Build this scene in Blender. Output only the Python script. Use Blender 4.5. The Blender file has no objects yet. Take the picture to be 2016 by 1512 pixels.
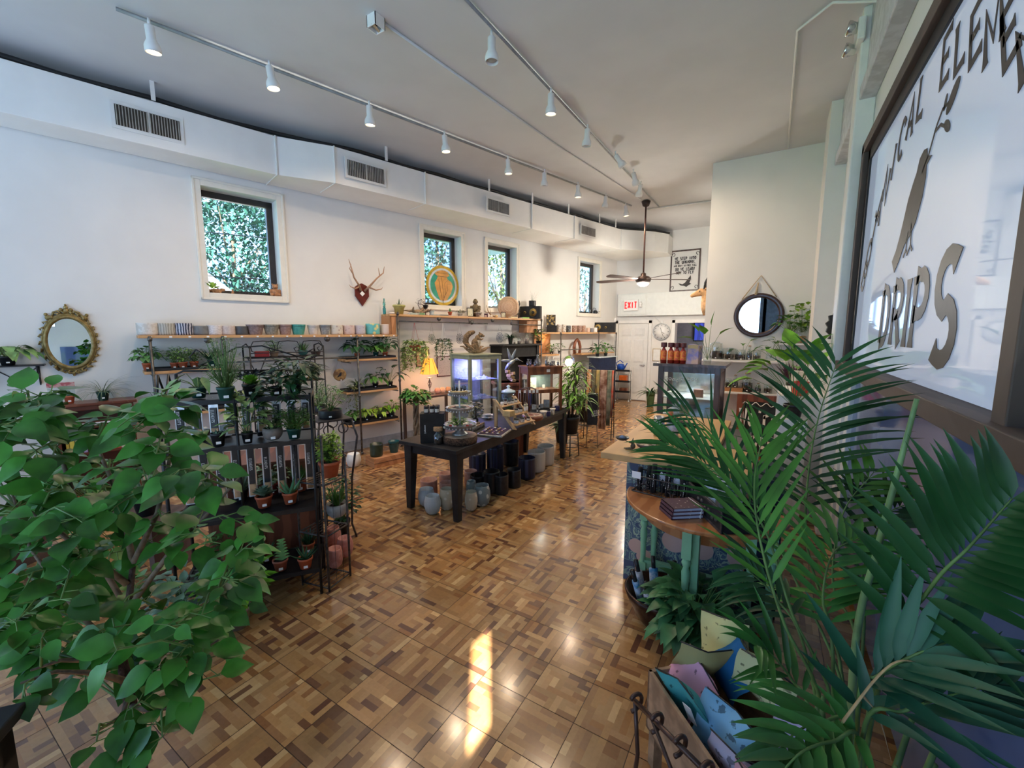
import bpy, math, random
from mathutils import Vector, Matrix
random.seed(7)
PI = math.pi
sc = bpy.context.scene
COL = sc.collection

# ---------------------------------------------------------------- camera
F, PITCH, PSI, EYE = 825.0, math.atan(101/825), math.radians(31.6), 1.8
cam = bpy.data.cameras.new('camera'); camo = bpy.data.objects.new('camera', cam); COL.objects.link(camo)
cam.sensor_width = 36; cam.lens = 36*F/2016; cam.clip_start = .02; cam.clip_end = 200
camo.location = (0, 0, EYE); camo.rotation_euler = (PI/2-PITCH, 0, PSI)
sc.camera = camo
sc.view_settings.view_transform = 'Standard'; sc.view_settings.look = 'None'
sc.view_settings.exposure = 0.12; sc.view_settings.gamma = 1.0; sc.view_settings.use_curve_mapping = False
sc.cycles.use_denoising = True
sc.cycles.max_bounces = 8; sc.cycles.diffuse_bounces = 4; sc.cycles.glossy_bounces = 4
sc.cycles.transmission_bounces = 6; sc.cycles.transparent_max_bounces = 12
sc.cycles.caustics_reflective = False; sc.cycles.caustics_refractive = False
sc.cycles.sample_clamp_indirect = 6

# ---------------------------------------------------------------- sky and daylight
w = bpy.data.worlds.new('sky'); sc.world = w; w.use_nodes = True
nt = w.node_tree; bgn = nt.nodes['Background']
tc = nt.nodes.new('ShaderNodeTexCoord'); nz = nt.nodes.new('ShaderNodeTexNoise'); nz.inputs['Scale'].default_value = 3.0
nz.inputs['Detail'].default_value = 6
cr = nt.nodes.new('ShaderNodeValToRGB')
cr.color_ramp.elements[0].position = .42; cr.color_ramp.elements[0].color = (.30, .52, .95, 1)
cr.color_ramp.elements[1].position = .60; cr.color_ramp.elements[1].color = (.62, .80, 1, 1)
nt.links.new(tc.outputs['Generated'], nz.inputs['Vector']); nt.links.new(nz.outputs['Fac'], cr.inputs['Fac'])
nt.links.new(cr.outputs['Color'], bgn.inputs['Color']); bgn.inputs['Strength'].default_value = 4.1

def add_light(name, kind, loc, energy, color, look=None, **kw):
    l = bpy.data.lights.new(name, kind); l.energy = energy; l.color = color
    for k, v in kw.items(): setattr(l, k, v)
    o = bpy.data.objects.new(name, l); COL.objects.link(o); o.location = loc
    if look is not None:
        o.rotation_euler = (Vector(look)-Vector(loc)).to_track_quat('-Z', 'Y').to_euler()
    return o
# daylight enters through the shop windows behind the camera and the four wall windows (portals only guide the sky's light)
def portal(loc, look, w_, h_):
    o = add_light('sky_portal', 'AREA', loc, 1, (1, 1, 1), look, shape='RECTANGLE', size=w_, size_y=h_); o.data.cycles.is_portal = True
for x in (-5.67, -3.52, -1.36, .03): portal((x, -1.62, 2.2), (x, 5, 2.2), 1.97 if x < -1 else .6, 2.9)
for s_ in (-8.6, -5.59, -4.175, -1.24):
    a_ = math.radians(14.1); px_, py_ = -3.61+s_*math.sin(a_)-.27*math.cos(a_), 11.2+s_*math.cos(a_)+.27*math.sin(a_); portal((px_, py_, 2.895), (px_+math.cos(a_), py_-math.sin(a_), 2.895), .85, 1.25)
sun = add_light('sun', 'SUN', (10, -10, 20), 46, (1, .96, .88), (10-.57*10, -10+.82*10, 13), angle=.012)

# ---------------------------------------------------------------- pixel helpers (2016 x 1512 photo) onto real planes
fh = (-math.sin(PSI), math.cos(PSI)); rh = (math.cos(PSI), math.sin(PSI))
def ray(u, v):
    x = (u-1008)/F; y = -(v-756)/F
    f = math.cos(PITCH)+y*math.sin(PITCH); z = -math.sin(PITCH)+y*math.cos(PITCH)
    return Vector((f*fh[0]+x*rh[0], f*fh[1]+x*rh[1], z))
def onz(u, v, z=0): d = ray(u, v); return Vector((0, 0, EYE))+d*((z-EYE)/d.z)
def onX(u, v, X): d = ray(u, v); return Vector((0, 0, EYE))+d*(X/d.x)
def onY(u, v, Y): d = ray(u, v); return Vector((0, 0, EYE))+d*(Y/d.y)
def at(u, v, D):
    d = ray(u, v); return Vector((0, 0, EYE))+d*(D/(d.x*fh[0]+d.y*fh[1]))
def pxm(p):          # metres per pixel at a point
    h = p.x*fh[0]+p.y*fh[1]; return (h*math.cos(PITCH)-(p.z-EYE)*math.sin(PITCH))/F
# left wall: runs slightly askew; s along it (0 at the far corner, negative towards us), d off it
WA = math.radians(14.1); WT = Vector((math.sin(WA), math.cos(WA), 0)); WN = Vector((math.cos(WA), -math.sin(WA), 0))
WC = Vector((-3.61, 11.2, 0)); WROT = -WA
def wp(s, d, z): return WC+WT*s+WN*d+Vector((0, 0, z))
def lw(u, v, d=0.):
    r = ray(u, v); t = (WN.dot(WC)+d)/r.dot(WN); p = Vector((0, 0, EYE))+r*t
    return (p-WC).dot(WT), p.z
def lws(u, v, d, z): return wp(lw(u, v, d)[0], d, z)

# ---------------------------------------------------------------- materials
MATS = {}
def mat(name, col, rough=.55, metal=0., var=.12, scale=12., bump=0., coat=0., emit=None, es=0., trans=0., spec=.5, alpha=1., col2=None, pat='noise', ior=1.45, sss=0., lo=.4, hi=.6):
    if name in MATS: return MATS[name]
    m = bpy.data.materials.new(name); m.use_nodes = True; nt = m.node_tree; b = nt.nodes['Principled BSDF']
    b.inputs['Roughness'].default_value = rough; b.inputs['Metallic'].default_value = metal
    b.inputs['Specular IOR Level'].default_value = spec; b.inputs['Coat Weight'].default_value = coat
    b.inputs['Transmission Weight'].default_value = trans; b.inputs['IOR'].default_value = ior
    if alpha < 1: b.inputs['Alpha'].default_value = alpha
    if emit: b.inputs['Emission Color'].default_value = (*emit, 1); b.inputs['Emission Strength'].default_value = es
    b.inputs['Base Color'].default_value = (*col, 1)
    if var > 0 or col2:
        tc = nt.nodes.new('ShaderNodeTexCoord'); r = nt.nodes.new('ShaderNodeValToRGB')
        c2 = col2 or tuple(min(1, c*(1+var)) for c in col); c1 = col if col2 else tuple(c*(1-var) for c in col)
        if pat == 'noise': n = nt.nodes.new('ShaderNodeTexNoise'); n.inputs['Scale'].default_value = scale; n.inputs['Detail'].default_value = 4; out = n.outputs['Fac']
        elif pat == 'voronoi': n = nt.nodes.new('ShaderNodeTexVoronoi'); n.inputs['Scale'].default_value = scale; out = n.outputs['Distance']
        elif pat == 'wave': n = nt.nodes.new('ShaderNodeTexWave'); n.inputs['Scale'].default_value = scale; n.inputs['Distortion'].default_value = 3; n.inputs['Detail'].default_value = 3; out = n.outputs['Fac']
        elif pat == 'rings': n = nt.nodes.new('ShaderNodeTexWave'); n.wave_type = 'RINGS'; n.inputs['Scale'].default_value = scale; n.inputs['Distortion'].default_value = 1.5; out = n.outputs['Fac']
        elif pat == 'checker': n = nt.nodes.new('ShaderNodeTexBrick'); n.inputs['Scale'].default_value = scale; out = n.outputs['Fac']
        if pat == 'voronoi': c1, c2 = c2, c1
        nt.links.new(tc.outputs['Object'], n.inputs['Vector'])
        r.color_ramp.elements[0].position = lo; r.color_ramp.elements[1].position = hi
        r.color_ramp.elements[0].color = (*c1, 1); r.color_ramp.elements[1].color = (*c2, 1)
        nt.links.new(out, r.inputs['Fac']); nt.links.new(r.outputs['Color'], b.inputs['Base Color'])
    if bump > 0:
        n2 = nt.nodes.new('ShaderNodeTexNoise'); n2.inputs['Scale'].default_value = scale*6; n2.inputs['Detail'].default_value = 3
        tc2 = nt.nodes.new('ShaderNodeTexCoord'); nt.links.new(tc2.outputs['Object'], n2.inputs['Vector'])
        bp = nt.nodes.new('ShaderNodeBump'); bp.inputs['Strength'].default_value = bump; bp.inputs['Distance'].default_value = .01
        nt.links.new(n2.outputs['Fac'], bp.inputs['Height']); nt.links.new(bp.outputs['Normal'], b.inputs['Normal'])
    MATS[name] = m; return m
def glassmat(name, col=(.9, .96, .97), rough=.02, mixf=.12):   # thin clear pane or jar: mostly see-through with a sheen
    if name in MATS: return MATS[name]
    m = bpy.data.materials.new(name); m.use_nodes = True; nt = m.node_tree; nt.nodes.clear()
    o = nt.nodes.new('ShaderNodeOutputMaterial'); mx = nt.nodes.new('ShaderNodeMixShader'); t = nt.nodes.new('ShaderNodeBsdfTransparent'); g = nt.nodes.new('ShaderNodeBsdfGlossy')
    lwt = nt.nodes.new('ShaderNodeLayerWeight'); lwt.inputs['Blend'].default_value = .25
    ad = nt.nodes.new('ShaderNodeMath'); ad.operation = 'MULTIPLY_ADD'; ad.inputs[1].default_value = .8; ad.inputs[2].default_value = mixf*.5; ad.use_clamp = True
    t.inputs['Color'].default_value = (*col, 1); g.inputs['Roughness'].default_value = rough; g.inputs['Color'].default_value = (.9, .95, 1, 1)
    nt.links.new(lwt.outputs['Facing'], ad.inputs[0]); nt.links.new(ad.outputs[0], mx.inputs['Fac'])
    nt.links.new(t.outputs[0], mx.inputs[1]); nt.links.new(g.outputs[0], mx.inputs[2]); nt.links.new(mx.outputs[0], o.inputs['Surface'])
    MATS[name] = m; return m

# ---------------------------------------------------------------- mesh builder
class MB:
    def __init__(s): s.v = []; s.f = []; s.mi = []; s.sm = []; s.M = Matrix.Identity(4); s.cur = 0; s.smooth = False
    def add(s, vs, fs, smooth=None):
        b = len(s.v); s.v += [tuple(s.M @ Vector(p)) for p in vs]
        for f in fs: s.f.append([b+i for i in f]); s.mi.append(s.cur); s.sm.append(s.smooth if smooth is None else smooth)
        return s
    def box(s, c, d, rz=0., rx=0., ry=0.):
        x, y, z = d[0]/2, d[1]/2, d[2]/2
        R = Matrix.Translation(c) @ Matrix.Rotation(rz, 4, 'Z') @ Matrix.Rotation(ry, 4, 'Y') @ Matrix.Rotation(rx, 4, 'X')
        vs = [R @ Vector((i*x, j*y, k*z)) for i in (-1, 1) for j in (-1, 1) for k in (-1, 1)]
        return s.add(vs, [(0, 1, 3, 2), (4, 6, 7, 5), (0, 4, 5, 1), (2, 3, 7, 6), (0, 2, 6, 4), (1, 5, 7, 3)], False)
    def bb(s, a, b): return s.box([(a[i]+b[i])/2 for i in range(3)], [abs(b[i]-a[i]) for i in range(3)])
    def tube(s, pts, r, seg=8, cap=True, flat=1.):
        pts = [Vector(p) for p in pts]; n = len(pts); rr = r if isinstance(r, (list, tuple)) else [r]*n
        vs = []; up = None
        for i, p in enumerate(pts):
            t = (pts[min(i+1, n-1)]-pts[max(i-1, 0)]); t = t.normalized() if t.length > 1e-9 else Vector((0, 0, 1))
            if up is None: up = Vector((0, 0, 1)) if abs(t.z) < .9 else Vector((1, 0, 0))
            a = t.cross(up); a = a.normalized() if a.length > 1e-6 else t.orthogonal().normalized(); b = t.cross(a).normalized(); up = -b
            for k in range(seg):
                an = 2*PI*k/seg; vs.append(p+a*math.cos(an)*rr[i]+b*math.sin(an)*rr[i]*flat)
        fs = [(i*seg+k, i*seg+(k+1) % seg, (i+1)*seg+(k+1) % seg, (i+1)*seg+k) for i in range(n-1) for k in range(seg)]
        if cap: fs += [tuple(range(seg-1, -1, -1)), tuple((n-1)*seg+k for k in range(seg))]
        return s.add(vs, fs, True)
    def lathe(s, prof, seg=20, c=(0, 0, 0), sx=1., sy=1.):
        vs = []; fs = []; n = len(prof)
        for r, z in prof:
            for k in range(seg): an = 2*PI*k/seg; vs.append((c[0]+math.cos(an)*r*sx, c[1]+math.sin(an)*r*sy, c[2]+z))
        for i in range(n-1):
            for k in range(seg): fs.append((i*seg+k, i*seg+(k+1) % seg, (i+1)*seg+(k+1) % seg, (i+1)*seg+k))
        if prof[0] == prof[-1]: return s.add(vs, fs, True)
        if prof[0][0] > 1e-5: fs.append(tuple(range(seg-1, -1, -1)))
        if prof[-1][0] > 1e-5: fs.append(tuple((n-1)*seg+k for k in range(seg)))
        return s.add(vs, fs, True)
    def prism(s, poly, t, axis='y', c=(0, 0, 0)):     # 2D outline with a thickness; axis = extrusion direction
        n = len(poly)
        def P(a, b, e): return {'y': (a, e, b), 'z': (a, b, e), 'x': (e, a, b)}[axis]
        vs = [Vector(c)+Vector(P(a, b, -t/2)) for a, b in poly]+[Vector(c)+Vector(P(a, b, t/2)) for a, b in poly]
        return s.add(vs, [tuple(range(n)), tuple(range(2*n-1, n-1, -1))]+[(i, i+n, (i+1) % n+n, (i+1) % n) for i in range(n)], False)
    def ell(s, c, r, seg=12, rings=8):
        prof = []
        r = (r, r, r) if not isinstance(r, (tuple, list)) else r
        vs = []; fs = []
        for i in range(rings+1):
            th = PI*i/rings
            for k in range(seg): an = 2*PI*k/seg; vs.append((c[0]+r[0]*math.sin(th)*math.cos(an), c[1]+r[1]*math.sin(th)*math.sin(an), c[2]+r[2]*math.cos(th)))
        for i in range(rings):
            for k in range(seg): fs.append((i*seg+k, (i+1)*seg+k, (i+1)*seg+(k+1) % seg, i*seg+(k+1) % seg))
        return s.add(vs, fs, True)
    def leaf(s, p, d, L, W, up=None, droop=.3, fold=.15, n=5, shape='ovate', roll=0.):
        """a folded, arching leaf starting at p in direction d"""
        d = Vector(d).normalized(); up = Vector(up or (0, 0, 1)); side = d.cross(up)
        side = side.normalized() if side.length > 1e-4 else d.orthogonal().normalized(); nrm = side.cross(d).normalized()
        if roll: q = Matrix.Rotation(roll, 3, d); side = q @ side; nrm = q @ nrm
        vs = []; pos = Vector(p); dd = d.copy()
        for i in range(n+1):
            t = i/n
            if shape == 'ovate': wd = math.sin(PI*min(1, t*1.02)**.75)*(1-.15*t)
            elif shape == 'heart': wd = (math.sin(PI*(t**.55)))*(1.05-.2*t)
            elif shape == 'lance': wd = math.sin(PI*t**.6)*.95
            elif shape == 'blade': wd = min(1, .5+t*3)*(1-t)**.6
            elif shape == 'strap': wd = min(1, .45+t*2.2)*(1-max(0, t-.5)*2)**.7 if t < 1 else 0
            else: wd = math.sin(PI*t)
            wd = max(wd, 0)*W/2
            vs += [pos-side*wd+nrm*wd*fold*2, pos.copy(), pos+side*wd+nrm*wd*fold*2]
            dd = (dd-Vector((0, 0, 1))*droop/n*1.2).normalized(); nrm = (nrm-dd*nrm.dot(dd)).normalized()
            pos = pos+dd*L/n
        fs = []
        for i in range(n):
            a = i*3; fs += [(a, a+1, a+4, a+3), (a+1, a+2, a+5, a+4)]
        return s.add(vs, fs, True)
    def build(s, name, mats, parent=None, loc=(0, 0, 0), rz=0., bevel=0., label=None, weld=False, rot=None):
        me = bpy.data.meshes.new(name); me.from_pydata(s.v, [], s.f)
        for m in (mats if isinstance(mats, (list, tuple)) else [mats]): me.materials.append(m)
        me.polygons.foreach_set('material_index', s.mi); me.polygons.foreach_set('use_smooth', s.sm); me.update()
        o = bpy.data.objects.new(name, me); COL.objects.link(o); o.location = loc; o.rotation_euler = rot or (0, 0, rz)
        if parent: o.parent = parent
        if label: o['label'] = label
        if bevel: b = o.modifiers.new('bevel', 'BEVEL'); b.width = bevel; b.segments = 2; b.limit_method = 'ANGLE'; b.angle_limit = .7
        return o
def thing(name, label, cat, loc=(0, 0, 0), rz=0., group=None):
    o = bpy.data.objects.new(name, None); COL.objects.link(o); o.location = loc; o.rotation_euler = (0, 0, rz); o.empty_display_size = .05
    o['label'] = label; o['category'] = cat
    if group: o['group'] = group
    return o
def tag(o, label, cat, group=None):
    o['label'] = label; o['category'] = cat
    if group: o['group'] = group
    return o
def struct(o): o['kind'] = 'structure'; return o
def dup(r, loc, rz=None, label=None, group=None, scale=None):
    kids = {}
    for x in bpy.data.objects:
        if x.parent: kids.setdefault(x.parent.name, []).append(x)
    def rec(o, par):
        c = o.copy(); COL.objects.link(c)
        if par: c.parent = par
        for k in kids.get(o.name, []): rec(k, c)
        return c
    n = rec(r, None); n.location = loc
    if rz is not None: n.rotation_euler = (0, 0, rz)
    if label: n['label'] = label
    if group: n['group'] = group
    if scale: n.scale = (scale,)*3 if not isinstance(scale, tuple) else scale
    return n
rnd = random.uniform
def fence(o, loc, rz=0.):      # leaves rest against a wall instead of growing through it
    R = Matrix.Rotation(rz, 3, 'Z'); RI = R.transposed(); loc = Vector(loc)
    for v in o.data.vertices:
        p = loc+R @ v.co; d = (p-WC).dot(WN)
        if d < .012: v.co = RI @ (p+WN*(.012+.02*random.random()-d)-loc)
        elif p.x > .545: p.x = .545-.03*random.random(); v.co = RI @ (p-loc)
        elif p.y > 7.16 and -.9 < p.x: p.y = 7.16-.02*random.random(); v.co = RI @ (p-loc)
# ---- a small slab-serif stroke alphabet for the writing on things (4 x 6 grid)
def arc(cx, cy, rx, ry, a0, a1, n=7): return [(cx+rx*math.cos(math.radians(a0+(a1-a0)*i/n)), cy+ry*math.sin(math.radians(a0+(a1-a0)*i/n))) for i in range(n+1)]
FONT = {
 'A': [[(.2, 0), (2, 6), (3.8, 0)], [(.9, 2), (3.1, 2)]],
 'B': [[(.5, 0), (.5, 6)], [(.5, 6), (2, 6)]+arc(2, 4.6, 1.4, 1.4, 90, -90)+[(.5, 3.2)], [(2, 3.2)]+arc(2.1, 1.6, 1.6, 1.6, 90, -90)+[(.5, 0)]],
 'C': [arc(2.1, 3, 1.8, 3, 45, 315, 12)], 'D': [[(.5, 0), (.5, 6)], [(.5, 6), (1.6, 6)]+arc(1.6, 3, 2.1, 3, 85, -85, 10)+[(.5, 0)]],
 'E': [[(3.5, 6), (.5, 6), (.5, 0), (3.6, 0)], [(.5, 3.1), (2.8, 3.1)]], 'F': [[(3.5, 6), (.5, 6), (.5, 0)], [(.5, 3.1), (2.8, 3.1)]],
 'G': [arc(2.1, 3, 1.8, 3, 45, 330, 12)+[(3.7, 2.6), (2.4, 2.6)]], 'H': [[(.5, 0), (.5, 6)], [(3.5, 0), (3.5, 6)], [(.5, 3), (3.5, 3)]],
 'I': [[(2, 0), (2, 6)]], 'J': [[(3, 6), (3, 1.5)]+arc(1.7, 1.5, 1.3, 1.5, 0, -150, 5)], 'K': [[(.5, 0), (.5, 6)], [(3.6, 6), (.5, 2.7)], [(1.6, 3.8), (3.8, 0)]],
 'L': [[(.6, 6), (.6, 0), (3.6, 0)]], 'M': [[(.1, 0), (.5, 6), (2, 1.5), (3.5, 6), (3.9, 0)]], 'N': [[(.4, 0), (.4, 6), (3.6, 0), (3.6, 6)]],
 'O': [arc(2, 3, 1.75, 3, 90, 450, 16)], 'P': [[(.5, 0), (.5, 6)], [(.5, 6), (2, 6)]+arc(2, 4.4, 1.7, 1.6, 90, -90)+[(.5, 2.8)]],
 'R': [[(.5, 0), (.5, 6)], [(.5, 6), (2, 6)]+arc(2, 4.5, 1.6, 1.5, 90, -90)+[(.5, 3)], [(1.9, 3), (3.7, 0)]],
 'S': [arc(2, 4.4, 1.6, 1.6, 40, 260, 9)+arc(2, 1.6, 1.7, 1.6, 80, -140, 9)], 'T': [[(.2, 6), (3.8, 6)], [(2, 6), (2, 0)]],
 'U': [[(.4, 6), (.4, 1.8)]+arc(2, 1.8, 1.6, 1.8, 180, 360, 8)+[(3.6, 6)]], 'V': [[(.2, 6), (2, 0), (3.8, 6)]], 'W': [[(0, 6), (1, 0), (2, 4.5), (3, 0), (4, 6)]],
 'X': [[(.2, 0), (3.8, 6)], [(.2, 6), (3.8, 0)]], 'Y': [[(.2, 6), (2, 3), (3.8, 6)], [(2, 3), (2, 0)]], 'Z': [[(.4, 6), (3.6, 6), (.4, 0), (3.7, 0)]],
 ',': [[(1.6, .5), (1.2, -1)]], "'": [[(2, 6), (1.8, 4.8)]], ' ': [],
 'e': [[(.7, 2.1), (3.3, 2.1)]+arc(2, 2, 1.4, 2, 5, 320, 10)], 'w': [[(.2, 4), (1.1, 0), (2, 3.2), (2.9, 0), (3.8, 4)]], 'r': [[(.9, 4), (.9, 0)], arc(2.3, 2.6, 1.4, 1.4, 175, 50, 5)],
 'o': [arc(2, 2, 1.5, 2, 90, 450, 12)], 'p': [[(.7, 4), (.7, -2)], arc(2.1, 2, 1.4, 2, 90, -270, 12)], 'n': [[(.7, 4), (.7, 0)], arc(2, 2.6, 1.3, 1.4, 180, 0, 6)+[(3.3, 0)]],
 '1': [[(1, 5), (2, 6), (2, 0)]], '2': [arc(2, 4.4, 1.5, 1.6, 170, -30, 7)+[(.5, 0), (3.6, 0)]], '6': [arc(2, 2, 1.6, 2, 90, 450, 10), [(.5, 2.6), (1, 5), (2.8, 6)]],
}
def ribbon(mb, pts, wid, th, flare=1.5, to3=None):
    n = len(pts); P = [Vector((a, b)) for a, b in pts]; cl = (P[0]-P[-1]).length < 1e-3; LR = []
    tot = sum((P[i+1]-P[i]).length for i in range(n-1)); acc = 0
    Q = [P[0]]
    if not cl and flare > 1:       # extra points so that the stroke ends flare like slab serifs
        e = min(.16*tot, wid*.8); d0 = (P[1]-P[0]); d1 = (P[-1]-P[-2])
        if d0.length > e*1.2: Q.append(P[0]+d0.normalized()*e)
        Q += P[1:-1]
        if d1.length > e*1.2: Q.append(P[-1]-d1.normalized()*e)
        Q.append(P[-1])
    else: Q = P
    n = len(Q)
    for i in range(n):
        if cl and i in (0, n-1): t = (Q[1]-Q[0]).normalized()+(Q[-1]-Q[-2]).normalized()
        else: t = ((Q[i+1]-Q[i]).normalized() if i < n-1 else Vector((0, 0)))+((Q[i]-Q[i-1]).normalized() if i else Vector((0, 0)))
        t = t.normalized() if t.length > 1e-6 else Vector((1, 0)); m = Vector((-t.y, t.x)); k = 1.
        if 0 < i < n-1:
            c = t.dot((Q[i]-Q[i-1]).normalized()); k = min(1/max(c, .3), 1.2)
        ww = wid/2*k*(flare if (not cl and i in (0, n-1)) else 1)
        LR.append((Q[i]+m*ww, Q[i]-m*ww))
    vs = []
    for a, b in LR: vs += [(a.x, -th/2, a.y), (b.x, -th/2, b.y), (a.x, th/2, a.y), (b.x, th/2, b.y)]
    fs = []
    for i in range(n-1):
        a = 4*i; fs += [(a, a+1, a+5, a+4), (a+2, a+6, a+7, a+3), (a, a+4, a+6, a+2), (a+1, a+3, a+7, a+5)]
    fs += [(0, 2, 3, 1), (4*n-4, 4*n-3, 4*n-1, 4*n-2)]
    mb.add([to3(*p) for p in vs] if to3 else vs, fs, False)
def write(mb, text, h, wid=1.0, th=.003, x0=0., z0=0., center=True, gap=1.2, sx=1., flare=1.5):
    u = h/6; adv = (4+gap)*u*sx; x = x0-(len(text)*adv-gap*u*sx)/2 if center else x0
    for ch in text:
        for st in FONT.get(ch, []):
            ribbon(mb, [(x+a*u*sx, z0+b*u) for a, b in st], wid*u, th, flare)
        x += adv*(.75 if ch in ",'" else 1)
# ---------------------------------------------------------------- common materials
HC = 4.3
M_wall = mat('white_wall_paint', (.80, .785, .755), .75, var=.02, scale=2, bump=.04)
M_ceil = mat('ceiling_paint', (.66, .66, .665), .85, var=.03, scale=1.5)
M_trim = mat('white_gloss_trim', (.84, .83, .80), .4, var=.02)
M_duct = mat('duct_paint', (.90, .88, .84), .6, var=.02, scale=3)
M_black = mat('black_iron', (.018, .018, .02), .42, metal=.3, var=.2)
M_rust = mat('grey_brown_iron', (.09, .08, .078), .5, metal=.5, var=.3, scale=40)
M_pipe = mat('steel_pipe', (.12, .115, .11), .42, metal=.7, var=.3, scale=20)
M_wood = mat('pine_board', (.62, .36, .17), .5, col2=(.48, .25, .10), pat='wave', scale=3)
M_butch = mat('butcher_block', (.66, .40, .17), .6, spec=.3, col2=(.60, .36, .16), pat='wave', scale=2.2, lo=.2, hi=.9)
M_cherry = mat('cherry_wood', (.22, .07, .035), .38, col2=(.13, .038, .02), pat='wave', scale=2.5, coat=.2)
M_dkwood = mat('dark_stained_wood', (.07, .042, .036), .35, col2=(.11, .07, .06), pat='wave', scale=3, coat=.2)
M_blackwood = mat('black_painted_wood', (.012, .012, .013), .62, var=.3, bump=.05)
M_white = mat('white_plastic', (.85, .85, .84), .35, var=.02)
M_card = mat('price_card', (.93, .93, .92), .5, var=.0)
M_terra = mat('terracotta_plastic', (.55, .13, .055), .5, var=.12)
M_grnpot = mat('dark_green_plastic', (.015, .07, .055), .4, var=.1)
M_blkpot = mat('black_plastic_pot', (.014, .015, .018), .4, var=.1)
M_soil = mat('potting_soil', (.035, .022, .015), .95, var=.4, scale=60, bump=.4)
M_glass = glassmat('clear_glass')
M_jar = glassmat('jar_glass', (.93, .97, .96), mixf=.2)
M_gl2 = glassmat('bluish_window_glass', (.86, .95, 1.0), mixf=.1)
M_chrome = mat('polished_steel', (.7, .7, .72), .18, metal=1, var=.03)
M_galv = mat('galvanised_steel', (.55, .57, .58), .35, metal=.8, var=.15, scale=25)
M_paper = mat('white_paper', (.82, .82, .80), .7, var=.03)
M_mirror = mat('mirror_silver', (.9, .92, .93), .01, metal=1, var=0)
M_rope = mat('jute_rope', (.55, .42, .27), .9, var=.2, scale=60)
def G(name, c, r=.42, v=.3, s=9): return mat(name, c, r, var=v, scale=s, spec=.45)
L_mid = G('mid_green_leaf', (.07, .20, .035)); L_dark = G('dark_green_leaf', (.022, .085, .03)); L_lime = G('lime_green_leaf', (.25, .42, .05))
L_pale = G('pale_variegated_leaf', (.32, .46, .16), v=.5, s=25); L_grey = G('grey_green_leaf', (.16, .26, .17)); L_deep = G('deep_blue_green_leaf', (.02, .07, .045))
L_hib = G('glossy_shrub_leaf', (.05, .185, .024), .33, .5, 7); L_palm = G('palm_leaf', (.032, .135, .02), .42, .45, 4); L_brt = G('bright_fresh_leaf', (.16, .40, .03))
L_purple = G('purple_leaf', (.06, .018, .05)); L_stem = G('green_stem', (.12, .22, .06), .5); L_twig = G('brown_twig', (.12, .075, .045), .7); L_dry = G('dry_tan_leaf', (.5, .35, .18), .7)

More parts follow.
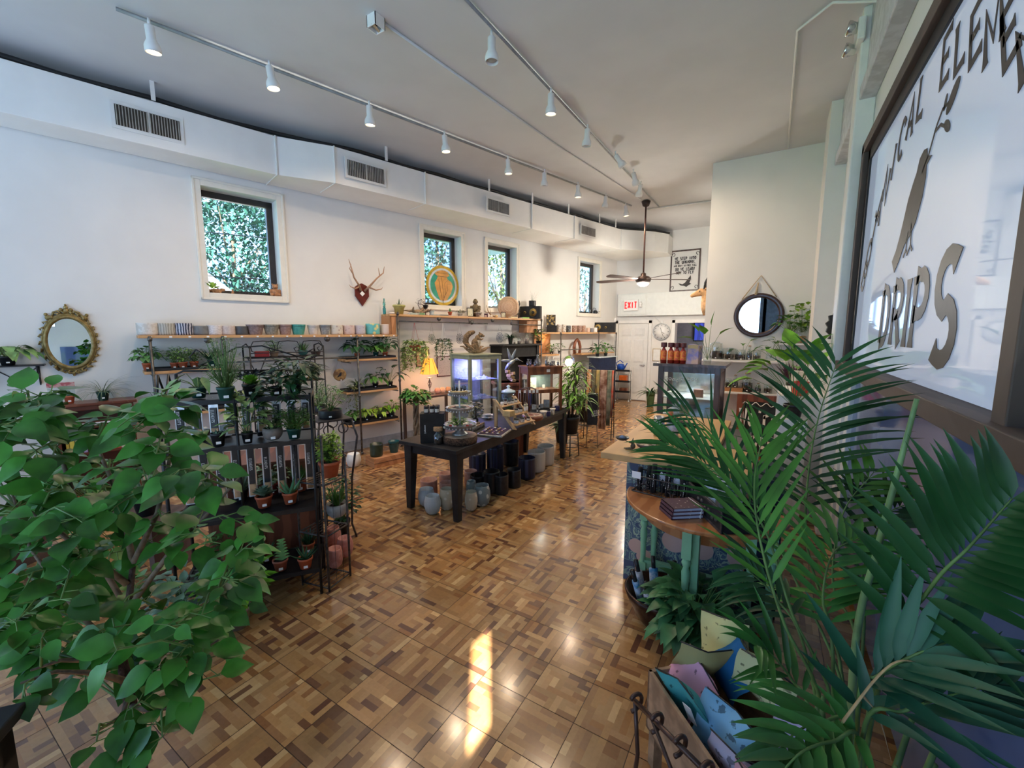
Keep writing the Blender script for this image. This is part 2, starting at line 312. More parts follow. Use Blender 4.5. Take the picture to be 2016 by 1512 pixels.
# ---------------------------------------------------------------- floor: mosaic parquet tiles, each strip its own piece of wood
def parquet():
    T = .257; X0, Y0 = -1.44-22*.257, 1.89-14*.257; NU = 8; u = T/NU
    pal = [(.40, .215, .085), (.46, .26, .11), (.33, .16, .058), (.50, .30, .13), (.36, .19, .08), (.42, .23, .09), (.28, .13, .05), (.58, .37, .17), (.14, .062, .036), (.34, .18, .075), (.36, .20, .085), (.30, .155, .07), (.43, .24, .10), (.38, .21, .09), (.45, .26, .11), (.19, .09, .045), (.40, .22, .09)]
    def tiling():
        g = [[0]*NU for _ in range(NU)]; out = []
        for j in range(NU):
            for i in range(NU):
                if g[j][i]: continue
                hor = random.random() < .5
                L = random.choice((2, 3, 3, 4, 4, 5))
                for h in (hor, not hor):
                    k = 0
                    while k < L and (i+k < NU if h else j+k < NU) and not (g[j][i+k] if h else g[j+k][i]): k += 1
                    if k >= 2 or h != hor: break
                for q in range(max(k, 1)):
                    if h: g[j][i+q] = 1
                    else: g[j+q][i] = 1
                out.append((i, j, i+k if h else i+1, j+1 if h else j+k))
        return out
    var = [tiling() for _ in range(14)]
    V, Fc, C = [], [], []
    for a in range(32):
        for b in range(52):
            x0, y0 = X0+a*T, Y0+b*T
            if x0 > .55 or x0 < -7.6 or y0 > 11.3: continue
            if (Vector((x0+T, y0+T, 0))-WC).dot(WN) < -.05: continue
            tone = rnd(.82, 1.12); warm = rnd(-.05, .05); e = .0016; fl = random.random() < .5
            for (i0, j0, i1, j1) in random.choice(var):
                if fl: i0, j0, i1, j1 = j0, i0, j1, i1
                xa = x0+max(i0*u, e); xb = x0+min(i1*u, T-e); ya = y0+max(j0*u, e); yb = y0+min(j1*u, T-e); n = len(V)
                V += [(xa, ya, 0), (xb, ya, 0), (xb, yb, 0), (xa, yb, 0)]; Fc.append((n, n+1, n+2, n+3))
                c = random.choice(pal); k = tone*rnd(.88, 1.12); C += [(c[0]*k*(1+warm), c[1]*k, c[2]*k*(1-warm), 1)]*4
    me = bpy.data.meshes.new('floor'); me.from_pydata(V, [], Fc)
    at_ = me.color_attributes.new('wood', 'FLOAT_COLOR', 'CORNER')
    at_.data.foreach_set('color', [x for c in C for x in c])
    m = bpy.data.materials.new('parquet_strips'); m.use_nodes = True; nt = m.node_tree; b = nt.nodes['Principled BSDF']
    ca = nt.nodes.new('ShaderNodeVertexColor'); ca.layer_name = 'wood'
    tc = nt.nodes.new('ShaderNodeTexCoord'); n = nt.nodes.new('ShaderNodeTexNoise'); n.inputs['Scale'].default_value = 55; n.inputs['Detail'].default_value = 5
    mr = nt.nodes.new('ShaderNodeMapRange'); mr.inputs[3].default_value = .82; mr.inputs[4].default_value = 1.15
    mx = nt.nodes.new('ShaderNodeVectorMath'); mx.operation = 'SCALE'
    nt.links.new(tc.outputs['Object'], n.inputs['Vector']); nt.links.new(n.outputs['Fac'], mr.inputs[0]); nt.links.new(ca.outputs['Color'], mx.inputs[0]); nt.links.new(mr.outputs[0], mx.inputs['Scale'])
    nt.links.new(mx.outputs[0], b.inputs['Base Color'])
    n3 = nt.nodes.new('ShaderNodeTexNoise'); n3.inputs['Scale'].default_value = 1.3; mr3 = nt.nodes.new('ShaderNodeMapRange'); mr3.inputs[3].default_value = .13; mr3.inputs[4].default_value = .27
    nt.links.new(tc.outputs['Object'], n3.inputs['Vector']); nt.links.new(n3.outputs['Fac'], mr3.inputs[0]); nt.links.new(mr3.outputs[0], b.inputs['Roughness'])
    b.inputs['Specular IOR Level'].default_value = .5; b.inputs['Coat Weight'].default_value = .35; b.inputs['Coat Roughness'].default_value = .12
    me.materials.append(m); o = bpy.data.objects.new('floor', me); COL.objects.link(o); struct(o)
    s = MB().bb((-7.6, -1.9, -.2), (.9, 11.4, -.0015)).build('floor', mat('dark_subfloor', (.05, .025, .015), .5)); struct(s)
parquet()

# ---------------------------------------------------------------- walls
WIN = [(-9.0, -8.2), (-5.98, -5.2), (-4.56, -3.79), (-1.65, -.83)]; WZ = (2.28, 3.51)
m = MB(); y = -13.6
for a, b in WIN:
    m.bb((-.3, y, 0), (0, a, HC)); m.bb((-.3, a, 0), (0, b, WZ[0])); m.bb((-.3, a, WZ[1]), (0, b, HC)); y = b
m.bb((-.3, y, 0), (0, .3, HC)); struct(m.build('wall_left', M_wall, loc=WC, rz=WROT))
struct(MB().bb((-8, -2, HC), (1.4, 11.6, HC+.2)).build('ceiling', M_ceil))
m = MB().bb((-4.2, 11.2, 0), (-2.08, 11.5, HC)).bb((-2.08, 11.2, 2.05), (-.8, 11.5, HC)).bb((-1.05, 11.2, 0), (-.8, 11.5, 2.05)); struct(m.build('wall_back', M_wall))
m = MB().bb((-.9, 7.18, 0), (.75, 7.36, HC)).bb((-.9, 7.36, 0), (-.78, 11.2, HC)); struct(m.build('wall_right_alcove', M_wall))
m = MB().bb((.575, 4.42, 0), (.75, 7.18, HC)).bb((.575, 1.5, 3.26), (.75, 4.42, HC)).bb((.575, -1.6, 0), (.60, -1.04, HC)).bb((.575, -.84, 0), (.60, 1.5, HC)).bb((.575, -1.04, 0), (.60, -.84, 1.93)).bb((.575, -1.04, 2.40), (.60, -.84, HC)); m.bb((.60, 1.4, 0), (.72, 4.5, HC)); struct(m.build('wall_right', M_wall))  # unseen slit added to shape a floor sunbeam; added backing box stops stray sun
m = MB().bb((.40, 6.0, 0), (.575, 6.5, HC)); struct(m.build('trim_1', M_wall))
m = MB().bb((.45, 4.46, 0), (.575, 4.66, HC)).bb((.50, 4.9, 0), (.575, 5.0, HC)); struct(m.build('trim_2', M_trim, bevel=.01))
m = MB().bb((.47, -1.5, 3.62), (.575, 6.0, 3.72)).bb((.50, -1.5, 3.72), (.575, 6.0, HC)); struct(m.build('trim_3', mat('grey_header_paint', (.55, .56, .6), .5), bevel=.008))
# front wall with the shop windows behind the camera
m = MB().bb((-7.2, -1.6, 0), (.75, -1.45, .75)).bb((-7.2, -1.6, 3.65), (.75, -1.45, HC))
for x in (-6.75, -4.6, -2.45, -.28): m.bb((x-.09, -1.6, .75), (x+.09, -1.45, 3.65))
for x in (-5.67, -3.52, -1.36): m.bb((x-.03, -1.56, .75), (x+.03, -1.5, 3.65))
m.bb((-7.2, -1.6, .75), (-6.75, -1.45, 3.65)).bb((.35, -1.6, .0), (.6, -1.45, 3.65)).bb((-.28, -1.6, 1.7), (.36, -1.45, 3.65)); struct(m.build('wall_front', mat('navy_storefront_paint', (.10, .16, .24), .5)))  # last box: unseen solid transom added to block a stray sun patch
m = MB().bb((0, -13.1, 0), (.018, -.2, .14)); struct(m.build('baseboard_left', mat('grey_baseboard', (.42, .44, .47), .5), loc=WC, rz=WROT))
m = MB().bb((-2.66, 11.18, 0), (-2.12, 11.2, .12)); struct(m.build('baseboard_back', M_trim))
# soffit boxed out above the doors, with an access panel
m = MB().bb((-3.5, 11.0, 2.23), (-.9, 11.2, 2.8)); m.bb((-3.42, 10.985, 2.27), (-2.76, 11.0, 2.78)); struct(m.build('trim_4', mat('cool_white_paint', (.76, .79, .77), .5, var=.02), bevel=.006))

# ---------------------------------------------------------------- windows on the left wall
M_sash = mat('dark_bronze_sash', (.045, .038, .035), .4, var=.1)
for i, (a, b) in enumerate(WIN):
    w0 = MB()
    for q, r in (((0, a-.075, WZ[0]-.075), (.022, a, WZ[1]+.075)), ((0, b, WZ[0]-.075), (.022, b+.075, WZ[1]+.075)), ((0, a, WZ[1]), (.022, b, WZ[1]+.075)), ((0, a, WZ[0]-.075), (.022, b, WZ[0]))): w0.bb(q, r)
    for q, r in (((0, a-.085, WZ[0]-.085), (.03, a-.06, WZ[1]+.085)), ((0, b+.06, WZ[0]-.085), (.03, b+.085, WZ[1]+.085)), ((0, a-.085, WZ[1]+.06), (.03, b+.085, WZ[1]+.085)), ((0, a-.085, WZ[0]-.085), (.03, b+.085, WZ[0]-.06))): w0.bb(q, r)
    wo = struct(w0.build('window_%d' % (i+1), mat('cream_casing', (.83, .79, .70), .45, var=.02), loc=WC, rz=WROT, bevel=.004))
    s = MB(); x0, x1 = -.24, -.18
    s.bb((x0, a, WZ[1]-.075), (x1, b, WZ[1])).bb((x0, b-.075, WZ[0]), (x1, b, WZ[1])).bb((x0, a, WZ[0]), (x1, a+.03, WZ[1])).bb((x0, a, WZ[0]), (x1, b, WZ[0]+.05))
    s.build('sash', M_sash, wo)
    MB().bb((-.215, a+.02, WZ[0]+.03), (-.205, b-.05, WZ[1]-.05)).build('pane', M_gl2, wo)

# ---------------------------------------------------------------- doors
d = MB().bb((-3.51, 11.17, .02), (-2.73, 11.2, 2.03)); do = struct(d.build('door_1', M_trim, bevel=.003))
pm = MB()
for xa, xb in ((-3.42, -3.16), (-3.08, -2.82)):
    for za, zb in ((1.72, 1.93), (1.02, 1.62), (.2, .9)):
        pm.bb((xa, 11.158, za), (xb, 11.17, zb)); pm.bb((xa+.03, 11.150, za+.03), (xb-.03, 11.158, zb-.03))
pm.build('door_panel_moulding', mat('door_panel_paint', (.80, .79, .77), .4, var=.02), do, bevel=.006)
h = MB(); h.tube([(-2.80, 11.17, .95), (-2.80, 11.12, .95)], .02, 10); h.tube([(-2.80, 11.12, .95), (-2.90, 11.11, .955)], .011, 8); h.lathe([(.028, 0), (.028, .01)], 12, (-2.8, 11.16, .945)); h.build('door_handle', M_chrome, do)
f = MB().bb((-3.6, 11.16, 0), (-3.52, 11.2, 2.12)).bb((-2.72, 11.16, 0), (-2.64, 11.2, 2.12)).bb((-3.6, 11.16, 2.04), (-2.64, 11.2, 2.12)); f.build('door_frame', M_trim, do, bevel=.005)
f = MB().bb((-2.15, 11.16, 0), (-2.07, 11.22, 2.12)).bb((-2.15, 11.16, 2.04), (-.95, 11.22, 2.12)); d2 = struct(f.build('door_2', M_trim, bevel=.005))
m = MB().bb((-3.0, 13.4, 0), (-.3, 13.5, 2.6)).bb((-3.0, 11.5, 0), (-2.9, 13.4, 2.6)).bb((-.4, 11.5, 0), (-.3, 13.4, 2.6)).bb((-3.0, 11.5, 2.5), (-.3, 13.5, 2.6)).bb((-3.0, 11.2, -.1), (-.3, 13.5, -.002))
struct(m.build('wall_back_room', mat('back_room_grey', (.30, .29, .31), .8, var=.05)))

# ---------------------------------------------------------------- the lettered window on the right
gr = struct(MB().bb((.56, 1.57, 1.575), (.572, 4.36, 3.2)).build('window_5', mat('glowing_frosted_glass', (.56, .66, .80), .035, var=.015, scale=1.2, coat=.6, spec=.7, emit=(.62, .74, 1), es=.3)))  # the pane's own glow stands in for daylight behind it
MB().bb((.56, -.80, .06), (.572, 3.99, 1.5)).build('lower_pane', mat('dusky_blue_glass', (.10, .15, .32), .06, var=.1, scale=1.0, spec=.4), gr)
fr = MB(); M_fr = mat('weathered_brown_timber', (.125, .088, .072), .6, col2=(.085, .06, .052), pat='wave', scale=2, bump=.15)
fr.bb((.47, .3, 1.50), (.572, 4.42, 1.572)).bb((.515, 4.34, 1.572), (.572, 4.43, 3.24)).bb((.515, 1.45, 3.18), (.572, 4.43, 3.26)).bb((.50, 1.49, 1.5), (.572, 1.57, 3.26))
fr.build('window_frame', M_fr, gr, bevel=.004)
fr = MB().bb((.548, 4.26, 1.572), (.562, 4.345, 3.19)).bb((.548, 1.57, 3.10), (.562, 4.345, 3.19)); fr.build('gasket', mat('black_rubber', (.012, .012, .013), .5), gr)
fr = MB().bb((.53, 3.99, 0), (.572, 4.12, 1.5)).bb((.53, 4.3, 0), (.572, 4.42, 1.5)); fr.build('white_stile', M_trim, gr, bevel=.004)
M_let = mat('charcoal_vinyl', (.055, .045, .042), .45, var=.1)
RW = Matrix.Translation((.557, 0, 0)) @ Matrix(((0, 1, 0, 0), (-1, 0, 0, 0), (0, 0, 1, 0), (0, 0, 0, 1)))   # text x runs towards the viewer's right (-Y)
def glass_letter(ch, y, z, h, ang, wid=.95, sx=.98, flare=1.5):
    mb = MB(); mb.M = RW @ Matrix.Translation((-y, 0, z)) @ Matrix.Rotation(-ang*.6, 4, 'Y')
    write(mb, ch, h, wid, .002, 0, -h/2, True, sx=sx, flare=flare); return mb.build('letter_'+ch.lower(), M_let, gr)
txt = 'BOTANICAL ELEMENTS'; cy, cz, R = 2.80, 1.52, 1.44
for i, ch in enumerate(txt):
    if ch == ' ': continue
    th = math.radians(-62+i*118/(len(txt)-1)); glass_letter(ch, cy-R*math.sin(th), cz+R*math.cos(th)+.015, .20, th)
for ch, y, h in (('D', 3.26, .31), ('R', 2.99, .32), ('I', 2.79, .33), ('P', 2.59, .33), ('S', 2.25, .40)):
    glass_letter(ch, y, 1.895, h, 0, 1.1, 1.0, 1.5)
# the bird with a sprig in its beak
bm = MB(); bm.M = RW
body = [(-3.22, 2.20), (-3.14, 2.13), (-3.06, 2.18), (-2.98, 2.25), (-2.89, 2.28), (-2.81, 2.33), (-2.74, 2.43), (-2.72, 2.51), (-2.73, 2.565), (-2.66, 2.585), (-2.73, 2.605), (-2.75, 2.645), (-2.80, 2.655), (-2.86, 2.635), (-2.89, 2.58), (-2.94, 2.54), (-3.00, 2.48), (-3.05, 2.39), (-3.10, 2.31), (-3.15, 2.25)]
bm.prism(body, .002)
for q in ([(-2.93, 2.31), (-2.94, 2.22), (-2.98, 2.19)], [(-2.94, 2.22), (-2.90, 2.19)], [(-2.88, 2.34), (-2.86, 2.23), (-2.90, 2.20)], [(-2.86, 2.23), (-2.82, 2.20)], [(-2.79, 2.55), (-2.72, 2.60), (-2.64, 2.70), (-2.58, 2.74), (-2.50, 2.735)], [(-2.66, 2.68), (-2.58, 2.68), (-2.52, 2.65)]): ribbon(bm, q, .014, .002, 1)
for c, r, a in (((-2.46, 2.74), .048, .6), ((-2.49, 2.64), .03, -.6), ((-2.55, 2.755), .020, 1.2)):
    bm.prism([(c[0]+math.cos(a)*math.cos(t)*r*1.6-math.sin(a)*math.sin(t)*r*.7, c[1]+math.sin(a)*math.cos(t)*r*1.6+math.cos(a)*math.sin(t)*r*.7) for t in [PI*2*k/14 for k in range(14)]], .002)
bm.build('bird_silhouette', M_let, gr)

aw = thing('added_sun_blocker', 'deep awning over the shopfront outside', 'awning', (-3.4, -1.62, 0)); MB().bb((-5, -5.6, 3.70), (4.9, 0, 3.76)).build('sun_blocker_sheet', mat('sun_blocker_sheet', (.25, .28, .3), .8), aw)  # unseen sheet added outside to keep direct sun out of the front windows
# ---------------------------------------------------------------- outside: trees, a gabled house, wires
def tree(label, p, h, r, mt, n, nm='broadleaf_tree'):
    t = thing(nm, label, 'tree', p); tr = MB(); tr.tube([(0, 0, 0), (.1, 0, h*.4), (0, .1, h*.8)], [.16, .12, .05], 8)
    for k in range(7): a = k*2.4; tr.tube([(0, 0, h*.35+k*.2), (math.cos(a)*r*.5, math.sin(a)*r*.5, h*.55+k*.25), (math.cos(a)*r*.8, math.sin(a)*r*.8, h*.7+k*.25)], [.05, .03, .01], 5)
    tr.build('trunk', L_twig, t); f = MB()
    for _ in range(n):
        a, b = rnd(0, 2*PI), rnd(-1, 1); rr = r*rnd(.3, 1)**.5*rnd(.75, 1.1); c = math.sqrt(1-b*b)
        p0 = (rr*c*math.cos(a), rr*c*math.sin(a), h*.72+b*h*.36*rnd(.6, 1.1)); f.leaf(p0, (rnd(-1, 1), rnd(-1, 1), rnd(-1, .5)), rnd(.18, .3), .16, n=2)
    f.build('crown', mt, t)
T1 = G('sunlit_tree_leaf', (.035, .10, .07)); T2 = G('yellow_green_tree_leaf', (.09, .13, .025))
tree('big blue-green tree filling the leftmost wall window', at(455, 500, 17).xy.to_3d(), 7.0, 2.6, T1, 5200)
tree('airy tree outside the window behind the stained glass', at(858, 520, 18).xy.to_3d(), 7.6, 2.3, T1, 3600)
tree('branching tree outside the third wall window', at(985, 560, 23).xy.to_3d(), 7.4, 2.2, T2, 2200)
tree('low leafy tree outside the farthest wall window', at(1150, 600, 26).xy.to_3d(), 5.2, 1.8, T1, 900)
hs = thing('gabled_house', 'pinkish gabled house seen low in the leftmost wall window', 'house', at(395, 560, 13).xy.to_3d(), WROT)
MB().bb((-1.5, -2.6, 0), (1.5, 1.2, 2.2)).prism([(-2.6, 2.2), (1.2, 2.2), (-.7, 3.7)], 3.0, 'x').build('house_wall', mat('pink_siding', (.62, .48, .50), .8), hs)
rf = MB()
for sg in (-1, 1): rf.box((0, -.7+sg*1.05, 3.0), (3.4, 2.75, .12), rx=-sg*math.atan2(1.6, 1.9))
rf.build('roof', mat('white_roof_edge', (.8, .8, .82), .6), hs)
tag(MB().bb((-60, -60, -.7), (-7.6, 60, -.6)).build('yard_lawn', mat('lawn_green', (.14, .26, .08), .9)), 'green yard outside the left wall', 'lawn'); bpy.data.objects['yard_lawn']['kind'] = 'stuff'
m = MB()
for z0, z1 in ((4.3, 3.9), (3.2, 3.0)): m.tube([wp(-16, -5, z0+.3), wp(-9, -5, z1), wp(0, -5, z0)], .012, 5)
tag(m.build('utility_wire', M_black), 'dark utility wires crossing outside the left wall windows', 'wire')

# ---------------------------------------------------------------- air duct under the ceiling
P = [wp(-13.3, .34, 0), wp(-8.3, .47, 0), wp(-7.69, .68, 0), wp(-1.35, .92, 0), onz(1290, 456, 4.12), onz(1317, 461, 4.12)]
poly = [(p.x, p.y) for p in P]+[(P[-1].x, 11.19), (-3.55, 11.19), (wp(-13.3, 0.01, 0).x, wp(-13.3, 0.01, 0).y)]
dr = thing('air_duct', 'long boxed white air duct under the ceiling along the left wall', 'duct', (0, 0, 0))
MB().prism(poly, .44, 'z', (0, 0, 3.90)).build('duct_body', M_duct, dr, bevel=.004)
sm = MB()
for p in P[1:4]+[wp(-6.4, .74, 0), wp(-4.2, .82, 0), wp(-3.0, .86, 0)]:
    n = WN*.006; sm.box((p.x+n.x, p.y+n.y, 3.9), (.02, .014, .445), WROT); q = p-WN*.25; sm.box((q.x, q.y, 3.678), (.5, .016, .008), WROT)
sm.build('duct_seam', M_trim, dr)
for s_, d_ in ((-9.4, .47), (-7.0, .73), (-5.2, .79), (-4.2, .83), (-3.2, .87), (-2.2, .91), (-1.6, .93)): p = wp(s_, d_, 0); MB().box((p.x, p.y, 4.21), (.012, .035, .18), WROT).build('hanger_strap', M_trim, dr)
cb = MB(); pts = []
for k in range(40):
    s_ = -13+k*11.6/39; d_ = (.34+(s_+13.3)*.026 if s_ < -8.3 else .47+(s_+8.3)*.344 if s_ < -7.69 else .68+(s_+7.69)*.038); pts.append(wp(s_, d_-.03, 4.15+.012*math.sin(k*1.7)))
cb.tube(pts+[P[4]+Vector((0, .03, .03)), P[5]+Vector((0, .03, .03))], .022, 6); cb.build('black_cable', mat('black_cable_rubber', (.01, .01, .011), .6), dr)
def vent(u0, u1, v, d_, z0, z1, gr2):
    s0, s1 = lw(u0, v, d_)[0], lw(u1, v, d_)[0]; c = wp((s0+s1)/2, d_, 0); w_ = s1-s0
    b = MB(); b.M = Matrix.Translation(c) @ Matrix.Rotation(WROT, 4, 'Z')
    b.bb((0, -w_/2-.03, z0-.03), (.012, w_/2+.03, z1+.03)); b.cur = 1; b.bb((.012, -w_/2, z0), (.014, -.008, z1)); b.bb((.012, .008, z0), (.014, w_/2, z1)); b.cur = 2
    n = max(8, int(w_/.022))
    for k in range(n): y_ = -w_/2+w_*(k+.5)/n; b.box((.018, y_, (z0+z1)/2), (.012, .003, z1-z0), .5)
    b.build('vent_grille', [M_trim, mat('vent_dark', (.06, .05, .04), .6), mat('vent_louvre', (.38, .34, .29), .5)], dr)
vent(228, 353, 243, .445, 3.80, 3.99, 0); vent(684, 755, 342, .72, 3.80, 3.99, 0); vent(960, 1001, 409, .835, 3.80, 3.97, 0); vent(1144, 1171, 457, .895, 3.80, 3.96, 0)

# ---------------------------------------------------------------- track lighting
def track_lamp(u, v, label, on=True, tilt=(0, 0), e=58):
    p = onz(u, v, 4.24)
    t = thing('track_spotlight', label, 'spotlight', (p.x, p.y, 4.27), 0, 'white track spotlights on the ceiling')
    MB().tube([(0, 0, 0), (0, 0, -.055)], .011, 8).build('mounting_stem', M_white, t)
    h = MB(); h.M = Matrix.Translation((0, 0, -.05)) @ Matrix.Rotation(tilt[0], 4, 'X') @ Matrix.Rotation(tilt[1], 4, 'Y')
    h.lathe([(0, 0), (.028, 0), (.033, -.006), (.033, -.10), (.052, -.135), (.056, -.15), (.056, -.19), (.052, -.19), (.050, -.14), (.03, -.11), (0, -.11)], 20); h.build('lamp_head', M_white, t)
    b = MB(); b.M = h.M; b.lathe([(0, -.182), (.03, -.18), (.045, -.165), (.049, -.14)], 16)
    b.build('bulb', mat('lit_bulb', (1, .9, .75), .4, var=0, emit=(1, .78, .48), es=14) if on else mat('unlit_bulb', (.35, .33, .3), .2, var=0), t)
    if on:
        q = h.M @ Vector((0, 0, -.2)); dn = (h.M.to_3x3() @ Vector((0, 0, -1)))
        l = bpy.data.lights.new('spot', 'SPOT'); l.energy = e; l.color = (1, .75, .51); l.spot_size = 2.75 if u < 1260 and tilt[0] < .11 else 1.9; l.spot_blend = .8; l.shadow_soft_size = .04
        lo = bpy.data.objects.new('spot', l); COL.objects.link(lo); lo.parent = t; lo.location = q; lo.rotation_euler = dn.to_track_quat('-Z', 'Y').to_euler()
LT = [(293, 44, 'nearest the camera at the upper left', 1), (530, 126, 'second from the left on the left ceiling track', 1), (727, 204, 'third from the left on the left ceiling track', 1), (875, 263, 'above the second wall window', 1), (1000, 311, 'above the third duct vent', 1), (1072, 337, 'fifth from the far end of the left track', 0), (1138, 362, 'fourth from the far end of the left track', 1), (1193, 384, 'third from the far end of the left track', 0), (1232, 403, 'last at the far end of the left track', 1)]
for i, (u, v, w_, on) in enumerate(LT): track_lamp(u, v, 'white track spotlight '+w_, bool(on), (.10, rnd(-.1, .14)), (46, 46, 50, 52, 52, 52, 62, 62, 75)[i])
RT = [(968, 68, 'nearest the camera on the right ceiling track, unlit', 0, (0, 0)), (1085, 180, 'second on the right ceiling track, glowing', 1, (.1, .05)), (1157, 250, 'third on the right ceiling track, unlit', 0, (.1, .1)), (1212, 302, 'fourth on the right ceiling track, turned left', 1, (.5, -.5)), (1247, 337, 'fifth on the right ceiling track, glaring', 1, (.6, -.1)), (1262, 360, 'last on the right ceiling track above the fan', 0, (.5, .3))]
for u, v, w_, on, tl in RT: track_lamp(u, v, 'white track spotlight '+w_, bool(on), tl, 100)
a, b = onz(228, 17, 4.27), onz(1243, 405, 4.27)
r = MB().tube([a, b], .016, 4); tag(r.build('lighting_track', mat('grey_track', (.30, .30, .30), .4)), 'grey lighting track on the left side of the ceiling', 'lighting track', )
r = MB().tube([(-2.12, 1.2, 4.275), (-2.06, 8.9, 4.275)], .016, 4); tag(r.build('lighting_track', MATS['grey_track']), 'grey lighting track running down the right side of the ceiling', 'lighting track')
# conduit with an open junction box, and cross conduits at the back
p = onz(740, 47, 4.25); jb = thing('junction_box', 'small open white junction box on the ceiling', 'electrical box', (p.x, p.y, 4.3))
mm = MB()
for q in (((-.05, -.05, -.09), (-.044, .05, 0)), ((.044, -.05, -.09), (.05, .05, 0)), ((-.05, -.05, -.09), (.05, -.044, 0)), ((-.05, .044, -.09), (.05, .05, 0))): mm.bb(*q)
mm.build('box_wall', M_white, jb); MB().bb((-.045, -.045, -.03), (.045, .045, -.01)).build('box_inside', mat('box_inside_brown', (.12, .06, .04), .7), jb); MB().box((0, 0, -.08), (.022, .1, .004), .3).build('cross_strap', M_rope, jb)
q = onz(1262, 392, 4.29)
tag(MB().tube([(p.x+.02, p.y+.05, 4.285), ((p.x+q.x)/2-.05, (p.y+q.y)/2, 4.283), (q.x, q.y, 4.285)], .011, 6).build('conduit_pipe', M_ceil), 'thin painted conduit running from the junction box down the ceiling', 'conduit')
a, b, c = onz(1275, 412, 4.28), onz(1330, 405, 4.28), onz(1402, 396, 4.28)
tag(MB().tube([a, b, c], .016, 6).build('conduit_pipe', M_trim), 'painted conduit crossing the ceiling near the fan', 'conduit')
a, b, c = onz(1551, 292, 4.28), onz(1570, 60, 4.28), onz(1640, 5, 4.28)
tag(MB().tube([a, a+(b-a)*.9, b, b+(c-b)*.1, c, (.56, c.y+.05, 4.2), (.565, c.y+.1, 3.9)], .010, 8).build('conduit_pipe', M_trim), 'white conduit running along the ceiling above the round mirror', 'conduit')
# emergency light on the right wall
e = onX(1643, 60, .5); el = thing('emergency_light', 'white emergency light with two heads high on the right wall', 'emergency light', (.465, 4.5, 4.12))
MB().bb((-.05, -.11, -.08), (0, .11, .08)).build('housing', M_white, el, bevel=.01)
for k, dz in ((-.06, .03), (.05, -.07)):
    hm = MB(); hm.M = Matrix.Translation((-.07, k, dz)) @ Matrix.Rotation(-1.3, 4, 'Y'); hm.lathe([(0, -.04), (.03, -.035), (.052, .03), (.052, .045), (0, .03)], 16); hm.build('lamp_head', M_chrome, el)

# ---------------------------------------------------------------- ceiling fan
fx, fy = -2.30, 8.75
c = onz(1272, 398, 4.27); fx, fy = c.x, c.y
fan = thing('ceiling_fan', 'dark bronze ceiling fan with five blades on a long rod', 'fan', (fx, fy, HC))
M_brz = mat('dark_bronze', (.05, .032, .028), .35, metal=.6)
hub = onY(1268, 549, fy).z-HC
MB().lathe([(0, 0), (.05, 0), (.085, -.02), (.06, -.10), (.02, -.12), (0, -.12)], 20).build('canopy', M_brz, fan)
MB().tube([(0, 0, -.1), (0, 0, hub+.1)], .016, 10).build('down_rod', mat('brown_rod', (.12, .06, .05), .35, metal=.5), fan)
MB().lathe([(.02, .12), (.05, .1), (.05, .06), (.12, .035), (.15, 0), (.14, -.05), (.11, -.07), (0, -.07)], 28, (0, 0, hub)).build('motor_housing', M_brz, fan)
MB().lathe([(0, -.145), (.06, -.135), (.11, -.10), (.12, -.07)], 24, (0, 0, hub)).build('light_bowl', mat('frosted_bowl', (.8, .8, .8), .5, emit=(1, .97, .9), es=.6), fan); add_light('fan_light', 'POINT', (fx, fy, HC+hub-.25), 105, (1, .93, .82), shadow_soft_size=.08)
for k in range(5):
    an = PSI+math.radians((4, 76, 148, 184+28, 292)[k]); bl = MB(); bl.M = Matrix.Translation((0, 0, hub-.005)) @ Matrix.Rotation(an, 4, 'Z') @ Matrix.Rotation(math.radians(12), 4, 'X')
    bl.prism([(.1, -.03), (.22, -.05), (.88, -.075), (.94, -.05), (.96, 0), (.94, .05), (.88, .065), (.22, .045), (.1, .03)], .01, 'z'); bl.build('blade', mat('dark_walnut_blade', (.06, .04, .035), .4), fan)
# ---------------------------------------------------------------- pots and plants
def face_cam(p): return math.atan2(-p[1], -p[0])+PI/2
def pot_prof(kind, r, h):
    t = r*.06
    if kind == 'nursery': o = [(r*.70, 0), (r*.92, h*.80), (r, h*.82), (r, h)]
    elif kind == 'cyl': o = [(r*.90, 0), (r*.98, h*.06), (r, h*.2), (r, h*.92), (r*.985, h)]
    elif kind == 'taper': o = [(r*.66, 0), (r*.7, h*.03), (r*.98, h*.97), (r, h)]
    elif kind == 'bowl': o = [(r*.35, 0), (r*.6, h*.08), (r*.9, h*.35), (r, h*.65), (r*.94, h)]
    elif kind == 'belly': o = [(r*.55, 0), (r*.82, h*.12), (r, h*.45), (r*.97, h*.7), (r*.82, h*.93), (r*.80, h)]
    elif kind == 'rim': o = [(r*.6, 0), (r*.84, h*.8), (r, h*.82), (r*1.0, h*.95), (r*.95, h)]
    elif kind == 'jar': o = [(r*.9, 0), (r, h*.04), (r, h*.7), (r*.8, h*.8), (r*.62, h*.84), (r*.62, h)]
    else: o = [(r, 0), (r, h)]
    k = o[-1][0]-t
    return o+[(k, h), (k, h*.75 if kind not in ('cyl', 'belly') else h*.3), (0, h*.74 if kind not in ('cyl', 'belly') else h*.29)]
def stem_leaf(f, base, tip, L, W, shape, droop, mi_stem, mi_leaf, r=.0025, n=4):
    f.cur = mi_stem; mid = (Vector(base)+Vector(tip))/2+Vector((0, 0, .1*(Vector(tip)-Vector(base)).length)); f.tube([base, mid, tip], [r, r*.9, r*.7], 4, False)
    d = Vector(tip)-mid; f.cur = mi_leaf; f.leaf(tip, d+Vector((0, 0, -.05)), L, W, droop=droop, shape=shape, n=n)
